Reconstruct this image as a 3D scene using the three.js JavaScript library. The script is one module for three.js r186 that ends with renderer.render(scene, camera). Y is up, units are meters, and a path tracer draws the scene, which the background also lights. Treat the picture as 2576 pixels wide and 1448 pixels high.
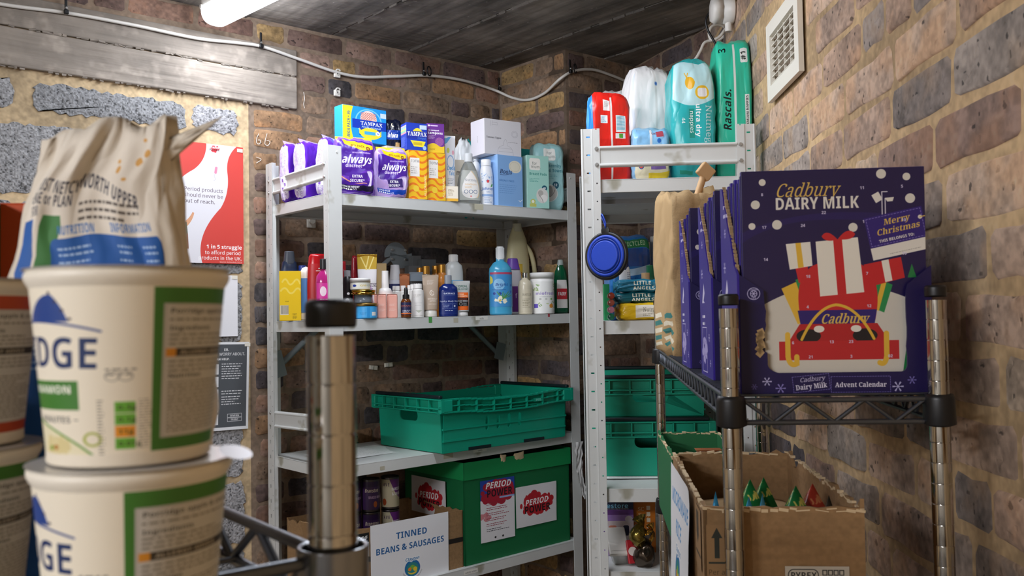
import * as THREE from 'three';
import { RoundedBoxGeometry } from 'three/addons/geometries/RoundedBoxGeometry.js';
import { mergeGeometries } from 'three/addons/utils/BufferGeometryUtils.js';
import { RectAreaLightUniformsLib } from 'three/addons/lights/RectAreaLightUniformsLib.js';

// ------------------------------------------------------------------ camera, light, exposure
const scene = new THREE.Scene();
scene.background = new THREE.Color(0x000000);
const F = 2288, EYE = 1.38;
const camera = new THREE.PerspectiveCamera(2 * Math.atan(724 / F) * 180 / Math.PI, 2576 / 1448, 0.02, 30);
camera.position.set(0, EYE, 0);
camera.rotation.set(0.0349, 0, -0.0175, 'YXZ');
camera.focus = 2.6;
camera.userData.fStop = 13;
camera.updateMatrixWorld(true);
const renderer = new THREE.WebGLRenderer({ antialias: true });
renderer.toneMapping = THREE.LinearToneMapping;
renderer.toneMappingExposure = 2.8;
renderer.shadowMap.enabled = true;
RectAreaLightUniformsLib.init();

const CEIL = 2.446, TURN_A = 41 * Math.PI / 180, TURN_B = -4 * Math.PI / 180, TURN_R = -5 * Math.PI / 180;
const LAMP = { u: -0.2, v0: 0.08, v1: 1.6, w: 0.1, h: 0.085, power: 12, side: 7, glow: 2.6, tint: 0xeef4ff };
const LAMP2 = { u: -4.1, v0: 1.9, v1: 3.4, w: 0.1, h: 0.085, power: 48, side: 70, glow: 9, tint: 0xf6f6fc };

// ------------------------------------------------------------------ frames and pixel rays
const V3 = (x, y, z) => new THREE.Vector3(x, y, z);
const ORI_A = V3(-0.868, 0, -3.156);
const AX = V3(Math.cos(TURN_A), 0, -Math.sin(TURN_A)), AN = V3(Math.sin(TURN_A), 0, Math.cos(TURN_A));
const inA = (u, y, v) => ORI_A.clone().addScaledVector(AX, u).addScaledVector(AN, v).setY(y);
const EYEP = camera.position.clone();
function ray(px, py) { return V3((px - 1288) / F, -(py - 724) / F, -1).applyQuaternion(camera.quaternion); }
function hit(px, py, pl) { const d = ray(px, py); const t = pl.P.clone().sub(EYEP).dot(pl.N) / d.dot(pl.N); return EYEP.clone().addScaledVector(d, t); }
function onY(px, py, y) { const d = ray(px, py); return EYEP.clone().addScaledVector(d, (y - EYE) / d.y); }
function atDepth(px, py, z) { const d = ray(px, py); return EYEP.clone().addScaledVector(d, z / -d.z); }
const planeA = (v) => ({ P: inA(0, 0, v), N: AN });
const planeZ = (z) => ({ P: V3(0, 0, -z), N: V3(0, 0, 1) });
const ORI_B = atDepth(1468, 640, 2.5).setY(0);
const BX = V3(Math.cos(TURN_B), 0, -Math.sin(TURN_B)), BN = V3(Math.sin(TURN_B), 0, Math.cos(TURN_B));
const inB = (u, y, v) => ORI_B.clone().addScaledVector(BX, u).addScaledVector(BN, -v).setY(y);
const planeB = (v) => ({ P: inB(0, 0, v), N: BN });
const ORI_R = atDepth(1836, 900, 1.165).setY(0);
const RX = V3(Math.cos(TURN_R), 0, -Math.sin(TURN_R)), RN = V3(Math.sin(TURN_R), 0, Math.cos(TURN_R));
const inR = (u, y, v) => ORI_R.clone().addScaledVector(RX, u).addScaledVector(RN, -v).setY(y);
const planeR = (v) => ({ P: inR(0, 0, v), N: RN });
// a box from its near upright edge xm, its far side edge xl and its other front edge xr
function boxPx(pl, xl, xm, xr, yb, yt, turn, depth, y0, mirror) {
  const P = hit(xm, yb, pl), top = hit(xm, yt, pl).y, base = y0 ?? P.y;
  const Fd = V3(Math.cos(turn), 0, -Math.sin(turn)).multiplyScalar(mirror ? -1 : 1), Bk = V3(-Math.sin(turn), 0, -Math.cos(turn));
  const solve = (px, D) => { const r = ray(px, (yb + yt) / 2); return -(P.x * r.z - P.z * r.x) / (D.x * r.z - D.z * r.x); };
  const w = solve(xr, Fd), d = depth ?? solve(xl, Bk);
  const c = P.clone().addScaledVector(Fd, w / 2).addScaledVector(Bk, d / 2).setY(base);
  return { p: [c.x, c.y, c.z], w, h: top - base, d, turn };
}
function cylPx(pl, x0, x1, yb, yt, y0) {
  const xc = (x0 + x1) / 2, P = hit(xc, yb, pl), base = y0 ?? P.y, top = hit(xc, yt, pl).y;
  return { p: [P.x, base, P.z], r: (x1 - x0) / 2 * -P.z / F, h: top - base, turn: 0 };
}

// ------------------------------------------------------------------ naming
const taken = new Map();
function numbered(n) { const k = taken.get(n) || 0; taken.set(n, k + 1); return k ? n + '_' + String(k).padStart(3, '0') : n; }
function tag(o, label, category, group, kind) { if (label) o.userData.label = label; if (category) o.userData.category = category; if (group) o.userData.group = group; if (kind) o.userData.kind = kind; return o; }
function thing(name, label, category, p = [0, 0, 0], turn = 0, group) {
  const o = new THREE.Group(); o.name = numbered(name); o.position.set(p[0], p[1], p[2]); o.rotation.y = turn; scene.add(o);
  return tag(o, label, category, group);
}
function part(parent, name, geo, m, p, rot) {
  const o = new THREE.Mesh(geo, m); o.name = name; o.castShadow = o.receiveShadow = true;
  if (p) o.position.set(p[0], p[1], p[2]); if (rot) o.rotation.set(rot[0], rot[1], rot[2]);
  parent.add(o); return o;
}
function struct(name, p, turn) { const o = new THREE.Group(); o.name = name; o.userData.kind = 'structure'; if (p) o.position.copy(p); o.rotation.y = turn || 0; scene.add(o); return o; }

// ------------------------------------------------------------------ random, noise, textures
function rng(s) { return () => { s |= 0; s = s + 0x6D2B79F5 | 0; let t = Math.imul(s ^ s >>> 15, 1 | s); t = t + Math.imul(t ^ t >>> 7, 61 | t) ^ t; return ((t ^ t >>> 14) >>> 0) / 4294967296; }; }
const R0 = rng(7);
function hsh(x, y, s) { let h = Math.imul(x, 374761393) + Math.imul(y, 668265263) + Math.imul(s, 974711); h = Math.imul(h ^ h >>> 13, 1274126177); return ((h ^ h >>> 16) >>> 0) / 4294967296; }
function vn(x, y, per, s) {
  const xi = Math.floor(x), yi = Math.floor(y), fx = x - xi, fy = y - yi, sx = fx * fx * (3 - 2 * fx), sy = fy * fy * (3 - 2 * fy), m = (k) => ((k % per) + per) % per;
  const a = hsh(m(xi), m(yi), s), b = hsh(m(xi + 1), m(yi), s), c = hsh(m(xi), m(yi + 1), s), d = hsh(m(xi + 1), m(yi + 1), s);
  return a + (b - a) * sx + (c - a) * sy + (a - b - c + d) * sx * sy;
}
function vna(x, y, pa, pb, s) { const xi = Math.floor(x), yi = Math.floor(y), fx = x - xi, fy = y - yi, sx = fx * fx * (3 - 2 * fx), sy = fy * fy * (3 - 2 * fy), a = (k) => ((k % pa) + pa) % pa, b = (k) => ((k % pb) + pb) % pb; const p = hsh(a(xi), b(yi), s), q = hsh(a(xi + 1), b(yi), s), c = hsh(a(xi), b(yi + 1), s), d = hsh(a(xi + 1), b(yi + 1), s); return p + (q - p) * sx + (c - p) * sy + (p - q - c + d) * sx * sy; }
function fbma(x, y, pa, pb, s, o = 3) { let v = 0, a = .5, t = 0; for (let i = 0; i < o; i++) { v += a * vna(x, y, pa, pb, s + i * 17); t += a; a *= .5; x *= 2; y *= 2; pa *= 2; pb *= 2; } return v / t; }
function fbm(x, y, per, s, o = 4) { let v = 0, a = .5, t = 0; for (let i = 0; i < o; i++) { v += a * vn(x, y, per, s + i * 17); t += a; a *= .5; x *= 2; y *= 2; per *= 2; } return v / t; }
const cl = (v, a = 0, b = 1) => Math.min(b, Math.max(a, v)), mixv = (a, b, t) => a + (b - a) * t;
function dataTex(n, fn, srgb, metres) {
  const d = new Uint8Array(n * n * 4);
  for (let j = 0; j < n; j++) for (let i = 0; i < n; i++) { const c = fn(i / n, j / n), o = (j * n + i) * 4; d[o] = cl(c[0]) * 255; d[o + 1] = cl(c[1]) * 255; d[o + 2] = cl(c[2]) * 255; d[o + 3] = 255; }
  const t = new THREE.DataTexture(d, n, n); t.wrapS = t.wrapT = THREE.RepeatWrapping; t.magFilter = THREE.LinearFilter; t.minFilter = THREE.LinearMipmapLinearFilter; t.generateMipmaps = true;
  if (srgb) t.colorSpace = THREE.SRGBColorSpace; if (metres) t.repeat.set(1 / metres, 1 / metres); t.needsUpdate = true; return t;
}
// printed artwork: small pieces share atlas pages
const pages = [];
function tex(w, h, draw) {
  const c = document.createElement('canvas'); c.width = w; c.height = h; draw(c.getContext('2d'), w, h);
  const finish = (t) => { t.colorSpace = THREE.SRGBColorSpace; t.magFilter = THREE.LinearFilter; t.anisotropy = 4; return t; };
  if (w * h > 600000) return finish(new THREE.CanvasTexture(c));
  let pg = pages[pages.length - 1]; const S = 2048, W = w + 6, H = h + 6;
  if (pg && pg.x + W > S) { pg.x = 0; pg.y += pg.row; pg.row = 0; }
  if (!pg || pg.y + H > S) { const k = document.createElement('canvas'); k.width = k.height = S; pg = { g: k.getContext('2d'), x: 0, y: 0, row: 0, t: finish(new THREE.CanvasTexture(k)) }; pages.push(pg); }
  pg.g.drawImage(c, pg.x, pg.y, W, H); pg.g.drawImage(c, pg.x + 3, pg.y + 3);
  const t = pg.t.clone(); t.repeat.set(w / S, h / S); t.offset.set((pg.x + 3) / S, 1 - (pg.y + 3 + h) / S); t.needsUpdate = true; pg.x += W; pg.row = Math.max(pg.row, H); return t;
}
// canvas shorthands
function fill(g, c, x = 0, y = 0, w, h) { g.fillStyle = c; g.fillRect(x, y, w ?? g.canvas.width, h ?? g.canvas.height); }
function text(g, s, x, y, size, c, o = {}) {
  g.save(); g.translate(x, y); if (o.rot) g.rotate(o.rot); if (o.skew) g.transform(1, 0, o.skew, 1, 0, 0); if (o.sx) g.scale(o.sx, 1);
  g.font = (o.style ? o.style + ' ' : '') + (o.bold ? 'bold ' : '') + size + 'px ' + (o.font || 'sans-serif'); g.textAlign = o.align || 'left'; g.textBaseline = 'middle';
  if (o.stroke) { g.strokeStyle = o.stroke; g.lineWidth = o.lw || size * .12; g.lineJoin = 'round'; g.strokeText(s, 0, 0); }
  g.fillStyle = c; g.fillText(s, 0, 0); g.restore();
}
function disc(g, x, y, r, c, ry) { g.fillStyle = c; g.beginPath(); g.ellipse(x, y, r, ry ?? r, 0, 0, 7); g.fill(); }
function ring(g, x, y, r, c, lw, ry) { g.strokeStyle = c; g.lineWidth = lw; g.beginPath(); g.ellipse(x, y, r, ry ?? r, 0, 0, 7); g.stroke(); }
function poly(g, pts, c) { g.fillStyle = c; g.beginPath(); pts.forEach((p, i) => i ? g.lineTo(p[0], p[1]) : g.moveTo(p[0], p[1])); g.closePath(); g.fill(); }
function path(g, d, c, stroke, lw) { const p = new Path2D(d); if (c) { g.fillStyle = c; g.fill(p); } if (stroke) { g.strokeStyle = stroke; g.lineWidth = lw; g.lineCap = 'round'; g.stroke(p); } }
function smallprint(g, x, y, w, rows, size, c, seed, gap = 1.6) { const r = rng(seed); g.fillStyle = c; for (let i = 0; i < rows; i++) { let px = x; const end = x + w * (.6 + .4 * r()); while (px < end) { const l = size * (.8 + 2.4 * r()); g.fillRect(px, y + i * size * gap, Math.min(l, end - px), size * .62); px += l + size * .55; } } }
function blob(g, x, y, r, c, seed, n = 26) { const q = rng(seed); for (let i = 0; i < n; i++) { const a = q() * 6.28, d = r * Math.sqrt(q()); disc(g, x + Math.cos(a) * d, y + Math.sin(a) * d * .6, r * (.08 + .2 * q()), c); } }

// ------------------------------------------------------------------ materials
const mats = new Map();
function M(c, rough = .6, o) {
  const k = c + '|' + rough + '|' + JSON.stringify(o || 0); if (mats.has(k)) return mats.get(k);
  const m = new (o && (o.transmission || o.clearcoat || o.sheen) ? THREE.MeshPhysicalMaterial : THREE.MeshStandardMaterial)({ color: c, roughness: rough, ...(o || {}) }); mats.set(k, m); return m;
}
const P = (t, rough = .45, o) => new (o && o.clearcoat ? THREE.MeshPhysicalMaterial : THREE.MeshStandardMaterial)({ map: t, roughness: rough, side: THREE.DoubleSide, ...(o || {}) });

const brickTone = [0, 1, 2].map((s) => dataTex(256, (x, y) => {
  const b = fbm(x * 4, y * 4, 4, 11 + s), f = fbm(x * 40, y * 40, 40, 31 + s, 3), pit = fbm(x * 34, y * 34, 34, 71 + s, 2), sm = fbm(x * 5, y * 5, 5, 91 + s * 3, 4);
  let v = .84 + (b - .5) * .5 + (f - .5) * .35; if (pit < .17) v *= .55; const k = cl((sm - .52) * 5) * .7, w = 1.0 + (f - .5) * .25;
  return [mixv(v, w, k), mixv(v, w * .93, k), mixv(v, w * .84, k)];
}, true, .4));
const brickBump = dataTex(256, (x, y) => { const f = fbm(x * 30, y * 30, 30, 5, 4), p = fbm(x * 34, y * 34, 34, 71, 2), v = f * .7 + fbm(x * 6, y * 6, 6, 8) * .5 - (p < .26 ? .4 : 0); return [v, v, v]; }, false, .4);
const mortarTone = dataTex(512, (x, y) => { const b = fbm(x * 5, y * 5, 5, 3, 5), f = fbm(x * 90, y * 90, 90, 13, 2), v = .86 + (b - .5) * .4 + (f - .5) * .22; return [v, v * .985, v * .96]; }, true, 1);
const mortarBump = dataTex(512, (x, y) => { const v = fbm(x * 14, y * 14, 14, 4, 5) * .8 + fbm(x * 100, y * 100, 100, 14, 2) * .25; return [v, v, v]; }, false, 1);
const blockTone = dataTex(512, (x, y) => { const f = vn(x * 64, y * 64, 64, 21), g2 = vn(x * 110, y * 110, 110, 22), v = .8 + (f - .5) * .2 + (g2 - .5) * .26; const k = f * g2 < .05 ? .7 : 1; return [v * k, v * k, v * k * 1.02]; }, true, .42);
const blockBump = dataTex(512, (x, y) => { const v = vn(x * 64, y * 64, 64, 21) * .6 + vn(x * 110, y * 110, 110, 22) * .4; return [v, v, v]; }, false, .42);
const concTone = dataTex(512, (x, y) => { const st = fbma(x * 4, y * 60, 4, 60, 41, 3), b = fbm(x * 7, y * 7, 7, 42, 4), sp = fbm(x * 24, y * 24, 24, 44, 3); let v = .78 + (st - .5) * .14 + (b - .5) * .26; v += cl((sp - .6) * 4) * .14; return [v, v * .985, v * .965]; }, true, .8);
const concBump = dataTex(512, (x, y) => { const v = fbma(x * 4, y * 60, 4, 60, 41, 4) * .7 + fbm(x * 20, y * 20, 20, 45, 3) * .5; return [v, v, v]; }, false, .8);
const ceilTone = dataTex(512, (x, y) => { const st = fbma(x * 50, y * 5, 50, 5, 51, 4), b = fbm(x * 6, y * 6, 6, 52, 5), sp = vn(x * 70, y * 70, 70, 53); let v = .74 + (st - .5) * .4 + (b - .5) * .5; if (sp > .965) v += .35; return [v, v * .99, v * .97]; }, true, 1);
const cardTone = dataTex(256, (x, y) => { const v = .86 + (fbma(x * 3, y * 40, 3, 40, 61, 3) - .5) * .12 + (fbm(x * 60, y * 60, 60, 62, 2) - .5) * .12; return [v, v, v]; }, true, .3);
const crinkle = dataTex(256, (x, y) => { const a = Math.abs(fbm(x * 5, y * 5, 5, 81, 3) - .5), b = Math.abs(fbm(x * 9, y * 9, 9, 83, 2) - .5), v = 1 - cl(a * 6) * .6 - cl(b * 6) * .4; return [v, v, v]; }, false, .22), softCrease = dataTex(256, (x, y) => { const a = Math.abs(fbm(x * 3, y * 3, 3, 181, 3) - .5), b = fbm(x * 5, y * 5, 5, 183, 3), v = cl(a * 4) * .5 + b * .5; return [v, v, v]; }, false);
const rustSpots = dataTex(256, (x, y) => { const k = cl((fbm(x * 12, y * 12, 12, 95, 3) - .66) * 9), v = .95 + (fbm(x * 40, y * 40, 40, 96, 2) - .5) * .06; return [mixv(v, .5, k), mixv(v, .4, k), mixv(v, .3, k)]; }, true, .5);
const scuff = dataTex(256, (x, y) => { const k = cl((fbm(x * 7, y * 7, 7, 98, 4) - .67) * 8), v = .97 + (fbm(x * 3, y * 3, 3, 97, 3) - .5) * .06; return [mixv(v, .74, k), mixv(v, .72, k), mixv(v, .66, k)]; }, true, .5);

const shelfWhite = new THREE.MeshStandardMaterial({ color: 0xdcdedb, roughness: .42, map: scuff, side: THREE.DoubleSide });
const chrome = new THREE.MeshStandardMaterial({ color: 0xc9c6c0, roughness: .11, metalness: 1, map: rustSpots });
const wireGrey = M(0x5d6168, .35, { metalness: .85 });
const blackPlastic = M(0x121214, .42), galv = M(0x9aa5aa, .5, { metalness: .3 });
const cardBrown = new THREE.MeshStandardMaterial({ color: 0xb08a5e, roughness: .85, map: cardTone, side: THREE.DoubleSide });
const tornCard = M(0xd8c09a, .95), paperWhite = M(0xf2f2f0, .8, { side: THREE.DoubleSide });

// ------------------------------------------------------------------ geometry helpers
function bake(geo, p, rot) { const m = new THREE.Matrix4().makeRotationFromEuler(new THREE.Euler(...(rot || [0, 0, 0]))); if (p) m.setPosition(p[0], p[1], p[2]); return geo.applyMatrix4(m); }
const box = (w, h, d, x = 0, y = 0, z = 0, rot) => bake(new THREE.BoxGeometry(w, h, d), [x, y, z], rot);
const rbox = (w, h, d, r = .002, s = 1) => new RoundedBoxGeometry(w, h, d, s, Math.min(r, w / 2.1, h / 2.1, d / 2.1));
const cyl = (r0, r1, h, n = 20, x = 0, y = 0, z = 0, rot, open) => bake(new THREE.CylinderGeometry(r0, r1, h, n, 1, !!open), [x, y, z], rot);
const merge = (list) => mergeGeometries(list.map((g) => { const k = g.index ? g.toNonIndexed() : g; for (const n of Object.keys(k.attributes)) if (!['position', 'normal', 'uv'].includes(n)) k.deleteAttribute(n); return k; }));
function rod(a, b, r, n = 8) { const d = V3(b[0] - a[0], b[1] - a[1], b[2] - a[2]), l = d.length(); const g = new THREE.CylinderGeometry(r, r, l, n, 1); const q = new THREE.Quaternion().setFromUnitVectors(V3(0, 1, 0), d.normalize()); return g.applyMatrix4(new THREE.Matrix4().compose(V3((a[0] + b[0]) / 2, (a[1] + b[1]) / 2, (a[2] + b[2]) / 2), q, V3(1, 1, 1))); }
function tube(pts, r, n = 60, m = 8) { return new THREE.TubeGeometry(new THREE.CatmullRomCurve3(pts.map((p) => p.isVector3 ? p : V3(...p))), n, r, m); }
function metreUV(geo, ax = 'x', ay = 'y', ox = 0, oy = 0) { const p = geo.attributes.position, uv = new Float32Array(p.count * 2), f = { x: 'getX', y: 'getY', z: 'getZ' }; for (let i = 0; i < p.count; i++) { uv[i * 2] = p[f[ax]](i) + ox; uv[i * 2 + 1] = p[f[ay]](i) + oy; } geo.setAttribute('uv', new THREE.BufferAttribute(uv, 2)); return geo; }
function boxUV(geo) { const p = geo.attributes.position, nn = geo.attributes.normal, uv = geo.attributes.uv; for (let i = 0; i < p.count; i++) { const x = Math.abs(nn.getX(i)), y = Math.abs(nn.getY(i)), z = Math.abs(nn.getZ(i)); if (z >= x && z >= y) uv.setXY(i, p.getX(i), p.getY(i)); else if (x >= y) uv.setXY(i, p.getZ(i), p.getY(i)); else uv.setXY(i, p.getX(i), p.getZ(i)); } return geo; }
function smooth(geo) {
  geo.computeVertexNormals(); const p = geo.attributes.position, n = geo.attributes.normal, acc = new Map(), key = (i) => Math.round(p.getX(i) * 2e4) + ',' + Math.round(p.getY(i) * 2e4) + ',' + Math.round(p.getZ(i) * 2e4);
  for (let i = 0; i < p.count; i++) { const k = key(i), a = acc.get(k) || acc.set(k, [0, 0, 0]).get(k); a[0] += n.getX(i); a[1] += n.getY(i); a[2] += n.getZ(i); }
  for (let i = 0; i < p.count; i++) { const a = acc.get(key(i)), l = Math.hypot(...a) || 1; n.setXYZ(i, a[0] / l, a[1] / l, a[2] / l); } return geo;
}
// a proud flat-faced piece with an uneven outline: brick, block
function pieceGeo(w, h, proud, seed, rag, n = [4, 2], bev = .006) {
  const r = rng(seed), o = []; const push = (x, y) => o.push([x + (r() - .5) * rag, y + (r() - .5) * rag]);
  const cx = Math.min(.012, h * .15);
  for (let i = 0; i < n[0]; i++) push(-w / 2 + cx + (w - 2 * cx) * i / (n[0] - 1), -h / 2);
  for (let i = 0; i < n[1]; i++) push(w / 2, -h / 2 + cx + (h - 2 * cx) * i / (n[1] - 1));
  for (let i = 0; i < n[0]; i++) push(w / 2 - cx - (w - 2 * cx) * i / (n[0] - 1), h / 2);
  for (let i = 0; i < n[1]; i++) push(-w / 2, h / 2 - cx - (h - 2 * cx) * i / (n[1] - 1));
  const N = o.length, pos = [], idx = []; const tz = () => proud * (.8 + .4 * r());
  o.forEach((q) => pos.push(q[0], q[1], -.002)); o.forEach((q) => { const k = 1 - bev / Math.max(.02, Math.hypot(...q)); pos.push(q[0] * k, q[1] * k, tz()); }); pos.push(0, 0, proud);
  for (let i = 0; i < N; i++) { const j = (i + 1) % N; idx.push(i, j, N + j, i, N + j, N + i, N + i, N + j, 2 * N); }
  const g = new THREE.BufferGeometry(); g.setAttribute('position', new THREE.Float32BufferAttribute(pos, 3)); g.setIndex(idx); metreUV(g, 'x', 'y', r(), r()); g.computeVertexNormals(); return g;
}
// soft pack: rounded, bulged, creased
function packGeo(w, h, d, seed = 1, o = {}) {
  const g = new THREE.BoxGeometry(1, 1, 1, 10, 14, 6), p = g.attributes.position, n = o.n || 7, amp = o.amp ?? .004;
  for (let i = 0; i < p.count; i++) {
    let x = p.getX(i) * 2, y = p.getY(i) * 2, z = p.getZ(i) * 2; const L = Math.pow(Math.abs(x) ** n + Math.abs(y) ** n + Math.abs(z) ** n, 1 / n), I = Math.max(Math.abs(x), Math.abs(y), Math.abs(z)); x *= I / L; y *= I / L; z *= I / L;
    const top = y > 0 ? Math.pow(y, o.tp || 5) : 0, bot = y < 0 ? Math.pow(-y, 5) : 0; const pinch = 1 - (o.top ?? .45) * top - (o.bottom ?? .3) * bot, nar = 1 - (o.narrow || 0) * top - (o.narrowB || 0) * bot;
    const k = (fbm(x * 2.5 + 9 + seed, y * 3 + 9 + z, 64, seed, 3) - .5) * 2, k2 = (fbm(z * 3 + 9 + seed * 2, y * 3.5 + 9 + x * .5, 64, seed + 5, 3) - .5) * 2, k3 = (fbm(x * 3 + 20, z * 3 + 20, 64, seed + 9, 2) - .5) * 2;
    p.setXYZ(i, x * w / 2 * nar + k2 * amp * Math.abs(x) ** 3, y * h / 2 + k3 * amp * 1.6 * Math.abs(y) ** 3 + h / 2, z * d / 2 * pinch + k * amp * Math.abs(z) ** 3);
  }
  return smooth(g);
}
function tubeGeo(w, h, d, up = true) {     // squeezed tube: round at the cap, flat at the crimp
  const A = 24, B = 12, pos = [], uv = [], idx = [];
  for (let j = 0; j <= B; j++) { const t = j / B, s = up ? t : 1 - t, hw = mixv(w * .4, w * .5, Math.pow(s, .8)), hd = mixv(d / 2, .0012, Math.pow(s, 1.15)); for (let i = 0; i <= A; i++) { const a = i / A * Math.PI * 2 - Math.PI; pos.push(Math.sin(a) * hw, t * h, Math.cos(a) * hd); uv.push(.5 + Math.sin(a) * hw / w, t); } }
  for (let j = 0; j < B; j++) for (let i = 0; i < A; i++) { const q = j * (A + 1) + i; idx.push(q, q + 1, q + A + 2, q, q + A + 2, q + A + 1); }
  const g = new THREE.BufferGeometry(); g.setAttribute('position', new THREE.Float32BufferAttribute(pos, 3)); g.setAttribute('uv', new THREE.Float32BufferAttribute(uv, 2)); g.setIndex(idx); g.computeVertexNormals(); return g;
}
const lathe = (pts, n = 28, a0 = 0, al = Math.PI * 2) => new THREE.LatheGeometry(pts.map((p) => new THREE.Vector2(Math.max(p[0], .0001), p[1])), n, a0, al);
const sheet = (w, h, curl = 0, nx = 8, ny = 8, seed = 3) => { const g = new THREE.PlaneGeometry(w, h, nx, ny), p = g.attributes.position; for (let i = 0; i < p.count; i++) p.setZ(i, curl * (vn(p.getX(i) / w * 2.5 + 7, p.getY(i) / h * 2.5 + 7, 64, seed) - .2)); g.computeVertexNormals(); return g; };

// ================================================================== THE ROOM
const brickHues = [0x8b6a5c, 0x9a7866, 0x75605a, 0x62585a, 0xa58a72, 0xb08a66, 0x80675c, 0x595456, 0xbe9c6a, 0xa38676];
const brickMats = brickHues.map((c, i) => new THREE.MeshStandardMaterial({ color: c, roughness: .92, map: brickTone[i % 3], bumpMap: brickBump, bumpScale: .0016 }));
const paleMats = [0xd0b29a, 0xc8aa94, 0xb0a296, 0xd4b69c, 0xa3958b, 0xc4a48c, 0xdac2a8, 0xaf9c8c].map((c, i) => new THREE.MeshStandardMaterial({ color: c, roughness: .92, map: brickTone[i % 3], bumpMap: brickBump, bumpScale: .002 }));
const mortarBrown = new THREE.MeshStandardMaterial({ color: 0x998675, roughness: .95, map: mortarTone, bumpMap: mortarBump, bumpScale: .003 });
const mortarTan = new THREE.MeshStandardMaterial({ color: 0xd4b68c, roughness: .95, map: mortarTone, bumpMap: mortarBump, bumpScale: .003 });
const mortarCream = new THREE.MeshStandardMaterial({ color: 0xe0c8a2, roughness: .9, map: mortarTone, bumpMap: mortarBump, bumpScale: .004 });
const variants = { stretcher: [0, 1, 2, 3, 4, 5].map((s) => pieceGeo(.216, .066, .005, 100 + s, .007, [4, 2])), header: [0, 1, 2, 3].map((s) => pieceGeo(.104, .066, .005, 200 + s, .007, [3, 2])) };
// fills the spans [u0,u1] of each course with stretchers and headers; returns the bricks made
function courses(parent, y0, y1, pitch, spans, mset, seed, skip) {
  const r = rng(seed), f = pitch / .077; let row = 0;
  for (let y = y1 - pitch / 2; y > y0; y -= pitch, row++) for (const [a, b] of spans(y)) {
    let u = a + (row % 2 ? -.115 * f * r() : -.02 * r());
    while (u < b - .02) {
      const st = r() < .72, L = (st ? .226 : .113) * f * (.93 + .14 * r()), e = Math.min(u + L, b), s = Math.max(u, a), w = e - s - .013;
      if (w > .03 && !(skip && skip((s + e) / 2, y))) {
        const k = w > .15 * f, vs = k ? variants.stretcher : variants.header, m = part(parent, 'brick', vs[Math.floor(r() * vs.length)], mset[Math.floor(r() * mset.length)], [(s + e) / 2, y + (r() - .5) * .006, 0]);
        m.scale.set(w / (k ? .216 : .104), f * (.9 + .09 * r()), .35 + .6 * r()); m.rotation.z = (r() - .5) * .02; if (r() < .5) m.scale.x *= 1;
      }
      u = e;
    }
  }
}
const mortarSlab = (parent, u0, u1, y0, y1, m, t = .1, z = 0) => part(parent, 'mortar', metreUV(box(u1 - u0, y1 - y0, t, (u0 + u1) / 2, (y0 + y1) / 2, z - t / 2)), m);

// left wall: brick with a concrete lintel over a blocked-up opening
const wallLeft = struct('wall_left', inA(0, 0, 0), TURN_A);
mortarSlab(wallLeft, -.045, 1.2, 0, 2.5, mortarBrown); mortarSlab(wallLeft, -5.2, -.045, 2.36, 2.5, mortarBrown); mortarSlab(wallLeft, -5.2, -.045, 0, 2.36, mortarCream, .1, -.001);
courses(wallLeft, .3, 2.446, .0765, (y) => y > 2.36 ? [[-1.1, 1.1]] : y > 2.13 ? [[.15, 1.1]] : [[-.035, 1.1]], brickMats, 41);
const concrete = new THREE.MeshStandardMaterial({ color: 0xb3aaa0, roughness: .9, map: concTone, bumpMap: concBump, bumpScale: .006 });
const lintel = (y0, y1, z, m, u1) => part(wallLeft, 'lintel_band', metreUV(rbox(u1 + 1.6, y1 - y0, .06, .006, 1), 'x', 'y', .3, y0), m, [(u1 - 1.6) / 2, (y0 + y1) / 2, z - .03]);
lintel(2.146, 2.262, .014, concrete, .136); lintel(2.266, 2.362, .009, concrete, .139);
{ // ragged ridge of squeezed-out concrete between the shutter boards, crumbs along the lower edge
  const r = rng(77), l = [];
  for (let u = -1.1; u < .12; u += .012 + .016 * r()) { if (r() < .75) l.push(box(.01 + .014 * r(), .002 + .004 * r(), .004 + .005 * r(), u, 2.264 + (r() - .5) * .005, .012, [r(), 0, (r() - .5) * .5])); if (r() < .5) l.push(box(.006 + .01 * r(), .002 + .004 * r(), .003 + .004 * r(), u, 2.145 + (r() - .5) * .004, .01, [r(), 0, (r() - .5) * .5])); }
  tag(part(wallLeft, 'concrete_crumbs', metreUV(merge(l)), concrete), 'ragged ridge of squeezed-out concrete', null, null, 'stuff');
}
const blockMats = [0xb9b9b6, 0xa9aaa8, 0xc2c1bf].map((c) => new THREE.MeshStandardMaterial({ color: c, roughness: .97, map: blockTone, bumpMap: blockBump, bumpScale: .003 }));
{ let k = 0; const block = (u0, u1, y0, y1) => part(wallLeft, 'concrete_block', pieceGeo(u1 - u0, y1 - y0, .004, 300 + k, .014, [Math.max(3, Math.round((u1 - u0) / .016)), Math.max(3, Math.round((y1 - y0) / .018))], .003), blockMats[k++ % 3], [(u0 + u1) / 2, (y0 + y1) / 2, -.001]);
  for (const [a, b] of [[-1.2, -.778], [-.722, -.265], [-.242, -.084]]) block(a, b, 2.028, 2.112);
  for (let i = 0; i < 7; i++) { const y = 1.983 - i * .227; for (const [a, b] of i % 2 ? [[-1.2, -.78], [-.76, -.31], [-.286, -.07]] : [[-1.2, -.545], [-.525, -.075]]) block(a, b, y - .208, y); } }
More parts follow.
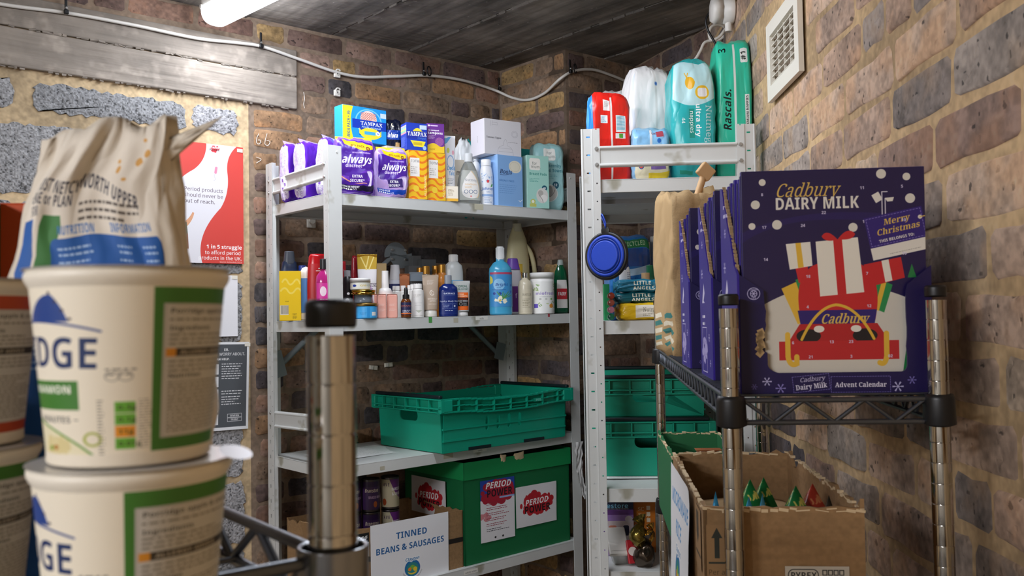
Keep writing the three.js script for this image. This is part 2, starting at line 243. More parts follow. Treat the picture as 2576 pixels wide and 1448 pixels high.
{ const chalk = M(0xe9e4da, .95); const mark = (pts) => part(wallLeft, 'chalk_mark', tube(pts.map(([x, y]) => { const q = hit(x, y, planeA(.0085)).sub(ORI_A); return V3(q.dot(AX), q.y, .0085); }), .0011, 24, 5), chalk);
  mark([[651, 336], [646, 348], [646, 360], [653, 362], [655, 353], [649, 352]]); mark([[672, 336], [668, 350], [667, 363], [674, 366], [679, 356], [671, 353]]); mark([[645, 395], [657, 401], [645, 410]]); mark([[764, 232], [766, 248], [764, 262], [766, 272]]); }

// chimney-like pier and the recess behind it
const pierFront = .405, pierU = 1.1;
const wallPier = struct('wall_pier', inA(pierU, 0, 0), TURN_A - Math.PI / 2);      // local x runs back to the left wall
{ const g = wallPier; mortarSlab(g, -.0, pierFront, 0, 2.5, mortarBrown); }
{ const yellow = [brickMats[8], brickMats[5], brickMats[4], brickMats[8], brickMats[2], brickMats[3], brickMats[9]]; courses(wallPier, .3, 2.446, .0765, () => [[.004, pierFront - .004]], yellow, 52); }
const pierLen = .41, wallBack = struct('wall_back', inA(pierU, 0, pierFront), TURN_A);
mortarSlab(wallBack, 0, pierLen + .03, 0, 2.5, mortarBrown); courses(wallBack, .6, 2.446, .0765, () => [[.004, pierLen]], [brickMats[2], brickMats[6], brickMats[0], brickMats[3], brickMats[4], brickMats[7]], 53);
// wall closing the recess, then the long right wall
const c2 = inA(pierU + pierLen, 0, pierFront), rightX = (z) => .70 + .0524 * (z - 2.5), c3 = V3(rightX(3.3), 0, -3.3);
const recessLen = c2.distanceTo(c3), wallRecess = struct('wall_recess', c2.clone(), Math.atan2(-(c3.z - c2.z), c3.x - c2.x));
mortarSlab(wallRecess, 0, recessLen, 0, 2.5, mortarBrown); courses(wallRecess, .8, 2.446, .0765, () => [[.01, recessLen - .01]], [brickMats[2], brickMats[6], brickMats[3], brickMats[7], brickMats[4]], 54);
const rEnd = V3(rightX(-3.3), 0, 3.3), rightLen = c3.distanceTo(rEnd), wallRight = struct('wall_right', c3.clone(), Math.atan2(-(rEnd.z - c3.z), rEnd.x - c3.x));
wallRight.updateMatrixWorld(true); const rightN = V3(0, 0, 1).applyQuaternion(wallRight.quaternion), planeRight = { P: c3.clone(), N: rightN };
const ventC = wallRight.worldToLocal(hit(1984, 119, planeRight)), vent = { u: ventC.x, y: ventC.y };
const ventHole = { x: .119, y: .064 };
for (const [a, b, c, d] of [[0, vent.u - ventHole.x, 0, 2.5], [vent.u + ventHole.x, rightLen, 0, 2.5], [vent.u - ventHole.x, vent.u + ventHole.x, 0, vent.y - ventHole.y], [vent.u - ventHole.x, vent.u + ventHole.x, vent.y + ventHole.y, 2.5]]) mortarSlab(wallRight, a, b, c, d, mortarTan, .14);
courses(wallRight, .3, 2.446, .086, () => [[.02, 2.25]], [...paleMats, ...paleMats, brickMats[9], brickMats[3]], 58, (u, y) => Math.abs(u - vent.u) < .23 && Math.abs(y - vent.y) < .125);
// walls behind the camera
const paintedWall = new THREE.MeshStandardMaterial({ color: 0xd2d0ca, roughness: .8, map: mortarTone });
const plainWall = (name, p, q) => { const s = struct(name, p.clone(), Math.atan2(-(q.z - p.z), q.x - p.x)); mortarSlab(s, 0, p.distanceTo(q), 0, 2.5, paintedWall); };
const cornerL = inA(-5.2, 0, 0), cornerB = inA(-5.2, 0, 4.2);
plainWall('wall_rear', rEnd, cornerB); plainWall('wall_side', cornerB, cornerL);
const floorMat = new THREE.MeshStandardMaterial({ color: 0x77716a, roughness: .8, map: concTone });
const floor = struct('floor'); part(floor, 'floor_slab', metreUV(box(9, .1, 9, -2, -.05, -.1), 'x', 'z'), floorMat);

// ceiling of board-marked concrete planks, parallel to the pier side
const ceiling = struct('ceiling', inA(0, CEIL, 0), TURN_A);
const ceilMat = new THREE.MeshStandardMaterial({ color: 0xa8a199, roughness: .93, map: ceilTone, bumpMap: concBump, bumpScale: .005 });
const ceilMat2 = new THREE.MeshStandardMaterial({ color: 0x99928a, roughness: .93, map: ceilTone, bumpMap: concBump, bumpScale: .005 });
part(ceiling, 'slab', box(8, .08, 8, -2, .075, 2), ceilMat);
{ const seams = [.285, .623, .983, 1.32, 1.66, 2.0, -.055, -.4, -.74, -1.08, -1.42, -1.76, -2.1, -2.44, -2.8, -3.2, -3.6, -4, -4.5, -5.2].sort((p, q) => p - q), r = rng(33);
  for (let i = 0; i < seams.length - 1; i++) { const a = seams[i] + .003, b = seams[i + 1] - .003; part(ceiling, 'ceiling_board', metreUV(box(b - a, .04, 6.4, 0, 0, 2.4), 'x', 'z', r() * 3, r() * 3), i % 2 ? ceilMat : ceilMat2, [(a + b) / 2, .02 + .004 * r(), 0], [0, 0, (r() - .5) * .01]); }
  for (const s of seams.filter((k) => k > -.5 && k < 1.5)) { const l = []; for (let v = 0; v < 2.6; v += .03 + .05 * r()) if (r() < .7) l.push(box(.003 + .005 * r(), .006 + .007 * r(), .03 + .05 * r(), s + (r() - .5) * .003, .001, v, [0, (r() - .5) * .1, r() * .5])); tag(part(ceiling, 'concrete_fin', merge(l), concrete), null, null, null, 'stuff'); } }

// air vent in the right wall
{ const t = thing('air_vent', 'white plastic louvred air vent set in the pale brick wall', 'vent');
  const pos = V3(vent.u, vent.y, .006).applyMatrix4(wallRight.matrixWorld); t.position.copy(pos); t.rotation.y = wallRight.rotation.y;
  const W = .31, Hh = .2, b = .036, white = M(0xe9e4d6, .5);
  part(t, 'frame', merge([box(W, b, .012, 0, Hh / 2 - b / 2, .006), box(W, b, .012, 0, -Hh / 2 + b / 2, .006), box(b, Hh - 2 * b, .012, -W / 2 + b / 2, 0, .006), box(b, Hh - 2 * b, .012, W / 2 - b / 2, 0, .006)]), white);
  { const dw = W - 2 * b, dh = Hh - 2 * b; part(t, 'duct', merge([box(dw, .003, .13, 0, dh / 2, -.066), box(dw, .003, .13, 0, -dh / 2, -.066), box(.003, dh, .13, -dw / 2, 0, -.066), box(.003, dh, .13, dw / 2, 0, -.066), box(dw, dh, .003, 0, 0, -.131)]), M(0xb4a695, .85)); }
  for (let i = 0; i < 8; i++) part(t, 'slat', box(W - 2 * b, .0018, .007, 0, 0, 0), white, [0, -(Hh / 2 - b) + (Hh - 2 * b) * (i + .5) / 8, .004], [.3, 0, 0]);
  for (let i = 1; i < 4; i++) part(t, 'mullion', box(.002, Hh - 2 * b, .006), white, [-(W / 2 - b) + (W - 2 * b) * i / 4, 0, .003]); }

// ================================================================== LIGHT
function batten(LAMP, label, turn) { const t = thing('batten_light', label, 'light', inA(LAMP.u, CEIL, LAMP.v0).toArray(), turn);
  const L = LAMP.v1 - LAMP.v0, housing = M(0xdedcd6, .45), bulb = new THREE.MeshStandardMaterial({ color: 0xffffff, roughness: .4, emissive: LAMP.tint, emissiveIntensity: LAMP.glow });
  part(t, 'housing', rbox(LAMP.w * .92, .03, L, .006, 2), housing, [0, -.017, L / 2]);
  const prof = new THREE.Shape(); const w = LAMP.w / 2, h = LAMP.h; prof.moveTo(-w, -.03); prof.lineTo(w, -.03); prof.bezierCurveTo(w, -h * .8, w * .75, -h, 0, -h); prof.bezierCurveTo(-w * .75, -h, -w, -h * .8, -w, -.03);
  part(t, 'diffuser', new THREE.ExtrudeGeometry(prof, { depth: L - .02, bevelEnabled: true, bevelThickness: .012, bevelSize: .012, bevelOffset: -.012, bevelSegments: 3, curveSegments: 10 }), bulb, [0, 0, .01]);
  part(t, 'end_clip', rbox(LAMP.w * 1.04, .014, .012, .003), housing, [0, -.03, .006]); part(t, 'end_clip', rbox(LAMP.w * 1.04, .014, .012, .003), housing, [0, -.03, L - .006]);
  const area = new THREE.RectAreaLight(LAMP.tint, LAMP.power, LAMP.w, L - .04); area.position.set(0, -LAMP.h - .004, L / 2); area.rotation.x = -Math.PI / 2; t.add(area); area.name = 'lamp_light';
  for (const k of [-1, 1]) { const sd = new THREE.RectAreaLight(LAMP.tint, LAMP.side, L - .04, LAMP.h - .036); sd.position.set(k * (LAMP.w / 2 + .004), -.032 - (LAMP.h - .036) / 2, L / 2); sd.rotation.y = -k * Math.PI / 2; t.add(sd); sd.name = 'lamp_side_light'; } }
batten(LAMP, 'white tubular ceiling batten light, lit, above the lintel', TURN_A + .08); batten(LAMP2, 'second lit batten light on the ceiling near the rear wall', TURN_A);

// ================================================================== SHELVING UNITS
// plate in the xy plane with slots/holes, extruded by t
function plate(w, h, t, holes) {
  const s = new THREE.Shape(); s.moveTo(0, 0); s.lineTo(w, 0); s.lineTo(w, h); s.lineTo(0, h); s.closePath();
  for (const [x, y, hw, hh, round] of holes) { const p = new THREE.Path(); if (round) p.absarc(x, y, hw, 0, Math.PI * 2, true); else { p.moveTo(x - hw, y - hh); p.lineTo(x - hw, y + hh); p.lineTo(x + hw, y + hh); p.lineTo(x + hw, y - hh); p.closePath(); } s.holes.push(p); }
  return new THREE.ExtrudeGeometry(s, { depth: t, bevelEnabled: false, curveSegments: 3 });
}
const PITCH = .05;
// slotted face of an upright: slots toward the outer edge, round holes toward the inner one (local x = 0 outer)
function slottedFace(h, horizontal) { const hs = []; for (let y = .03; y < h - .02; y += PITCH) { hs.push([.0185, y, horizontal ? .0048 : .0022, horizontal ? .0021 : .0062]); hs.push([.041, y + PITCH / 2 - .004, .0022, 0, true]); } return merge([plate(.03, h, .0014, hs.filter((q) => q[0] < .03)), bake(plate(.02, h, .0014, hs.filter((q) => q[0] > .03).map((q) => [q[0] - .0305, q[1], q[2], q[3], q[4]])), [.0305, 0, .003]), box(.0014, h, .0044, .0303, h / 2, .0022), box(.0014, h, .012, .0502, h / 2, -.004)]); }
function dottedFace(h, w) { const hs = []; for (let y = .03; y < h - .02; y += PITCH) hs.push([w * .5, y, .0018, 0, true]); return plate(w, h, .0014, hs); }
const screw = () => merge([cyl(.0055, .0055, .004, 10, 0, 0, 0, [Math.PI / 2, 0, 0]), cyl(.004, .0055, .003, 10, 0, 0, .003, [Math.PI / 2, 0, 0])]);
const screwMat = M(0xb9b9b6, .35, { metalness: .8 });
function shelfBoard(L, D, lip = .037) {  // local origin: back left corner of the top face, x along, z to the front
  return boxUV(merge([rbox(L, .004, D, .001).translate(L / 2, -.002, D / 2), rbox(L, lip, .004, .0015).translate(L / 2, -lip / 2, D - .002), rbox(L, lip, .004, .0015).translate(L / 2, -lip / 2, .002), rbox(.004, lip, D, .0015).translate(.002, -lip / 2, D / 2), rbox(.004, lip, D, .0015).translate(L - .002, -lip / 2, D / 2), box(L - .01, .003, .018, L / 2, -lip + .0015, D - .011), box(L - .01, .003, .018, L / 2, -lip + .0015, .011), box(.018, .003, D - .01, .011, -lip + .0015, D / 2), box(.018, .003, D - .01, L - .011, -lip + .0015, D / 2), box(L - .03, .014, .05, L / 2, -.011, D / 2)]));
}
function endRail(D, h) { // pressed side rail with rolled edges, spans z 0..D, faces -x
  const s = new THREE.Shape(); s.moveTo(0, -h / 2); s.bezierCurveTo(-.012, -h / 2, -.012, -h / 2 + .01, -.003, -h / 2 + .011); s.lineTo(-.003, h / 2 - .011); s.bezierCurveTo(-.012, h / 2 - .01, -.012, h / 2, 0, h / 2); s.lineTo(.002, h / 2); s.lineTo(.002, -h / 2); s.closePath();
  return new THREE.ExtrudeGeometry(s, { depth: D, bevelEnabled: false, curveSegments: 5 });
}
// ---- unit along the left wall
const LA = 1.08, V0 = .04, V1 = .465, TOP_A = EYE + .55, TILT = .011;
const shelfYA = [.405, .009, -.446, -.853].map((k) => EYE + k), shelfA = (i, u = .5) => shelfYA[i] + TILT * u;
{ const t = thing('metal_shelving_unit', 'light grey metal shelving unit of four shelves along the left wall', 'shelving unit', inA(0, 0, 0).toArray(), TURN_A);
  const post = (name, u, v, su, sv, h, slots) => { const g = new THREE.Group(); g.name = 'upright'; g.position.set(u, 0, v); t.add(g);
    // side face lies in the vz plane, front face in the ux plane
    if (slots) part(g, 'side_face', boxUV(slottedFace(h, false).rotateY(-Math.PI / 2)), shelfWhite, null).scale.set(1, 1, sv); else part(g, 'side_face', boxUV(dottedFace(h, .03).rotateY(-Math.PI / 2)), shelfWhite).scale.set(1, 1, sv);
    part(g, 'front_face', boxUV(plate(.046, h, .0014, [])), shelfWhite, [0, 0, 0]).scale.set(su, 1, 1); part(g, 'fold', boxUV(rbox(.0035, h, .0035, .0015)), shelfWhite, [0, h / 2, 0]);
    if (!slots) part(g, 'rivet', screw().scale(.7, .7, .4), shelfWhite, [su * .03, h - .02, .0015]);
    return g; };
  post('upright', 0, V0, 1, 1, TOP_A, true); post('upright', 0, V1, 1, -1, TOP_A + .003, false); post('upright', LA, V1, -1, -1, TOP_A + .012, false); const pr = post('upright', LA, V0, -1, 1, TOP_A + .012, true);
  shelfYA.forEach((y) => { part(t, 'shelf', shelfBoard(LA - .012, V1 - V0 - .008), shelfWhite, [.006, y, V0 + .004], [0, 0, TILT]); });
  for (const [y, du] of [[EYE + .468, 0], [EYE - .323, 0], [EYE + .478, LA - .006]]) { const rl = part(t, 'side_rail', endRail(V1 - V0 - .06, .056), shelfWhite, [du + .006, y, V0 + .03], [-.02, 0, 0]); for (const k of [-1, 1]) for (const z of [-.008, V1 - V0 - .054]) part(rl, 'screw', screw().rotateY(-Math.PI / 2), screwMat, [-.006, k * .02, z]); }
  // galvanised cross brace at the back
  const brace = (a, b) => part(t, 'brace_bar', rod([a[0], a[1], V0 - .008], [b[0], b[1], V0 - .008], .011, 4).scale(1, 1, 1), galv);
  const hubP = hit(1002, 642, planeA(V0)).sub(ORI_A), cx = hubP.dot(AX), cyb = hubP.y; brace([.03, EYE - .16], [cx - .03, cyb - .012]); brace([LA - .03, EYE - .15], [cx + .03, cyb - .012]);
  const hub = part(t, 'brace_hub', merge([bake(new THREE.CylinderGeometry(.05, .05, .003, 20, 1, false, -.2, Math.PI + .4), [-.012, 0, 0], [Math.PI / 2, Math.PI / 2, 0]), bake(new THREE.CylinderGeometry(.05, .05, .003, 20, 1, false, -.2, Math.PI + .4), [.012, 0, 0], [Math.PI / 2, -Math.PI / 2, 0])]), galv, [cx, cyb, V0]);
  for (const [x, y] of [[-.03, -.015], [.03, -.015], [-.03, .02], [.03, .02]]) part(hub, 'rivet', screw(), screwMat, [x, y, .003]);
  part(t, 'brace_foot', rbox(.05, .09, .003, .001), galv, [.035, EYE - .14, V0 + .004], [0, 0, .25]);
  part(t, 'brace_foot', rbox(.05, .07, .003, .001), galv, [LA - .04, EYE - .13, V0 + .004], [0, 0, -.25]);
  // shelf edge labels and paint wear
  const lab = (s, w, h) => P(tex(128, 32, (g) => { fill(g, '#eceae2'); text(g, s, 64, 17, 20, '#555', { align: 'center', font: 'serif' }); }), .6);
  const edge = (i, px, py, w, h, m, name) => { const q = hit(px, py, planeA(V1 - .003)).sub(ORI_A); part(t, name, new THREE.PlaneGeometry(w, h), m, [q.dot(AX), q.y, V1 - .0035], [0, 0, TILT]); };
  edge(1, 1212, 800, .055, .013, lab('milk'), 'shelf_label'); edge(2, 1208, 1131, .06, .014, lab('cans'), 'shelf_label'); edge(3, 1185, 1437, .06, .014, lab('white wine'), 'shelf_label');
  const glue = M(0xb9b4a0, .8); edge(1, 1147, 805, .02, .016, glue, 'glue_residue'); edge(2, 1128, 1145, .04, .02, glue, 'glue_residue'); edge(2, 962, 1177, .018, .012, glue, 'glue_residue'); edge(0, 1205, 520, .04, .02, M(0xc9c5ae, .7), 'glue_residue');
  edge(1, 1083, 804, .014, .02, M(0x4e9d4b, .6), 'sticker_scrap'); edge(1, 1381, 792, .01, .014, M(0xb0404a, .6), 'sticker_scrap'); }
// torn white tape hanging on the front right upright
{ const t = thing('torn_tape', 'crumpled strip of torn white tape hanging from the upright right of the green archive box', 'tape', inA(LA - .02, EYE - .69, V1 + .002).toArray(), TURN_A);
  const g = new THREE.PlaneGeometry(.05, .22, 6, 14), p = g.attributes.position, r = rng(4); for (let i = 0; i < p.count; i++) { const y = p.getY(i), k = (.11 - y) / .22; p.setXYZ(i, p.getX(i) * (.8 - .45 * k) + (k > .5 ? (k - .5) * .06 : 0) + (r() - .5) * .005, y + .11, .004 + r() * .01); } g.computeVertexNormals(); part(t, 'strip', g, M(0xe6e6e4, .4, { side: THREE.DoubleSide })); }
// ---- unit standing end-on beside the right wall
const WB = -(() => { const P0 = ORI_B, r = ray(1908, 640); return (P0.x * r.z - P0.z * r.x) / (BX.x * r.z - BX.z * r.x); })(), LB = .86, TOP_B = EYE + .523;
const shelfYB = [.383, -.008, -.466, -.69].map((k) => EYE + k);
{ const t = thing('metal_shelving_unit', 'light grey slotted metal shelving unit end-on by the right wall, nappies on top', 'shelving unit', inB(0, 0, 0).toArray(), TURN_B);
  const post = (u, z, su, h) => { const g = new THREE.Group(); g.name = 'upright'; g.position.set(u, 0, z); t.add(g);
    const f = part(g, 'slotted_face', boxUV(slottedFace(h, true)), shelfWhite); f.scale.set(su, 1, z < -.3 ? -1 : 1); const dz = z < -.3 ? 1 : -1;
    part(g, 'side_face', boxUV(dottedFace(h, .04).rotateY(Math.PI / 2)), shelfWhite, [0, 0, 0]).scale.set(1, 1, -dz); part(g, 'rolled_edge', cyl(.0045, .0045, h, 10, 0, h / 2, 0), shelfWhite, [su * .003, 0, dz * .002]);
    for (const k of [EYE + .467, EYE + .423]) if (z > -.3) part(g, 'screw', screw(), screwMat, [su * .041, k, .005]); };
  post(0, 0, 1, TOP_B); post(WB, 0, -1, TOP_B); post(0, -LB, 1, TOP_B); post(WB, -LB, -1, TOP_B);
  shelfYB.forEach((y, i) => { const s = part(t, 'shelf', shelfBoard(WB - .03 - (i ? .03 : 0), LB - .01), shelfWhite, [.015 + (i ? .015 : 0), y, -LB + .002]); });
  for (const [y, z] of [[EYE + .445, -.002], [EYE + .445, -LB + .01]]) part(t, 'end_rail', endRail(WB - .1, .06).rotateY(Math.PI / 2), shelfWhite, [.05, y, z], [0, 0, .0]); }

// ================================================================== WIRE RACKS
function chromePost(parent, h, r, u, z, y = 0) {
  const g = new THREE.Group(); g.name = 'post'; g.position.set(u, y, z); parent.add(g); const pts = []; for (let k = h - .008; k > 0; k -= .0254) pts.push([r, k], [r, k - .0238], [r * .95, k - .0241], [r * .95, k - .0251]); pts.reverse();
  part(g, 'tube', lathe(pts, 28), chrome); const cap = []; cap.push([0, .0145], [r * .9, .0145], [r * 1.03, .0125], [r * 1.05, .0105], [r * 1.05, .002], [r * 1.0, 0], [0, 0]); part(g, 'cap', lathe(cap.reverse(), 28), blackPlastic, [0, h - .004, 0]); return g;
}
const collarGeo = (r) => lathe([[r * 1.02, 0], [r * 1.55, .003], [r * 1.45, .034], [r * 1.3, .04], [r * 1.02, .04]], 24);
// truss edge from a to b: two rods and a zigzag between
function truss(a, b, h, r, step) { const l = [rod(a, b, r), rod([a[0], a[1] - h, a[2]], [b[0], b[1] - h, b[2]], r)], d = V3(b[0] - a[0], b[1] - a[1], b[2] - a[2]), n = Math.max(2, Math.round(d.length() / step)); let p = a; for (let i = 1; i <= n; i++) { const q = [a[0] + d.x * i / n, a[1] + d.y * i / n - (i % 2 ? h : 0), a[2] + d.z * i / n]; l.push(rod(p, q, r * .8, 6)); p = q; } return merge(l); }
function wireShelf(t, W, L, y, rise, matLow, step, r = .0035, h = .028, ringCollar = false) { // x 0..W, z 0..-L
  const s = new THREE.Group(); s.name = 'wire_shelf'; s.position.y = y; s.rotation.x = rise; t.add(s); const i = .016;
  for (const [a, b] of [[[i, 0, 0], [W - i, 0, 0]], [[i, 0, -L], [W - i, 0, -L]], [[0, 0, -i], [0, 0, -L + i]], [[W, 0, -i], [W, 0, -L + i]]]) part(s, 'truss_edge', truss(a, b, h, r, Math.abs(a[2] - b[2]) > .5 ? .022 : step), wireGrey);
  const my = matLow ? -h : .002, n = Math.round(L / .026), l = []; for (let k = 1; k < n; k++) l.push(rod([0, my + .002, -L * k / n], [W, my + .002, -L * k / n], .0019, 5)); for (let k = 1; k < 4; k++) l.push(rod([W * k / 4, my - .002, 0], [W * k / 4, my - .002, -L], .0028, 5)); part(s, 'wire_mat', merge(l), wireGrey);
  for (const [x, z] of [[0, 0], [W, 0], [0, -L], [W, -L]]) ringCollar ? part(s, 'collar', lathe([[.0158, .04], [.0172, .041], [.0185, .04], [.0172, 0], [.0155, 0], [.0158, .04]], 28), M(0x8a8c90, .25, { metalness: .9, side: THREE.DoubleSide }), [x, -.034, z]) : part(s, 'collar', collarGeo(.0127), blackPlastic, [x, -.034, z]); return s;
}
// right-hand rack carrying the purple cartons
const RW = .256, RL = 1.235, RTOP = EYE - .108, RRISE = .016, rackY = (v) => RTOP + v * RRISE;
{ const t = thing('wire_rack', 'chrome wire rack with ringed posts carrying the purple cartons beside the right wall', 'wire rack', inR(0, 0, 0).toArray(), TURN_R);
  for (const [x, z, dy] of [[0, 0, 0], [RW, 0, .006], [0, -RL, .018], [RW, -RL, .018]]) chromePost(t, EYE + .0175 + dy, .0125, x, z);
  wireShelf(t, RW, RL, RTOP, RRISE, false, .036); wireShelf(t, RW, RL, EYE - .498, RRISE, false, .036); wireShelf(t, RW, RL, .35, 0, false, .05); }
// near rack on the left with porridge pots
const ORI_L = atDepth(834, 1000, .469).setY(0), TURN_L = 38 * Math.PI / 180, LTOP = EYE - .12, LMAT = LTOP - .027;
{ const t = thing('wire_rack', 'dark wire rack with rust-flecked chrome post holding the porridge pots', 'wire rack', ORI_L.toArray(), TURN_L - Math.PI);
  // local x points away from the post toward the wall on the left
  const W = .8, L = .36; t.rotation.y = TURN_L; for (const [x, z] of [[0, 0], [-W, 0], [0, -L], [-W, -L]]) chromePost(t, EYE + .0015, .0125, x, z);
  const s = wireShelf(t, W, L, LTOP, 0, true, .04, .0035, .027, true); s.position.x = -W; const s2 = wireShelf(t, W, L, EYE - .6, 0, true, .06, .0035, .027); s2.position.x = -W; }

// ================================================================== GOODS: builders
function carton(name, label, cat, s, o = {}, group) {
  const t = thing(name, label, cat, s.p, s.turn + (o.spin || 0), group), plain = M(o.color ?? 0xffffff, o.rough ?? .5);
  const side = o.side || plain, front = o.front || plain;
  part(t, 'body', rbox(s.w, s.h, s.d, o.bevel ?? .0015), [o.right || side, side, o.top || plain, plain, front, plain], [0, s.h / 2, 0]);
  if (!o.noflap) part(t, 'top_flap', rbox(s.w * .985, .0012, s.d * .985, .0005), o.top || plain, [0, s.h + .0004, .0004], [.012, 0, 0]);
  if (o.crease) part(t, 'side_fold', box(.0008, s.h * .98, .0008), M(o.crease, .7), [-s.w / 2, s.h / 2, s.d / 2]);
  return t;
}
function softPack(name, label, cat, s, o = {}, group) {
  const t = thing(name, label, cat, s.p, s.turn, group), film = { bumpMap: softCrease, bumpScale: .003, roughness: o.rough ?? .28 };
  const side = new THREE.MeshStandardMaterial({ color: o.color ?? 0xffffff, ...film, ...(o.sideTex ? { map: o.sideTex, color: 0xffffff } : {}) }), front = o.front ? new THREE.MeshStandardMaterial({ map: o.front, ...film }) : side;
  const left = o.leftTex ? new THREE.MeshStandardMaterial({ map: o.leftTex, ...film }) : side;
  const g = packGeo(s.w, s.h, s.d, o.seed || 1, o); const b = part(t, 'pack', g, [side, left, side, side, front, o.backTex || side]); if (o.lean) b.rotation.z = o.lean; if (o.tip) b.rotation.x = o.tip;
  if (o.crimp) part(b, 'crimp', new THREE.PlaneGeometry(s.w * (1 - (o.narrow || 0)) * .94, .016, 12, 1), M(o.crimp, .35, { side: THREE.DoubleSide }), [0, s.h + .002, 0], [-.5, 0, 0]);
  return t;
}
// turned bottle: profile in fractions of r and h; flat squeezes the depth
function bottle(name, label, cat, s, o, group) {
  const t = thing(name, label, cat, s.p, o.turn || 0, group), fl = o.flat || 1, prof = o.profile || [[.9, 0], [1, .03], [1, .72], [.85, .84], [.42, .9], [.4, .93]];
  const body = part(t, 'body', lathe([[0, 0], ...prof.map(([a, b]) => [a * s.r, b * s.h])], 30), o.mat); body.scale.z = fl;
  if (o.label) { const [a, b] = o.labelSpan || [.1, .65], [r0] = [1.006]; const at = (y) => { for (let i = 0; i < prof.length - 1; i++) if (y >= prof[i][1] && y <= prof[i + 1][1]) return mixv(prof[i][0], prof[i + 1][0], (y - prof[i][1]) / Math.max(1e-6, prof[i + 1][1] - prof[i][1])); return prof[prof.length - 1][0]; }; const pts = []; for (let i = 0; i <= 8; i++) { const y = mixv(a, b, i / 8); pts.push([(at(y) * r0 + .004) * s.r + .0004, y * s.h]); } const al = o.labelArc || 3.0; part(body, 'label', lathe(pts, 24, -al / 2, al), o.label); }
  if (o.cap) { const [c0, c1, cr, cm, taper] = o.cap, f = o.capFlat ?? (fl < 1 ? Math.sqrt(fl) : 1); const k = part(t, 'cap', lathe([[cr * s.r * .99, c0 * s.h], [cr * s.r, (c0 + .005) * s.h], [cr * (taper || .98) * s.r, (c1 - .01) * s.h], [cr * (taper || .98) * s.r * .92, c1 * s.h], [0, c1 * s.h]], 26), cm); k.scale.z = f; if (o.ribs) { const l = []; for (let i = 0; i < 24; i++) { const a = i / 24 * 6.283; l.push(box(.0012, (c1 - c0) * s.h * .8, .0012, Math.sin(a) * cr * s.r, (c0 + c1) / 2 * s.h, Math.cos(a) * cr * s.r)); } part(k, 'grip_ribs', merge(l), cm); } }
  return t;
}
function squeezeTube(name, label, cat, s, o, group) {   // cap down, crimp up
  const t = thing(name, label, cat, s.p, o.turn || 0, group), ch = o.cap ? o.cap[0] * s.h : 0, w = s.r * 2;
  part(t, 'tube', tubeGeo(w, s.h - ch - .004, w * .62), o.mat, [0, ch, 0]); part(t, 'crimp', rbox(w, .009, .0024, .0008), o.crimp || o.mat2 || M(o.color ?? 0xffffff, .4), [0, s.h - .0045, 0]);
  if (o.cap) part(t, 'cap', lathe([[0, 0], [w * o.cap[1] * .96, 0], [w * o.cap[1], .003], [w * o.cap[1] * .98, ch - .002], [0, ch]], 26), o.cap[2]).scale.z = .8; return t;
}
function jar(name, label, cat, s, o, group) {
  const t = thing(name, label, cat, s.p, o.turn || 0, group); const lh = o.lid[0] * s.h, bh = s.h - lh;
  part(t, 'pot', lathe([[0, 0], [s.r * .9, 0], [s.r * .97, .003], [s.r * .97, bh], [0, bh]], 32), o.mat); if (o.label) part(t, 'label', lathe([[s.r * .975, bh * .1], [s.r * .975, bh * .92]], 32, -1.5, 3), o.label);
  part(t, 'lid', lathe([[0, bh], [s.r, bh], [s.r, s.h - .003], [s.r * .97, s.h], [0, s.h]], 32), o.lid[1]); return t;
}
const gA = [505, 795, 1140, 1400];
function uAt(px, i, v) { return hit(px, gA[i], planeA(v)).sub(ORI_A).dot(AX); }
function bA(i, v, xl, xm, xr, yt, turn, depth, y0, mirror) { const s = boxPx(planeA(v), xl, xm, xr, gA[i], yt, turn * Math.PI / 180, depth, y0 ?? shelfA(i, uAt(xm, i, v)) + .001, mirror); return s; }
function cA(i, v, x0, x1, yt, y0) { return cylPx(planeA(v), x0, x1, gA[i], yt, y0 ?? shelfA(i, uAt((x0 + x1) / 2, i, v)) + .001); }
const yA = (px, py, v) => hit(px, py, planeA(v)).y;

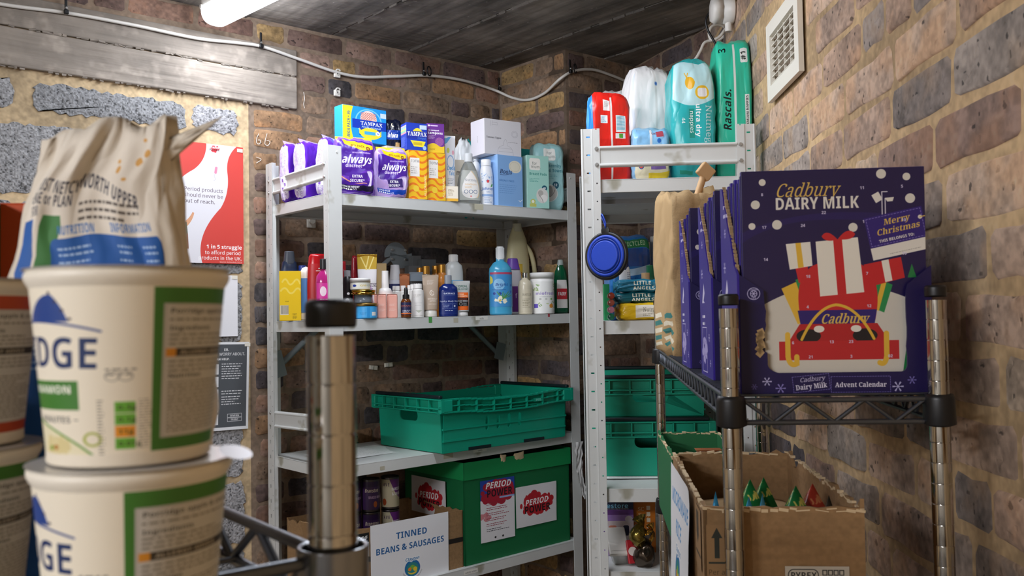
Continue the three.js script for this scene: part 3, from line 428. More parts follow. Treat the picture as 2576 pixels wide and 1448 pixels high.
// ================================================================== LEFT UNIT, TOP SHELF
// incontinence pad packs
const padSide = tex(160, 420, (g, w, h) => { fill(g, '#d9c6ea'); fill(g, '#ece2f5', 0, 0, 34, h); fill(g, '#f4eefa', 70, 0, 26, h); smallprint(g, 20, 30, 120, 22, 6, '#a68fc4', 5); fill(g, '#f6f1fb', 40, 240, 100, 120); for (let i = 0; i < 3; i++) fill(g, '#8d5fc0', 52 + (i % 2) * 36, 255 + i * 30, 24, 22); smallprint(g, 46, 345, 90, 6, 6, '#7a63a0', 8); });
const padFront = (big, count, tone) => tex(420, 560, (g, w, h) => {
  fill(g, big ? '#4a1d94' : '#9a76c8'); if (!big) { fill(g, '#4b1f95', 0, 70, w, 290); fill(g, '#b79ad6', 0, 360, w, 200); }
  poly(g, [[60, 0], [w, 40], [w, 85], [300, 120], [90, 60]], '#f5c51e'); text(g, 'BIG PACK', 160, 62, 34, '#6b3b10', { bold: true, rot: .1 }); disc(g, 350, 88, 24, '#7b4312'); text(g, count, 350, 89, 26, '#f5d24a', { bold: true, align: 'center' });
  text(g, 'sensitive bladder', 175, 140, 24, '#cdb6ec', { bold: true }); text(g, 'always', 60, 210, 112, '#ffffff', { style: 'italic', bold: true, sx: .92, skew: -.12, font: 'sans-serif' }); text(g, 'discreet', 100, 276, 46, '#e6daf6', { bold: true });
  path(g, 'M0 330 Q120 420 250 350 T420 330 V420 H0 Z', big ? '#6a35b4' : '#b79ad6'); path(g, 'M20 340 Q110 470 330 440', null, '#e8a184', big ? 12 : 1); poly(g, [[130, 360], [340, 340], [350, 440], [160, 450]], big ? '#4a1d94' : '#3a2a6e'); text(g, 'EXTRA', 170, 380, 38, '#fff', { bold: true }); text(g, 'SECURE*', 150, 422, 38, '#fff', { bold: true });
  path(g, 'M330 330 Q420 300 400 420 Q390 510 300 500 Q370 470 370 400 Z', '#ded0f0'); fill(g, big ? '#191432' : '#1546b4', 0, 470, w, 62); text(g, big ? 'ULTIMATE NIGHT' : 'LONG PLUS', 20, 488, 28, '#fff', { bold: true }); for (let i = 0; i < 8; i++) i < 6 ? disc(g, 30 + i * 26, 517, 10, '#fff') : ring(g, 30 + i * 26, 517, 9, '#fff', 3);
});
{ const sp = [[700, 726, .19, 358], [736, 768, .265, 352], [788, 823, .36, 342]];
  sp.forEach(([xl, xm, v, yt], i) => { const s = bA(0, v, xl, xm, xm + 20, yt, 66, null); s.w = .12; const c = hit(xm, 505, planeA(v)), t = s.turn; s.p[0] = c.x + (Math.cos(t) * s.w - Math.sin(t) * s.d) / 2; s.p[2] = c.z + (-Math.sin(t) * s.w - Math.cos(t) * s.d) / 2;
    softPack('pad_pack', ['lilac and purple pad pack turned narrow side out, against the rear upright', 'lilac and purple pad pack standing between two like it', 'lilac and purple pad pack leaning behind the front corner upright'][i], 'pad pack', s, { color: 0x6a2fc0, leftTex: padSide, front: null, seed: 3 + i, amp: .006, lean: i === 2 ? -.05 : .01, crimp: 0xc9b2e4 }, 'pad packs at the left end of the top shelf'); }); }
const pack12 = bA(0, .44, 840, 846, 943, 345, 22, .055); softPack('pad_pack', 'large purple pad pack marked big pack 12 with white script lettering', 'pad pack', pack12, { color: 0x7d55b8, front: padFront(true, '12'), seed: 11, amp: .006, crimp: 0xf5c51e, n: 9 });
const pack10 = bA(0, .44, 940, 950, 1027, 372, 24, .05); softPack('pad_pack', 'smaller purple pad pack with blue long plus band beside the orange boxes', 'pad pack', pack10, { color: 0xc3a9dc, front: padFront(false, '10'), seed: 12, amp: .006, crimp: 0xf0c030, n: 9 });
// packs behind that carry the tampon boxes
const backPack = bA(0, .34, 886, 892, 948, 352, 41, .11); softPack('pad_pack', 'plain purple pad pack behind the big pack, under the blue tampon box', 'pad pack', backPack, { color: 0x8a63c4, seed: 14, top: .12, bottom: .1, n: 14, amp: .002 });
const tampBig = tex(512, 420, (g, w, h) => {
  fill(g, '#1f9be6'); path(g, 'M120 0 Q60 210 130 420 L0 420 L0 0 Z', '#f2ea2e'); text(g, 'MEGA PACK • 36', 66, 400, 44, '#164a9c', { bold: true, rot: -Math.PI / 2 }); ring(g, 300, 170, 150, '#7fd0f4', 14); fill(g, '#123cb4', 110, 150, w, 110);
  disc(g, 300, 130, 96, '#f3d9cf'); for (let i = 0; i < 26; i++) ring(g, 222 + (i % 7) * 26, 70 + Math.floor(i / 7) * 28, 11, '#cf6a55', 5); fill(g, '#123cb4', 190, 150, 260, 190); path(g, 'M190 250 Q310 420 450 260 L450 330 Q320 420 190 320 Z', '#f4e437'); disc(g, 320, 310, 120, '#f4e437', 70); fill(g, '#47b2e8', 250, 285, 130, 40);
  text(g, 'TAMPAX', 205, 190, 58, '#fff', { bold: true, font: 'serif' }); text(g, 'PEARL Compak', 215, 235, 34, '#dff', { style: 'italic' }); disc(g, 410, 300, 26, '#fff'); text(g, '3x', 396, 300, 26, '#123cb4', { bold: true }); fill(g, '#cfe6f4', 440, 40, 70, 60); });
{ const y0 = backPack.p[1] + backPack.h - .004; carton('tampon_box', 'large bright blue tampon box marked mega pack 36 on top of the pad packs', 'tampon box', bA(0, .345, 842, 864, 973, 262, 41, null, y0), { front: P(tampBig), color: 0x27a3ea }); }
const supportY = yA(1000, 366, .36);
{ const s = bA(0, .37, 968, 974, 1020, 366, 41, .1); carton('product_carton', 'plain cream carton behind the small pad pack', 'carton', s, { color: 0xd9d2c4 });
  const k = bA(0, .34, 970, 974, 1012, 300, 20, .04, s.p[1] + s.h + .001); softPack('pad_pack', 'dark navy night pad pack between the two tampon boxes', 'pad pack', k, { color: 0x10162e, front: tex(256, 320, (g, w, h) => { fill(g, '#0c1226'); fill(g, '#123c9a', 0, 120, w, 110); text(g, 'alwa', 20, 180, 74, '#fff', { style: 'italic', bold: true }); disc(g, 110, 60, 26, '#f4e6c0'); disc(g, 122, 54, 24, '#0c1226'); fill(g, '#c9a36a', 150, 260, 70, 60); }), seed: 16, n: 10 }); }
// orange striped boxes with smaller boxes on top
const wavy = tex(256, 600, (g, w, h) => { fill(g, '#f6c21f'); for (let k = -1; k < 9; k++) { path(g, `M-20 ${k * 84 + 40} C40 ${k * 84 - 30} 90 ${k * 84 - 20} 128 ${k * 84 + 30} S220 ${k * 84 + 70} 276 ${k * 84}`, null, '#ee7a1c', 26); } fill(g, '#f0ece6', 20, 90, 130, 230); text(g, 'TOTM', 32, 130, 44, '#555'); smallprint(g, 32, 200, 90, 4, 13, '#8a8378', 4, 1.9); text(g, 'ALL ORGANIC', 226, 560, 40, '#ffe9a0', { bold: true, rot: -Math.PI / 2 }); disc(g, 100, 470, 40, '#f3d23a'); });
const totm1 = bA(0, .45, 1024, 1029, 1075, 377, 30, .05), totm2 = bA(0, .45, 1072, 1076, 1121, 383, 30, .05);
carton('striped_tampon_box', 'yellow and orange wavy striped tampon box beside the purple pad pack', 'tampon box', totm1, { front: P(wavy), color: 0xf6c21f }, 'wavy striped tampon boxes'); carton('striped_tampon_box', 'yellow and orange wavy striped tampon box beside the liquid talc tube', 'tampon box', totm2, { front: P(wavy), color: 0xf6c21f }, 'wavy striped tampon boxes');
carton('tampon_box', 'small royal blue tampon box with yellow panel on the striped boxes', 'tampon box', bA(0, .44, 994, 1024, 1076, 308, 28, .05, totm1.p[1] + totm1.h + .002), { color: 0x1c3fb8, front: P(tex(360, 380, (g, w, h) => { fill(g, '#1b3cb6'); path(g, 'M110 110 Q190 20 280 110 Z', '#f2df34'); fill(g, '#c6dcef', 230, 20, 120, 60); fill(g, '#1a2f9e', 0, 110, w, 110); text(g, 'TAMPAX', 18, 150, 78, '#fff', { bold: true, font: 'serif', sx: .95 }); text(g, 'Compak', 190, 205, 40, '#5f9ee8', { style: 'italic' }); poly(g, [[70, 240], [330, 250], [290, 330], [130, 325]], '#f2df34'); fill(g, '#cdb22a', 120, 265, 150, 40); disc(g, 310, 340, 30, '#9fc6f0'); })), side: P(tex(200, 380, (g, w, h) => { fill(g, '#2a3fae'); ['#c7b9e4', '#9fd2ea', '#e9e27c', '#8fd7a0', '#ef9aa0'].forEach((c, i) => fill(g, c, 0, 30 + i * 24, w, 22)); smallprint(g, 14, 190, 170, 14, 6, '#8aa0e4', 6); })) });
carton('tampon_box', 'purple and yellow compact tampon box on the striped boxes', 'tampon box', bA(0, .44, 1073, 1077, 1119, 310, 22, .05, totm2.p[1] + totm2.h + .002), { color: 0x6a2f8e, front: P(tex(256, 440, (g, w, h) => { fill(g, '#6c2f90'); path(g, 'M0 330 Q90 270 150 320 T256 330 V440 H0 Z', '#efc92c'); disc(g, 26, 30, 14, '#fff'); fill(g, '#d9bfe6', 48, 20, 110, 20); text(g, '18 compact', 14, 100, 30, '#fff', { bold: true }); text(g, 'tampons', 12, 140, 52, '#fff', { bold: true }); smallprint(g, 14, 180, 120, 4, 9, '#d3b6e2', 3); for (let i = 0; i < 5; i++) ring(g, 180, 270, 10 + i * 12, '#d98fb8', 4); text(g, 'super', 30, 385, 34, '#8a5a10'); })) });
// tube, bottles and boxes of baby things
squeezeTube('talc_tube', 'white liquid talc tube with rainbow print and blue cap', 'tube', cA(0, .42, 1120, 1148, 342), { turn: .3, cap: [.2, .4, M(0x4b9be0, .4)], mat: P(tex(200, 500, (g, w, h) => { fill(g, '#f3f5f8'); poly(g, [[0, 0], [120, 0], [40, 60], [0, 70]], '#5fb0e6'); disc(g, 60, 130, 26, '#d7dd5a'); disc(g, 150, 150, 22, '#f0b3c4'); ring(g, 100, 240, 60, '#8fb6e4', 12); text(g, 'Liquid', 34, 300, 52, '#3f95d6', { bold: true }); text(g, 'Talc', 66, 350, 52, '#3f95d6', { bold: true }); smallprint(g, 40, 400, 120, 4, 9, '#8a96a4', 2); })) });
carton('small_cream_box', 'small cream box with yellow foot at the shelf edge before the talc tube', 'box', bA(0, .455, 1114, 1119, 1153, 468, 18, .03), { color: 0xefe6cf, front: P(tex(160, 160, (g, w, h) => { fill(g, '#f1e9d6'); fill(g, '#f0b83c', 0, 130, w, 30); smallprint(g, 40, 30, 80, 6, 8, '#a08c6c', 7); })) });
carton('cream_carton', 'tall cream carton half hidden behind the clear wash bottle', 'carton', bA(0, .36, 1140, 1146, 1178, 402, 20, .05), { color: 0xece4d2, front: P(tex(128, 256, (g) => { fill(g, '#ece4d2'); text(g, 'mu', 12, 70, 40, '#6b6257', { bold: true }); })) });
{ const t = thing('white_plastic_bag', 'crumpled white plastic bag behind the talc tube', 'bag', cA(0, .26, 1146, 1192, 352).p, .3); const s = cA(0, .26, 1146, 1192, 352); part(t, 'bag', packGeo(s.r * 2, s.h, .09, 21, { amp: .016, top: .7, narrow: .4, n: 4 }), M(0xe9edee, .3)); }
softPack('teal_pack', 'teal film pack behind the white box of baby bottles', 'pack', bA(0, .17, 1158, 1165, 1206, 352, 20, .06), { color: 0x1fa9a6, seed: 23, amp: .012, n: 5 });
bottle('baby_wash_bottle', 'clear flat baby wash bottle with a drop shaped label', 'bottle', cA(0, .41, 1148, 1212, 386), { turn: .35, flat: .5, profile: [[.9, 0], [.98, .03], [1, .15], [.97, .3], [.86, .5], [.62, .7], [.42, .8], [.3, .82], [.3, .86]], mat: M(0xd5d8d4, .12, { transmission: .75, thickness: .03, ior: 1.36, attenuationColor: 0xc9cdbb, attenuationDistance: .12 }), cap: [.83, 1, .34, M(0xe4e8ea, .3)], label: P(tex(256, 360, (g, w, h) => { fill(g, '#b9bcb4'); path(g, 'M140 10 C230 90 250 220 220 300 C200 350 80 360 40 290 C10 200 60 80 140 10 Z', '#f6f3ee'); path(g, 'M150 10 C250 110 256 260 200 330', null, '#f0d2a0', 10); text(g, 'Nutmeg', 60, 120, 40, '#8b8f95', { font: 'serif' }); text(g, 'newborn', 64, 170, 34, '#e7c48c'); text(g, 'wash', 64, 205, 34, '#e7c48c'); for (const x of [80, 130, 180]) ring(g, x, 260, 20, '#3d5a86', 5); disc(g, 130, 315, 9, '#e88'); })), labelSpan: [.08, .66], labelArc: 2.0 });
bottle('talc_bottle', 'white baby powder bottle with blue lettering and a green leaf', 'bottle', cA(0, .415, 1207, 1241, 402), { turn: .35, flat: .8, profile: [[.9, 0], [1, .03], [1, .62], [.94, .74], [.8, .84], [.72, .87]], mat: M(0xeef1f6, .3), cap: [.86, 1, .78, M(0xf4f6f8, .35)], label: P(tex(256, 400, (g, w, h) => { fill(g, '#eef2f8'); for (let i = 0; i < 24; i++) disc(g, 30 + hsh(i, 1, 3) * 200, 20 + hsh(i, 2, 3) * 110, 8, ['#9ec1ea', '#c9d8ee', '#7fa8dc'][i % 3]); disc(g, 128, 120, 20, '#e4484e'); path(g, 'M170 190 Q190 140 215 150 Q220 190 170 190', '#47a648'); text(g, "Johnson's", 30, 215, 52, '#3f6fbe', { style: 'italic', bold: true }); text(g, 'baby', 105, 255, 26, '#3f6fbe'); fill(g, '#9cbbe6', 30, 285, 200, 30); smallprint(g, 70, 330, 130, 5, 9, '#5d7fb6', 8); })), labelSpan: [.05, .72], labelArc: 2.6 });
bottle('white_bottle', 'plain white bottle behind the baby powder', 'bottle', cA(0, .34, 1188, 1210, 392), { mat: M(0xe9ebee, .35), cap: [.9, 1, .6, M(0xdfe4ea, .4)] });
const boots = bA(0, .45, 1204, 1253, 1315, 388, 38, null);
carton('pale_blue_carton', 'pale blue breast pad carton with round pad picture', 'carton', boots, { color: 0x8fb8e8, front: P(tex(300, 620, (g, w, h) => { fill(g, '#86b3e6'); disc(g, 210, 130, 76, '#e6e2cf'); ring(g, 205, 130, 58, '#cfc9b2', 4); text(g, 'Boots', 22, 200, 76, '#22345e', { style: 'italic', font: 'serif', bold: true, sx: .7 }); path(g, 'M30 240 Q90 250 130 225', null, '#22345e', 6); text(g, 'BREAST PADS', 18, 310, 30, '#4e7fc0', { bold: true, sx: .95 }); smallprint(g, 18, 360, 220, 5, 11, '#6c9ad4', 4, 2.2); path(g, 'M250 540 l14 16 l26 -26', null, '#e8f1fb', 8); })) });
carton('white_bottle_box', 'white box with grey line drawings of baby bottles on the blue carton', 'box', bA(0, .43, 1185, 1221, 1312, 297, 34, null, boots.p[1] + boots.h + .002), { color: 0xe7e5ea, front: P(tex(512, 460, (g, w, h) => { fill(g, '#d9d8dc'); text(g, 'Tommee Tippee', 28, 240, 34, '#4a4a50', { bold: true, sx: .78 }); smallprint(g, 330, 280, 150, 1, 10, '#97969c', 2); ring(g, 420, 170, 44, '#a9a8ae', 3); ring(g, 420, 170, 30, '#a9a8ae', 3); path(g, 'M180 460 Q175 380 210 350 L260 330 Q270 250 290 250 Q310 250 315 330 L360 350 Q400 380 395 460', null, '#a3a2a8', 3); path(g, 'M200 370 H380 M195 415 H390', null, '#a3a2a8', 3); path(g, 'M90 20 V90 M110 10 V80 M110 40 H180 V70 H110', null, '#a9a8ae', 3); })), side: P(tex(200, 460, (g) => { fill(g, '#e9e6ee'); text(g, 'made for me', 100, 300, 16, '#9a98a0', { rot: -Math.PI / 2 }); })) });
carton('mint_carton', 'mint green breast pads carton with a round baby picture', 'carton', bA(0, .45, 1312, 1327, 1381, 390, 28, null), { color: 0xb9e2d6, front: P(tex(280, 620, (g, w, h) => { fill(g, '#a5d8cb'); g.fillStyle = '#f1efe6'; g.beginPath(); g.roundRect(30, 30, 140, 140, 24); g.fill(); text(g, 'for', 66, 90, 48, '#7a8078'); text(g, 'mum.', 50, 130, 48, '#7a8078'); text(g, 'Breast Pads', 28, 215, 42, '#3f8f84', { bold: true, sx: .95 }); smallprint(g, 30, 270, 140, 3, 10, '#5aa79b', 3); disc(g, 220, 380, 34, '#1f5a6e'); text(g, '40', 220, 378, 30, '#fff', { align: 'center', bold: true }); disc(g, 190, 470, 76, '#d9d8d2', 90); disc(g, 170, 440, 34, '#b3b0aa'); disc(g, 210, 500, 44, '#e9e7e2'); path(g, 'M150 470 Q190 500 200 550', null, '#77736e', 6); disc(g, 70, 545, 32, '#c3c76a'); disc(g, 70, 545, 18, '#eef0dc'); fill(g, '#c3c76a', 28, 570, 84, 36); })) });
softPack('towel_pack', 'mint green maternity towel pack beside the right upright', 'towel pack', bA(0, .41, 1340, 1346, 1421, 358, 18, .07), { color: 0xa6d6d6, seed: 31, amp: .006, top: .25, front: tex(360, 720, (g, w, h) => { fill(g, '#9fd0d2'); g.fillStyle = '#eef0ea'; g.beginPath(); g.roundRect(110, 40, 140, 150, 26); g.fill(); text(g, 'for', 150, 100, 48, '#76807c'); text(g, 'mum.', 130, 145, 48, '#76807c'); text(g, 'Maternity', 100, 245, 46, '#2f7f8e', { bold: true }); text(g, 'Maxi Towels', 90, 295, 46, '#2f7f8e', { bold: true }); smallprint(g, 100, 340, 180, 3, 10, '#5aa3ac', 5); disc(g, 250, 450, 40, '#1f5a6e'); text(g, '12', 250, 446, 40, '#fff', { align: 'center', bold: true }); ring(g, 180, 540, 90, '#e8e6e0', 6); disc(g, 180, 540, 84, '#c4c1ba'); disc(g, 176, 520, 36, '#8d8a84', 60); path(g, 'M120 500 Q180 640 240 500', null, '#77736e', 8); disc(g, 70, 650, 34, '#e8a25c'); fill(g, '#e8a25c', 30, 665, 80, 30); }) });
carton('teal_carton', 'dark teal carton behind the mint cartons', 'carton', bA(0, .27, 1306, 1312, 1350, 374, 30, .06), { color: 0x178f8c });

// ================================================================== LEFT UNIT, SECOND SHELF: toiletries
const W_ = (c) => M(c, .35);
const lab = (w, h, f, r = .4) => P(tex(w, h, f), r);
bottle('dark_shower_bottle', 'dark blue shower bottle with grey cap behind the yellow carton', 'bottle', cA(1, .2, 708, 750, 632), { turn: .5, flat: .6, mat: W_(0x16233c), cap: [.82, 1, .72, W_(0x3a3f48), .8], label: lab(128, 200, (g, w, h) => { fill(g, '#1a2b48'); fill(g, '#e0475a', 40, 20, 50, 26); disc(g, 60, 110, 36, '#6fb2c8'); smallprint(g, 30, 150, 60, 4, 8, '#dfe8f0', 3); }), labelSpan: [.1, .75] });
carton('yellow_carton', 'bright yellow carton with barcode at the left end of the toiletries', 'carton', bA(1, .33, 698, 703, 757, 682, 12, .05), { color: 0xf0c918, front: lab(280, 560, (g, w, h) => { fill(g, '#eec716'); path(g, 'M40 120 q40 -60 70 0 t80 0 t80 20 M20 220 q50 -60 90 0 t90 0 t90 20', null, '#f4da5a', 22); text(g, '8 ml', 80, 340, 20, '#6a5a10', { bold: true }); fill(g, '#d8d2c0', 8, 385, 110, 110); for (let i = 0; i < 26; i++) if (hsh(i, 3, 1) > .4) fill(g, '#4a4640', 12 + i * 4, 388, 2.6, 94); text(g, '♻ ♻', 160, 430, 36, '#3a3510', { bold: true }); smallprint(g, 170, 480, 60, 5, 8, '#6a5a10', 4); }) });
bottle('roll_on_bottle', 'white and sky blue roll-on bottle beside the yellow carton', 'bottle', cA(1, .335, 755, 786, 670), { flat: .7, mat: W_(0xf0efe8), profile: [[.95, 0], [1, .02], [1, .8], [.9, .9], [.6, .97], [0, 1]], label: lab(64, 128, (g) => { fill(g, '#5b94dc'); text(g, 'S', 40, 70, 30, '#fff'); }), labelSpan: [.14, .78], labelArc: 4 });
bottle('red_shampoo_bottle', 'tall glossy red shampoo bottle behind the corner upright', 'bottle', cA(1, .37, 774, 829, 639), { turn: .4, flat: .6, mat: M(0xb3141c, .2), profile: [[.92, 0], [1, .03], [1, .5], [.94, .8], [.84, .96], [.7, 1], [0, 1]], label: lab(128, 256, (g, w, h) => { fill(g, '#b3141c'); fill(g, '#e8e0d8', 60, 30, 50, 8); fill(g, '#e8e0d8', 50, 48, 60, 6); disc(g, 80, 90, 22, '#d8483a'); }), labelSpan: [.3, .85] });
bottle('pink_shower_gel', 'clear pink shower gel bottle with black cap behind the upright', 'bottle', cA(1, .435, 795, 838, 651), { turn: .2, flat: .7, mat: M(0xd2338e, .15, { transmission: .35, thickness: .02 }), profile: [[.92, 0], [1, .03], [1, .6], [.9, .72], [.45, .8], [.42, .84]], cap: [.83, 1, .5, W_(0x1a1a1e)], label: lab(128, 160, (g, w, h) => { fill(g, '#d8359a'); disc(g, 56, 40, 24, '#f4dce8'); smallprint(g, 30, 76, 80, 4, 8, '#f6cfe2', 5); }), labelSpan: [.06, .6], labelArc: 2 });
bottle('black_hair_bottle', 'black styling bottle standing behind the face cream jars', 'bottle', cA(1, .4, 861, 888, 680), { mat: W_(0x17171a), cap: [.86, 1, .6, W_(0x8c8c90)], label: lab(64, 128, (g) => { fill(g, '#17171a'); disc(g, 40, 30, 6, '#fff'); disc(g, 36, 60, 8, '#ddd'); text(g, 'G', 30, 100, 26, '#ddd'); }) });
bottle('dark_red_bottle', 'dark red tapering bottle beside the gold topped tube', 'bottle', cA(1, .35, 882, 905, 643), { mat: M(0x8e1424, .2), profile: [[.95, 0], [1, .03], [.95, .5], [.62, .96], [.5, 1], [0, 1]] });
squeezeTube('conditioner_tube', 'lilac and white conditioner tube with a folded gold foil end', 'tube', cA(1, .4, 900, 950, 640), { turn: .25, cap: [.1, .38, W_(0x6a4f9c)], crimp: M(0xc9a63c, .2, { metalness: .9 }), mat: P(tex(256, 460, (g, w, h) => { fill(g, '#ecebef'); fill(g, '#c8a53e', 0, 0, w, 110); path(g, 'M40 0 L120 110 M150 0 L110 110 M220 0 L150 110', null, '#efdc8a', 14); path(g, 'M30 190 Q160 170 190 300 L190 460 L20 460 Z', '#c5a2dc'); text(g, 'PANTENE', 78, 240, 40, '#3b2f4a', { font: 'serif', bold: true, sx: .85 }); smallprint(g, 90, 268, 120, 1, 8, '#7a6a90', 3); fill(g, '#7d5fae', 140, 400, 70, 60); }), .25) });
const jarBlue = cA(1, .44, 894, 950, 762); jar('sky_blue_jar', 'sky blue cream jar with gold lid, bottom of the jar stack', 'jar', jarBlue, { turn: .3, mat: M(0x3ea6e6, .25), lid: [.2, M(0xa98a4a, .3, { metalness: .7 })], label: lab(256, 128, (g) => { fill(g, '#45abea'); fill(g, '#2e96dc', 120, 0, 24, 128); smallprint(g, 60, 70, 60, 2, 8, '#1d6fb0', 4); fill(g, '#f0f0ec', 160, 60, 40, 46); }) });
const jarGrey = cA(1, .44, 890, 938, 742, jarBlue.p[1] + jarBlue.h); jar('grey_jar', 'slate grey glass jar in the middle of the jar stack', 'jar', jarGrey, { mat: M(0x6e7780, .2), lid: [.12, M(0x7d868e, .25)] });
const jarGold = cA(1, .44, 883, 946, 729, jarGrey.p[1] + jarGrey.h); jar('gold_lid_jar', 'flat jar with mirror gold rim in the jar stack', 'jar', jarGold, { mat: M(0xc9a24a, .12, { metalness: 1 }), lid: [.2, M(0xd8b45c, .15, { metalness: 1 })] });
jar('face_cream_jar', 'white face cream jar with a small blue round logo on top of the jar stack', 'jar', cA(1, .44, 881, 933, 700, jarGold.p[1] + jarGold.h), { turn: .25, mat: M(0xe6e6dc, .35), lid: [.36, M(0xf4f4f2, .3)], label: lab(256, 80, (g) => { fill(g, '#e4e4d8'); disc(g, 70, 38, 18, '#1c3a94', 16); text(g, 'Q10', 120, 36, 30, '#d6b84c', { bold: true }); smallprint(g, 180, 20, 60, 3, 7, '#9fb0a4', 3); }) });
squeezeTube('beige_tube', 'beige sun cream tube behind the white bottle', 'tube', cA(1, .33, 947, 974, 662), { turn: .3, mat: M(0xcdb07c, .4), color: 0xcdb07c, cap: [.1, .4, W_(0xb8996a)] });
bottle('white_lotion_bottle', 'white lotion bottle with tapered white cap and framed label', 'bottle', cA(1, .42, 953, 987, 681), { turn: .25, mat: W_(0xe6e3e0), profile: [[.92, 0], [1, .03], [1, .55], [.85, .62], [.5, .64]], cap: [.63, 1, .56, W_(0xf1efed), .88], label: lab(128, 100, (g) => { fill(g, '#e2dfdc'); g.strokeStyle = '#a8a4a0'; g.strokeRect(30, 20, 96, 70); text(g, 'LIZZIENZ', 40, 50, 18, '#8a8682', { font: 'serif' }); }), labelSpan: [.12, .5] });
[[941, 952, .42], [950, 973, .445], [974, 1001, .445]].forEach(([a, b, v], i) => carton('peach_box', ['narrow peach skincare box behind the jar stack', 'peach skincare box beside the sky blue jar', 'peach skincare box beside the amber dropper bottle'][i], 'box', bA(1, v, a - 3, a, b, 740, 14, .03), { color: 0xf0b0a0, bevel: .005, rough: .5, front: lab(128, 300, (g, w, h) => { fill(g, '#efaf9f'); fill(g, '#e08a7a', 30, 12, 60, 8); smallprint(g, 20, 120, 90, 3, 6, '#f8d6cc', 3); smallprint(g, 20, 180, 90, 4, 6, '#f8d6cc', 6); }) }, 'peach skincare boxes'));
bottle('navy_deodorant', 'navy deodorant with white domed cap and square letter logo', 'bottle', cA(1, .33, 980, 1010, 666), { turn: .3, mat: W_(0x1d2a5c), profile: [[.96, 0], [1, .02], [1, .7], [.98, .72]], cap: [.7, 1, 1, W_(0xc9c9cc), .72], label: lab(160, 220, (g, w, h) => { fill(g, '#1b285a'); fill(g, '#cfd2dc', 0, 0, w, 26); g.strokeStyle = '#d8dcea'; g.lineWidth = 4; g.strokeRect(50, 46, 70, 110); text(g, 'T', 60, 80, 40, '#e8eaf4', { bold: true }); text(g, 'U', 84, 124, 40, '#e8eaf4', { bold: true }); path(g, 'M30 90 H60 M44 76 V104', null, '#e8eaf4', 4); }), labelSpan: [.1, .71] });
squeezeTube('copper_tube', 'small tube with a shiny copper end behind the white bottles', 'tube', cA(1, .36, 1006, 1032, 688), { turn: .3, crimp: M(0xb5744e, .25, { metalness: .8 }), mat: P(tex(64, 128, (g) => { fill(g, '#d9d4d0'); fill(g, '#b06c46', 0, 0, 64, 66); }), .3), cap: [.1, .4, W_(0xd0ccc8)] });
squeezeTube('black_grey_tube', 'black and grey mens face tube with white block lettering', 'tube', cA(1, .37, 1031, 1066, 684), { turn: .3, crimp: W_(0x6d767e), mat: P(tex(180, 300, (g, w, h) => { fill(g, '#1b1b1d'); fill(g, '#6f7a84', 0, 0, w, 60); text(g, "L'OREAL", 26, 92, 38, '#fff', { bold: true, sx: .9 }); text(g, 'MEN', 30, 128, 38, '#fff', { bold: true }); fill(g, '#b0a894', 80, 150, 100, 150); }), .35), cap: [.1, .4, W_(0x2a2a2c)] });
const whiteTube = (x0, x1, yt, v, lbl, big) => bottle('white_mini_bottle', lbl, 'bottle', cA(1, v, x0, x1, yt), { turn: .2, mat: W_(0xedebe6), profile: [[.95, 0], [1, .02], [1, .8], [.72, .83], [.66, .85]], cap: [.86, 1, .72, W_(0xf6f5f2)], ...(big ? { label: lab(128, 256, (g) => { fill(g, '#f0eeea'); smallprint(g, 24, 30, 70, 3, 7, '#b9b5ae', 3); path(g, 'M30 120 h60 M40 150 h40', null, '#b9b5ae', 2); poly(g, [[40, 200], [90, 200], [64, 230]], '#c4c8b8'); }), labelSpan: [.06, .76] } : {}) }, 'slim white mini bottles');
whiteTube(1037, 1067, 714, .435, 'slim white mini bottle with printed label beside the beige face tube', true);
for (const [a, b, yt, v] of [[986, 1000, 719, .36], [991, 1009, 719, .38], [1006, 1024, 718, .385], [1024, 1036, 717, .395], [1031, 1046, 715, .41]]) whiteTube(a, b, yt, v, 'slim white mini bottle in the row behind the amber dropper', false);
{ const s = cA(1, .45, 1009, 1035, 722); bottle('dropper_bottle', 'amber dropper bottle with black rubber bulb and navy label', 'bottle', s, { turn: .3, mat: M(0x7a3f12, .12, { transmission: .4, thickness: .02 }), profile: [[.92, 0], [1, .03], [1, .52], [.8, .6], [.5, .63]], cap: [.6, .76, .62, blackPlastic], ribs: true, label: lab(160, 160, (g, w, h) => { fill(g, '#262a52'); smallprint(g, 20, 40, 110, 2, 9, '#d06a4a', 4); smallprint(g, 40, 100, 90, 3, 9, '#e6e6f2', 6); fill(g, '#e87a3a', 0, 140, w, 12); }), labelSpan: [.1, .5], labelArc: 3.6 });
  const t = scene.children[scene.children.length - 1]; part(t, 'rubber_bulb', lathe([[s.r * .42, s.h * .76], [s.r * .4, s.h * .9], [s.r * .3, s.h * .98], [0, s.h]], 18), blackPlastic); }
[[1052, 1066, 673], [1063, 1083, 669], [1090, 1106, 668], [1103, 1124, 665]].forEach(([a, b, yt], i) => { const v = .25 + (i % 2) * .035, s = cA(1, v, (a + b) / 2 - 11, (a + b) / 2 + 11, yt); bottle('gold_cap_bottle', ['bottle with brass coloured cap behind the beige face tube, second in its row', 'bottle with brass coloured cap at the wall end of its row', 'bottle with brass coloured cap third in the row behind the blue wash', 'orange labelled bottle with brass coloured cap behind the blue wash'][i], 'bottle', s, { mat: M([0x6d5c4a, 0x8a7a66, 0xc9853e, 0xd98a3a][i], .2), cap: [.84, 1, .85, M(0xc08a3a, .3, { metalness: .7 })], label: lab(96, 128, (g) => { fill(g, i > 1 ? '#dd8a34' : '#6a5646'); text(g, 'P', 56, 40, 44, '#3a220c', { font: 'serif', bold: true }); }), labelSpan: [.1, .7] }, 'bottles with brass coloured caps'); });
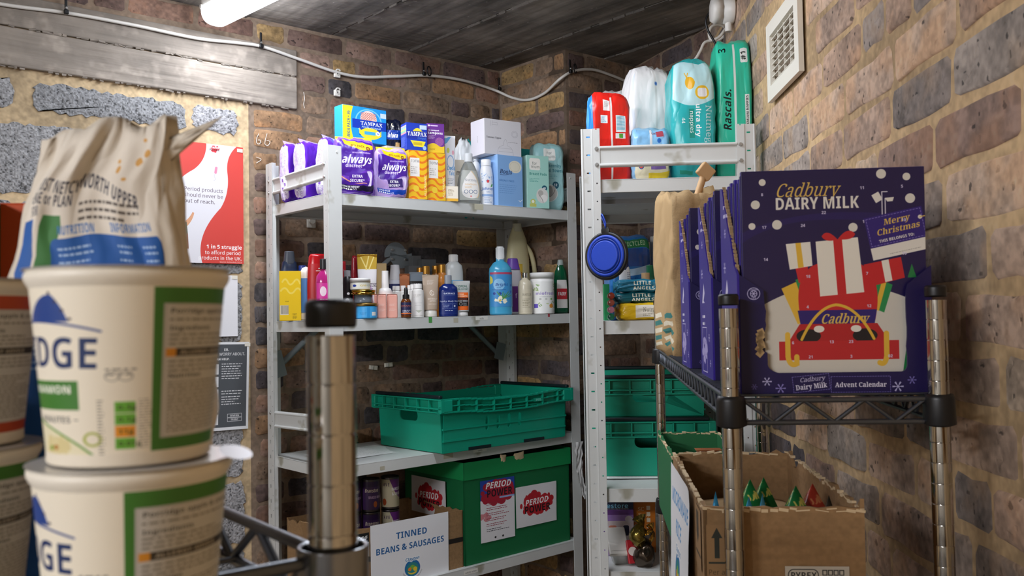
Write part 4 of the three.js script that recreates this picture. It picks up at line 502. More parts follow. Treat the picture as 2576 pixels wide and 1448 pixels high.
squeezeTube('beige_face_tube', 'taupe face mask tube with white crescent logo and pale cap', 'tube', cA(1, .435, 1063, 1105, 691), { turn: .3, cap: [.17, .36, W_(0xd6d2c8)], crimp: M(0xb4a08c, .4), mat: P(tex(220, 420, (g, w, h) => { fill(g, '#b5a18d'); smallprint(g, 60, 50, 110, 5, 8, '#ded4c8', 3); ring(g, 122, 210, 30, '#efe6da', 8); disc(g, 136, 204, 26, '#b5a18d'); ring(g, 128, 210, 18, '#efe6da', 5); text(g, 'NATURALLY', 60, 285, 28, '#f0e8de', { sx: .9 }); text(g, 'ACTIVE', 84, 312, 26, '#f0e8de'); text(g, 'BODY SERUM', 70, 350, 18, '#e0d4c6'); }), .4) });
bottle('blue_body_wash', 'cobalt blue body wash bottle with grey flip cap and white script label', 'bottle', cA(1, .44, 1104, 1153, 692), { turn: .3, flat: .55, mat: M(0x12266e, .15), profile: [[.94, 0], [1, .02], [1, .6], [.94, .7], [.55, .78], [.36, .8]], cap: [.79, 1, .38, W_(0x8e949c)], label: lab(256, 340, (g, w, h) => { fill(g, '#132a74'); text(g, 'OATFACE', 128, 40, 30, '#dfe6f4', { align: 'center', bold: true }); path(g, 'M60 62 H196', null, '#9db0dc', 2); text(g, 'Bogsley Body Wash', 128, 150, 28, '#dfe6f4', { align: 'center', style: 'italic', font: 'serif' }); path(g, 'M40 190 H216 M40 250 H216 M160 190 V250', null, '#9db0dc', 2); disc(g, 188, 220, 12, '#dfe6f4'); smallprint(g, 60, 205, 80, 3, 8, '#b9c6e6', 3); smallprint(g, 76, 280, 100, 1, 12, '#dfe6f4', 5); }), labelSpan: [.05, .62], labelArc: 2.4 });
bottle('clear_lotion_bottle', 'milky bottle with ribbed white cap and light blue label behind the face wash tube', 'bottle', cA(1, .29, 1118, 1167, 640), { turn: .3, flat: .65, mat: M(0xd4d9d8, .3), profile: [[.95, 0], [1, .02], [1, .72], [.9, .82], [.5, .88], [.44, .9]], cap: [.88, 1, .47, W_(0xe6e6e4)], ribs: true, label: lab(160, 200, (g, w, h) => { fill(g, '#b4dcee'); path(g, 'M60 0 q-20 60 30 70 q40 20 70 -40 V0 Z', '#52a9dc'); }), labelSpan: [.1, .58] });
squeezeTube('face_wash_tube', 'silver, orange and black face wash tube standing on a clear cap', 'tube', cA(1, .44, 1139, 1184, 706), { turn: .3, cap: [.13, .36, M(0xdcdad6, .2)], crimp: W_(0xc4c6c4), mat: P(tex(240, 420, (g, w, h) => { fill(g, '#b9bcb8'); text(g, "L'OREAL", 40, 62, 46, '#2e5a4a', { bold: true, sx: .9 }); text(g, 'MEN EXPERT', 40, 104, 32, '#2e5a4a', { bold: true, sx: .9 }); fill(g, '#ea6a24', 40, 150, 170, 250); text(g, 'HYDRA', 60, 175, 26, '#ffe6c8', { bold: true }); text(g, 'ENERGETIC', 60, 202, 26, '#ffe6c8', { bold: true }); fill(g, '#1e1a1a', 56, 225, 150, 120); text(g, 'WAKE UP KICK', 62, 244, 18, '#e05a3a', { bold: true }); text(g, 'FACE WASH', 64, 272, 24, '#fff', { bold: true }); ring(g, 96, 312, 20, '#ddd', 4); smallprint(g, 130, 296, 60, 4, 8, '#aaa', 4); }), .3) });
// laundry end
const jugMat = M(0xe9e2b4, .35);
{ const s = cA(1, .2, 1272, 1356, 563); const t = thing('laundry_jug', 'large pale yellow laundry jug with side handle and an XL pack flash', 'jug', s.p, .35); const body = [[.9, 0], [1, .03], [1, .42], [.96, .62], [.78, .82], [.42, .95], [.3, .97], [.3, 1]].map(([a, b]) => [a * s.r * .74, b * s.h]);
  const b = part(t, 'body', lathe([[0, 0], ...body], 32), jugMat, [-s.r * .24, 0, 0]); b.scale.z = .6; part(t, 'handle', tube([[s.r * .1, s.h * .8, 0], [s.r * .6, s.h * .68, 0], [s.r * .86, s.h * .45, 0], [s.r * .86, s.h * .2, 0], [s.r * .3, s.h * .12, 0]], s.r * .14, 40, 12), jugMat); part(t, 'neck', cyl(s.r * .26, s.r * .3, s.h * .09, 24, -s.r * .24, s.h * .955, 0), W_(0xdcd8bc));
  part(b, 'label', lathe([[s.r * .745, s.h * .4], [s.r * .73, s.h * .55]], 20, -1.2, 1.4), lab(160, 110, (g) => { fill(g, '#ecc94a'); text(g, 'XL', 80, 34, 46, '#a8552a', { bold: true }); text(g, 'PACK', 50, 80, 42, '#a8552a', { bold: true }); })); }
bottle('fabric_softener', 'sky blue fabric conditioner bottle with white screw cap and flower label', 'bottle', cA(1, .4, 1231, 1290, 620), { turn: .3, flat: .7, mat: M(0x48a5cc, .2), profile: [[.93, 0], [1, .03], [1, .62], [.96, .68], [.62, .76], [.38, .78], [.36, .83]], cap: [.81, 1, .36, W_(0xe2e4e4), .82], ribs: true, label: lab(300, 420, (g, w, h) => { fill(g, '#4293cf'); fill(g, '#b24a6a', 0, 0, w, 26); path(g, 'M0 40 Q60 60 40 130 L0 150 Z', '#d8d25a'); disc(g, 110, 150, 60, '#8cc4ea', 70); text(g, 'Bright', 70, 150, 44, '#1f4f9a', { bold: true, style: 'italic' }); text(g, 'soft', 84, 186, 28, '#1f4f9a', { style: 'italic' }); fill(g, '#2c5aa0', 30, 210, 150, 6); disc(g, 60, 260, 16, '#26449a'); disc(g, 120, 260, 16, '#26449a'); disc(g, 250, 160, 16, '#2e6cc0'); disc(g, 250, 240, 18, '#2e6cc0'); for (let i = 0; i < 9; i++) path(g, `M140 330 L${90 + i * 20} ${240 + (i % 3) * 20}`, null, '#5a9a4c', 8); blob(g, 130, 340, 60, '#f3efd6', 4, 30); disc(g, 120, 345, 12, '#e8c64a'); }), labelSpan: [.12, .62], labelArc: 2.6 });
bottle('purple_cap_bottle', 'white softener bottle with purple cap behind the sky blue bottle', 'bottle', cA(1, .33, 1270, 1314, 650), { turn: .3, flat: .6, mat: W_(0xe6e2e8), profile: [[.9, 0], [1, .04], [1, .7], [.85, .8], [.8, .82]], cap: [.8, 1, .84, M(0x7a4fc0, .35), .7], label: lab(96, 160, (g) => { fill(g, '#7a3a90'); text(g, 'f', 50, 60, 40, '#e8d8f0'); }), labelSpan: [.05, .5], labelArc: 1.8 });
bottle('cream_hand_wash', 'cream hand wash bottle with chrome collar beside the white tub', 'bottle', cA(1, .41, 1304, 1340, 686), { turn: .3, mat: M(0xd5cbb2, .25), profile: [[.92, 0], [1, .03], [1, .68], [.8, .8], [.42, .85], [.4, .88]], cap: [.86, 1, .36, M(0xc8c8c4, .12, { metalness: 1 })], label: lab(128, 160, (g) => { fill(g, '#d3c9b0'); text(g, 'BAYLIS', 20, 40, 24, '#6b6248', { font: 'serif' }); smallprint(g, 20, 70, 80, 6, 6, '#8a8064', 3, 2); }), labelSpan: [.08, .6], labelArc: 2 });
jar('powder_tub', 'tall white cleaning powder tub with leaf pattern and purple lettering', 'tub', cA(1, .42, 1334, 1396, 686), { turn: .3, mat: M(0xefeeea, .4), lid: [.15, M(0xf3f3f0, .35)], label: lab(360, 360, (g, w, h) => { fill(g, '#f0f0ec'); const q = rng(9); for (let i = 0; i < 34; i++) { const l = i < 24, x = l ? (i % 2 ? 40 + q() * 70 : 250 + q() * 70) : 60 + q() * 240, y = l ? 20 + q() * 130 : 250 + q() * 90; g.save(); g.translate(x, y); g.rotate(q() * 6); disc(g, 0, 0, 16, ['#a8c080', '#c2d09a', '#8fb070'][i % 3], 6); g.restore(); } fill(g, '#f0f0ec', 60, 120, 250, 60); text(g, 'miofresh', 180, 150, 50, '#9a86c4', { bold: true, align: 'center' }); smallprint(g, 110, 190, 150, 1, 7, '#a8a8b0', 3); for (const x of [120, 180, 240]) disc(g, x, 220, 13, ['#b9b9b6', '#c9c9c4', '#7fb060'][(x - 120) / 60]); fill(g, '#6a58c4', 50, 280, 46, 50); disc(g, 240, 305, 26, '#e8983a'); }), lid2: 0 });
bottle('washing_up_bottle', 'clear bottle of dark green washing-up liquid by the right upright', 'bottle', cA(1, .4, 1392, 1432, 653), { turn: .3, flat: .6, mat: M(0x0f6a44, .1, { transmission: .45, thickness: .03 }), profile: [[.9, 0], [1, .04], [1, .4], [.9, .62], [.75, .78], [.42, .88], [.36, .92]], cap: [.9, 1, .42, W_(0x9aa4a0), .8], label: lab(96, 160, (g) => { fill(g, '#e6e2dc'); fill(g, '#c02a34', 0, 50, 96, 60); text(g, 'FAIRY', 10, 80, 26, '#fff', { bold: true }); }), labelSpan: [.1, .62], labelArc: 1.5 });
for (const [a, b, yt, v, l] of [[1040, 1060, 643, .1, 'small grey carton against the wall behind the brace hub'], [1064, 1098, 652, .14, 'long grey carton against the wall behind the brass caps'], [1030, 1058, 668, .2, 'low grey carton behind the lettered mens tube']]) carton('grey_carton', l, 'carton', bA(1, v, null, a, b, yt, 30, .04), { color: 0x6a6e70 });
bottle('blue_white_bottle', 'short blue and white bottle behind the red shampoo', 'bottle', cA(1, .22, 748, 776, 668), { mat: W_(0xd2d8e6), cap: [.8, 1, .7, W_(0x2a3f8e)] });
bottle('red_cap_bottle', 'red topped bottle right of the corner upright', 'bottle', cA(1, .3, 856, 874, 657), { mat: M(0xa81a24, .3), cap: [.85, 1, .7, M(0xc42430, .3)] });

// ================================================================== LEFT UNIT, THIRD AND FOURTH SHELVES
const crateGreen = M(0x0c9a7c, .38), crateDark = M(0x0a1c20, .45);
function panelGeo(w, h, t, holes) { const s = new THREE.Shape(); s.moveTo(-w / 2, 0); s.lineTo(w / 2, 0); s.lineTo(w / 2, h); s.lineTo(-w / 2, h); s.closePath(); for (const [x, y, hw, hh] of holes) { const p = new THREE.Path(), r = Math.min(hw, hh) * .95; p.moveTo(x - hw + r, y - hh); p.lineTo(x + hw - r, y - hh); p.absarc(x + hw - r, y - hh + r, r, -Math.PI / 2, 0, false); p.lineTo(x + hw, y + hh - r); p.absarc(x + hw - r, y + hh - r, r, 0, Math.PI / 2, false); p.lineTo(x - hw + r, y + hh); p.absarc(x - hw + r, y + hh - r, r, Math.PI / 2, Math.PI, false); p.lineTo(x - hw, y - hh + r); p.absarc(x - hw + r, y - hh + r, r, Math.PI, Math.PI * 1.5, false); s.holes.push(p); } return new THREE.ExtrudeGeometry(s, { depth: t, bevelEnabled: false, curveSegments: 4 }); }
// ventilated food crate, x = long side
function foodCrate(name, label, p, turn, w, h, d, o = {}, group) {
  const t = thing(name, label, 'crate', p, turn, group), sl = .085, bw = w - .05, bd = d - .05, bh = h - .045;
  const longHoles = o.plain ? [] : [-1.5, -.5, .5, 1.5].map((k) => [k * .052 - .02, bh * .6, .0065, bh * .17]);
  for (const s of [-1, 1]) { const g = new THREE.Group(); part(t, 'long_side', panelGeo(bw, bh, .004, longHoles), crateGreen, [0, .004, s * bd / 2 - (s < 0 ? 0 : .004)], [s * sl * .6, 0, 0]); part(t, 'end_side', panelGeo(bd, bh, .004, [[0, bh * .84, .052, .019]]), crateGreen, [s * bw / 2, .004, 0], [0, s * Math.PI / 2, 0]).rotateX(sl * .6); }
  part(t, 'base', rbox(bw, .006, bd, .002), crateGreen, [0, .004, 0]);
  for (const k of [.3, .58]) part(t, 'side_rib', merge([box(bw + bh * k * .1, .006, .007, 0, bh * k, bd / 2 + bh * k * .05), box(bw + bh * k * .1, .006, .007, 0, bh * k, -bd / 2 - bh * k * .05)]), crateGreen);
  // rim: thin frame with cell ribs, dipping along the long side
  const R = (pts) => pts, l = [], y1 = h - .004, y0 = h - .046, W = w / 2, D = d / 2; const wave = (x) => o.plain ? 0 : -.011 * Math.exp(-((x / (W * .55)) ** 4));
  for (const s of [-1, 1]) { let px = -W; for (let i = 1; i <= 24; i++) { const x = -W + 2 * W * i / 24, xm = (x + px) / 2; for (const [yy, th] of [[y1, .005], [(y0 + y1) / 2, .0035], [y0, .005]]) l.push(box(x - px + .002, th, .012, xm, yy + wave(xm), s * (D - .006))); if (i % 3 === 0) l.push(box(.0035, y1 - y0, .012, x, (y0 + y1) / 2 + wave(x), s * (D - .006))); px = x; } l.push(box(2 * W, .004, .016, 0, y0 - .002, s * (D - .014))); l.push(box(2 * W - .02, y1 - y0, .003, 0, (y0 + y1) / 2 - .006, s * (D - .016))); }
  for (const s of [-1, 1]) { for (const yy of [y1, y0 + .012, y0]) l.push(box(.012, .004, 2 * D, s * (W - .006), yy, 0)); for (let i = 0; i <= 6; i++) l.push(box(.012, y1 - y0, .0035, s * (W - .006), (y0 + y1) / 2, -D + 2 * D * i / 6)); l.push(box(.003, y1 - y0, 2 * D - .02, s * (W - .016), (y0 + y1) / 2, 0)); for (const q of [-1, 1]) l.push(rbox(.05, y1 - y0, .02, .004).translate(s * (W - .025), (y0 + y1) / 2, q * (D - .009))); }
  part(t, 'rim', merge(l), crateGreen);
  for (const s of [-1, 1]) part(t, 'stacking_bar', rbox(.016, .012, 2 * D - .03, .004), crateDark, [s * (W - .012), h + .004, 0]);
  part(t, 'lettering', new THREE.PlaneGeometry(.05, .012), P(tex(128, 32, (g) => { fill(g, '#0c9a7c'); text(g, 'IFCO', 64, 17, 28, '#8fd8c4', { bold: true, align: 'center' }); })), [W * .42, (y0 + y1) / 2 + wave(W * .42), D + .0006]);
  for (const x of [-.13, .13]) part(t, 'foot_grip', box(.1, .011, .004, x, .007, bd / 2 + .002), crateDark);
  return t;
}
{ const s = bA(2, .448, 946, 1043, 1420, 1000, 43, null); foodCrate('food_crate', 'green vented food crate with black bars on the third shelf above the archive box', s.p, s.turn, Math.min(s.w, .63), .185, .4); }
{ const y = shelfA(2, .2) + .001, c = onY(900, 1138, y), t = thing('printed_sheet', 'white printed sheet lying flat on the shelf left of the green crate', 'paper', [c.x, y, c.z], TURN_A + .08); part(t, 'sheet', bake(sheet(.297, .21, .002), null, [-Math.PI / 2, 0, 0]), P(tex(300, 212, (g) => { fill(g, '#f3f3f1'); smallprint(g, 20, 14, 250, 14, 6, '#d2d2d0', 5, 2); }), .7)); }
{ const y = shelfA(2, .22) + .006, a = onY(971, 1114, y), b = onY(1053, 1120, y), t = thing('ballpoint_pen', 'white and green printed ballpoint pen beside the flat sheet', 'pen', a.toArray()), d = b.clone().sub(a), at = (k) => d.clone().multiplyScalar(k).toArray(); part(t, 'barrel', rod(at(.1), at(.62), .0048, 12), M(0xf0f2f2, .3)); part(t, 'grip', rod(at(.62), at(.93), .005, 12), M(0x2f8a4a, .4)); part(t, 'tip', rod(at(.93), at(1), .0022, 10), M(0x9aa0a0, .3, { metalness: .8 })); part(t, 'button', rod(at(0), at(.1), .0026, 10), M(0x2a4fa0, .4)); part(t, 'clip', rod(d.clone().multiplyScalar(.08).add(V3(0, .0055, 0)).toArray(), d.clone().multiplyScalar(.4).add(V3(0, .0055, 0)).toArray(), .0014, 6), M(0x2a4fa0, .4)); }
// open card box with ragged rim; walls are separate panels
function openBox(t, w, h, d, m, o = {}) {
  const th = o.th || .005, r = rng(o.seed || 5); const wall = (len, hh, rag) => { const s = new THREE.Shape(); s.moveTo(-len / 2, 0); s.lineTo(len / 2, 0); const n = 18; for (let i = 0; i <= n; i++) s.lineTo(len / 2 - len * i / n, hh + (rag ? (r() - .6) * rag * (i % 4 ? 1 : .3) : 0)); s.closePath(); const g = new THREE.ExtrudeGeometry(s, { depth: th, bevelEnabled: false }); return g; };
  const rg = o.rag || [0, 0, 0, 0]; part(t, 'front_wall', wall(w, o.hf || h, rg[0]), o.frontMat || m, [0, 0, d / 2 - th]); part(t, 'back_wall', wall(w, h, rg[1]), m, [0, 0, -d / 2]); part(t, 'side_wall', wall(d, h, rg[2]), m, [-w / 2 + th, 0, 0], [0, -Math.PI / 2, 0]); part(t, 'side_wall', wall(d, h, rg[3]), m, [w / 2 - th, 0, 0], [0, Math.PI / 2, 0]).position.x = w / 2 - th; part(t, 'base', box(w - .004, th, d - .004, 0, th / 2, 0), m);
  const edge = (len, hh) => { const l = []; for (let i = 0; i < len / .012; i++) { if (r() < .8) l.push(box(.008 + .01 * r(), .001 + .004 * r(), th * 1.06, -len / 2 + i * .012 + .006, hh - .003 + (r() - .5) * .005, 0, [0, 0, (r() - .5) * .4])); }; return merge(l); };
  if (o.torn) { if (rg[0]) part(t, 'torn_edge', edge(w, o.hf || h), tornCard, [0, 0, d / 2 - th / 2]); if (rg[2]) part(t, 'torn_edge', edge(d, h), tornCard, [-w / 2 + th / 2, 0, 0], [0, Math.PI / 2, 0]); if (rg[3]) part(t, 'torn_edge', edge(d, h), tornCard, [w / 2 - th / 2, 0, 0], [0, Math.PI / 2, 0]); if (rg[1]) part(t, 'torn_edge', edge(w, h), tornCard, [0, 0, -d / 2 + th / 2]); }
}
const veg = (g, x, y, r) => { disc(g, x, y, r, '#1d6fae'); disc(g, x, y + r * .1, r * .78, '#2e8a8a'); path(g, `M${x - r * .5} ${y + r * .15} Q${x} ${y - r * .9} ${x + r * .5} ${y + r * .1} Z`, '#7ab648'); disc(g, x - r * .35, y + r * .1, r * .22, '#ef8a2e'); disc(g, x + r * .35, y + r * .15, r * .26, '#f2d23a'); path(g, `M${x - r * .6} ${y + r * .35} Q${x} ${y + r * .8} ${x + r * .6} ${y + r * .3} L${x + r * .5} ${y + r * .6} Q${x} ${y + r * .9} ${x - r * .5} ${y + r * .6} Z`, '#e9c93a'); text(g, 'Clayton', x, y - r * 1.12, r * .5, '#1d6fae', { align: 'center', bold: true, style: 'italic', stroke: '#fff', lw: r * .16 }); g.save(); for (let i = 0; i < 18; i++) { const a = Math.PI * (.12 + .76 * i / 17); text(g, 'COMMUNITY CUPBOARD'[i], x + Math.cos(Math.PI - a) * r * 1.25, y + Math.sin(a) * r * 1.25, r * .26, '#8a8a8a', { align: 'center' }); } g.restore(); };
const beans = bA(3, .44, 722, 846, 1165, 1342, 41, null);
{ const t = thing('bean_box', 'brown cardboard tray of tins with a tinned beans and sausages sign', 'cardboard box', beans.p, beans.turn); openBox(t, beans.w, beans.h, beans.d, cardBrown, { rag: [.004, .006, .02, .012], seed: 8 });
  const yy = beans.h, sx = (px) => { const r = ray(px, 1340), P0 = V3(beans.p[0], 0, beans.p[2]).addScaledVector(V3(Math.sin(beans.turn), 0, Math.cos(beans.turn)), beans.d / 2), Fd = V3(Math.cos(beans.turn), 0, -Math.sin(beans.turn)); return -(P0.x * r.z - P0.z * r.x) / (Fd.x * r.z - Fd.z * r.x); };
  const x0 = sx(930), x1 = sx(1126); part(t, 'paper_sign', sheet(x1 - x0, .21, .004), P(tex(620, 480, (g, w, h) => { fill(g, '#f1f1f4'); text(g, 'TINNED', 320, 110, 66, '#1f5f9e', { align: 'center', bold: true }); text(g, 'BEANS & SAUSAGES', 310, 200, 62, '#1f5f9e', { align: 'center', bold: true, sx: .95 }); veg(g, 320, 370, 62); }), .8), [(x0 + x1) / 2, yy - .105 + .005, beans.d / 2 + .003]);
  part(t, 'printed_label', new THREE.PlaneGeometry(.075, .075), P(tex(160, 160, (g, w, h) => { fill(g, '#e8e6e0'); fill(g, '#161616', 0, 0, w, 64); text(g, 'OOF', 150, 34, 40, '#fff', { align: 'right', bold: true }); text(g, 'IED', 150, 92, 38, '#161616', { align: 'right', bold: true }); text(g, '5', 150, 134, 42, '#161616', { align: 'right', bold: true }); }), .7), [x0 - .041, yy - .052, beans.d / 2 + .001]);
  part(t, 'tape_strip', new THREE.PlaneGeometry(beans.w * .999, .016), M(0x23211f, .4), [0, yy * .5, beans.d / 2 + .0008]);
  part(t, 'corner_flap', box(.004, .07, .1, 0, 0, 0), cardBrown, [-beans.w / 2 - .006, yy - .02, .03], [0, .2, .25]); part(t, 'side_paper', new THREE.PlaneGeometry(.12, .1), M(0xd9dade, .8, { side: THREE.DoubleSide }), [-beans.w / 2 - .002, yy * .45, -.02], [0, -Math.PI / 2, 0]); }
{ // tins stacked in the tray
  const tinPrint = (k) => P(tex(512, 160, (g, w, h) => { fill(g, k ? '#cfc7a8' : '#4a2f63'); g.translate(128, 0); if (k) { path(g, 'M110 0 H256 V110 Q200 120 150 60 Z', '#6b2f7e'); text(g, 'A V E', 50, 30, 26, '#4a2a56', { bold: true }); text(g, 'BAKED BEANS', 128, 56, 24, '#fff', { bold: true }); text(g, '& SAUSAGES', 132, 84, 24, '#fff', { bold: true }); disc(g, 60, 130, 20, '#b4552e'); } else { fill(g, '#3a2450', -128, 0, w, 30); text(g, 'Branston', 60, 50, 30, '#e8dcc8', { style: 'italic', bold: true }); text(g, 'BAKED BEANS', 96, 90, 22, '#d8b8e0', { bold: true }); disc(g, 160, 130, 18, '#c8692e'); } }), .35);
  const prints = [tinPrint(1), tinPrint(0)], steel = M(0x5a5658, .3, { metalness: .9 });
  const make = (lbl, k, p) => { const r = .0305, h = .108, t = thing('food_tin', lbl, 'tin', p, .3, 'tins in the cardboard tray'); part(t, 'can', lathe([[0, 0], [r, 0], [r * 1.02, .002], [r, .005], [r, h - .005], [r * 1.02, h - .002], [r * .97, h], [r * .95, h - .004], [0, h - .004]], 30), steel); part(t, 'wrapper', lathe([[r * 1.006, .008], [r * 1.006, h - .008]], 30), prints[k]).rotation.y = Math.PI; return t; };
  [[886, .3, 1], [933, .32, 1], [982, .33, 0]].forEach(([px, v, k], i) => { const q = hit(px, 1300, planeA(v)); for (let j = 0; j < 3; j++) make(j < 2 ? 'food tin hidden low in the cardboard tray' : ['cream and purple bean tin beside the chrome post', 'cream and purple bean and sausage tin in the middle of the tray', 'dark purple bean tin with orange spot near the green box'][i], k, [q.x, beans.p[1] + .006 + j * .1085, q.z]); }); }
const boxGreen = M(0x0b6b3c, .6), boxGreen2 = M(0x119150, .55);
const splash = (g, w, h, x, y, r) => { blob(g, x, y, r * .85, '#c0202c', 14, 70); blob(g, x, y, r * 1.15, '#b81c28', 15, 18); for (let i = 0; i < 12; i++) disc(g, x + (i - 5.5) * r * .19, y + Math.sin(i * 2.3) * r * .42, r * .09, '#c0202c', r * .14); text(g, 'POWER', x + r * .06, y + r * .26, r * .52, '#12040a', { align: 'center', bold: true }); text(g, 'PERIOD', x, y - r * .14, r * .44, '#fff', { align: 'center', bold: true, style: 'italic', rot: -.03 }); };
const archive = bA(3, .445, null, 1170, 1433, 1163, 41, .36);
{ const s = archive, t = thing('archive_box', 'green cardboard archive box with red splash leaflets taped on', 'archive box', s.p, s.turn), lh = .062; openBox(t, s.w, s.h - .004, s.d, boxGreen, { rag: [0, 0, 0, 0], seed: 4 });
  part(t, 'lid_band', merge([rbox(s.w + .012, lh, .004, .0015).translate(0, s.h - lh / 2, s.d / 2 + .004), rbox(.004, lh, s.d + .012, .0015).translate(-s.w / 2 - .004, s.h - lh / 2, 0), rbox(.004, lh, s.d + .012, .0015).translate(s.w / 2 + .004, s.h - lh / 2, 0), rbox(s.w + .012, lh, .004, .0015).translate(0, s.h - lh / 2, -s.d / 2 - .004)]), boxGreen2);
  for (const [x, w2] of [[-.08, .03], [0, .05]]) part(t, 'torn_patch', pieceGeo(w2, .026, .002, 31 + Math.round(w2 * 1e3), .008), tornCard, [x, s.h - .004, s.d / 2 + .006]);
  const sx = (px) => { const r = ray(px, 1270), P0 = V3(s.p[0], 0, s.p[2]).addScaledVector(V3(Math.sin(s.turn), 0, Math.cos(s.turn)), s.d / 2), Fd = V3(Math.cos(s.turn), 0, -Math.sin(s.turn)); return -(P0.x * r.z - P0.z * r.x) / (Fd.x * r.z - Fd.z * r.x); };
  const pF = { P: V3(s.p[0], 0, s.p[2]).addScaledVector(V3(Math.sin(s.turn), 0, Math.cos(s.turn)), s.d / 2), N: V3(Math.sin(s.turn), 0, Math.cos(s.turn)) }; const yl = (px, py) => hit(px, py, pF).y - s.p[1];
  let a = sx(1207), b = sx(1293), y1 = yl(1250, 1203), y0 = yl(1250, 1357); part(t, 'leaflet', sheet(b - a, y1 - y0, .002), P(tex(360, 560, (g, w, h) => { fill(g, '#e9e7ea'); fill(g, '#2446a8', 0, 0, w, 180); blob(g, 180, 120, 170, '#b01c34', 21, 60); fill(g, '#9fb8e8', 200, 165, 160, 16); text(g, 'POWER', 200, 125, 92, '#1a0a18', { bold: true, align: 'center', sx: .85 }); text(g, 'PERIOD', 185, 52, 78, '#fff', { bold: true, align: 'center', sx: .95, style: 'italic' }); blob(g, 50, 330, 60, '#d88a90', 22, 40); for (let i = 0; i < 6; i++) smallprint(g, 60, 205 + i * 48, 250, 2, 9, i < 5 ? '#9a2a3a' : '#33333a', 30 + i, 1.9); disc(g, 150, 530, 10, '#333'); disc(g, 230, 530, 10, '#333'); }), .7), [(a + b) / 2, (y0 + y1) / 2, s.d / 2 + .003]);
  a = sx(1296); b = sx(1398); y1 = yl(1346, 1217); y0 = yl(1346, 1318); part(t, 'splash_sheet', sheet(b - a, y1 - y0, .004), P(tex(420, 330, (g, w, h) => { fill(g, '#e6e4e6'); splash(g, w, h, 210, 160, 150); }), .7), [(a + b) / 2, (y0 + y1) / 2, s.d / 2 + .003]);
  part(t, 'splash_sheet', sheet(.21, .13, .003), P(tex(320, 200, (g, w, h) => { fill(g, '#dcdadc'); splash(g, w, h, 160, 110, 110); }), .7), [-s.w / 2 - .008, s.h - .14, -.02], [0, -Math.PI / 2, 0]); }

// ================================================================== NOTICES ON THE LEFT WALL
function notice(name, label, pts, t, o = {}) { const q = pts.map(([x, y]) => { const k = hit(x, y, planeA(.012)).sub(ORI_A); return [k.dot(AX), k.y]; }); const x0 = q[0][0], x1 = q[1][0], y1 = q[0][1], y0 = q[1][1]; const g = thing(name, label, 'notice', inA((x0 + x1) / 2, y0, .012).toArray(), TURN_A); part(g, 'sheet', bake(sheet(x1 - x0, y1 - y0, o.curl ?? .003), [0, (y1 - y0) / 2, 0]), P(t, .55)); for (const [sx, sy] of [[-1, 1], [1, 1]]) part(g, 'tape_tab', box(.02, .012, .0004), M(0xeae6d8, .3), [sx * (x1 - x0) * .46, (y1 - y0) * (.5 + .47 * sy), .003]); if (o.rot) g.rotation.z = o.rot; return g; }
notice('red_poster', 'red and white poster about period products hung on the blockwork', [[384, 345], [613, 664]], tex(760, 1050, (g, w, h) => {
  fill(g, '#e3e2e7'); path(g, 'M0 0 H440 Q440 150 330 240 Q190 330 180 420 Q170 530 20 580 L0 590 Z', '#d4443b'); path(g, 'M760 0 H700 Q600 100 620 250 Q640 420 560 560 Q330 820 400 1050 H760 Z', '#d4443b'); blob(g, 508, 40, 44, '#d42a34', 5, 30); text(g, 'PERIOD', 508, 30, 22, '#fff', { bold: true, align: 'center' }); text(g, 'POWER', 508, 50, 24, '#3a0d14', { bold: true, align: 'center' });
  g.save(); g.translate(520, 230); g.rotate(.15); g.fillStyle = '#ee8aa6'; g.beginPath(); g.roundRect(-11, -34, 22, 64, 10); g.fill(); path(g, 'M0 30 q-14 20 0 34 t-4 30', null, '#b9b4c0', 3); g.restore();
  text(g, 'Period products', 250, 410, 46, '#6a5a66'); text(g, 'should never be', 250, 462, 46, '#6a5a66'); text(g, 'out of reach.', 250, 514, 46, '#4a3a46', { bold: false });
  disc(g, 222, 672, 30, '#2b3038'); path(g, 'M190 650 q30 -30 60 0 l-10 20 h-40 Z', '#2b3038'); path(g, 'M250 700 Q300 660 320 610 l14 8 Q320 690 270 740 Z', '#d9a07a'); path(g, 'M190 700 h80 l10 110 h-96 Z', '#4f5f4a'); path(g, 'M190 800 h90 l6 130 h-90 Z', '#8a5a48'); path(g, 'M190 720 q-30 60 0 90', null, '#d9a07a', 12);
  text(g, '1 in 5 struggle', 745, 905, 46, '#fff', { align: 'right', bold: true }); text(g, 'to afford period', 735, 955, 44, '#fff', { align: 'right' }); text(g, 'products in the UK.', 745, 1003, 44, '#fff', { align: 'right' }); text(g, 'Source: ActionAid (2023)', 745, 1036, 18, '#f6c9c4', { align: 'right' }); }));
notice('white_notice', 'white notice with a purple mark ending in the letters teers', [[395, 689], [598, 845]], tex(512, 400, (g, w, h) => { fill(g, '#eeeef2'); poly(g, [[330, 12], [352, 4], [326, 44], [306, 38]], '#a45acb'); text(g, "TEERS'", 330, 98, 38, '#45454d', { align: 'right' }); }));
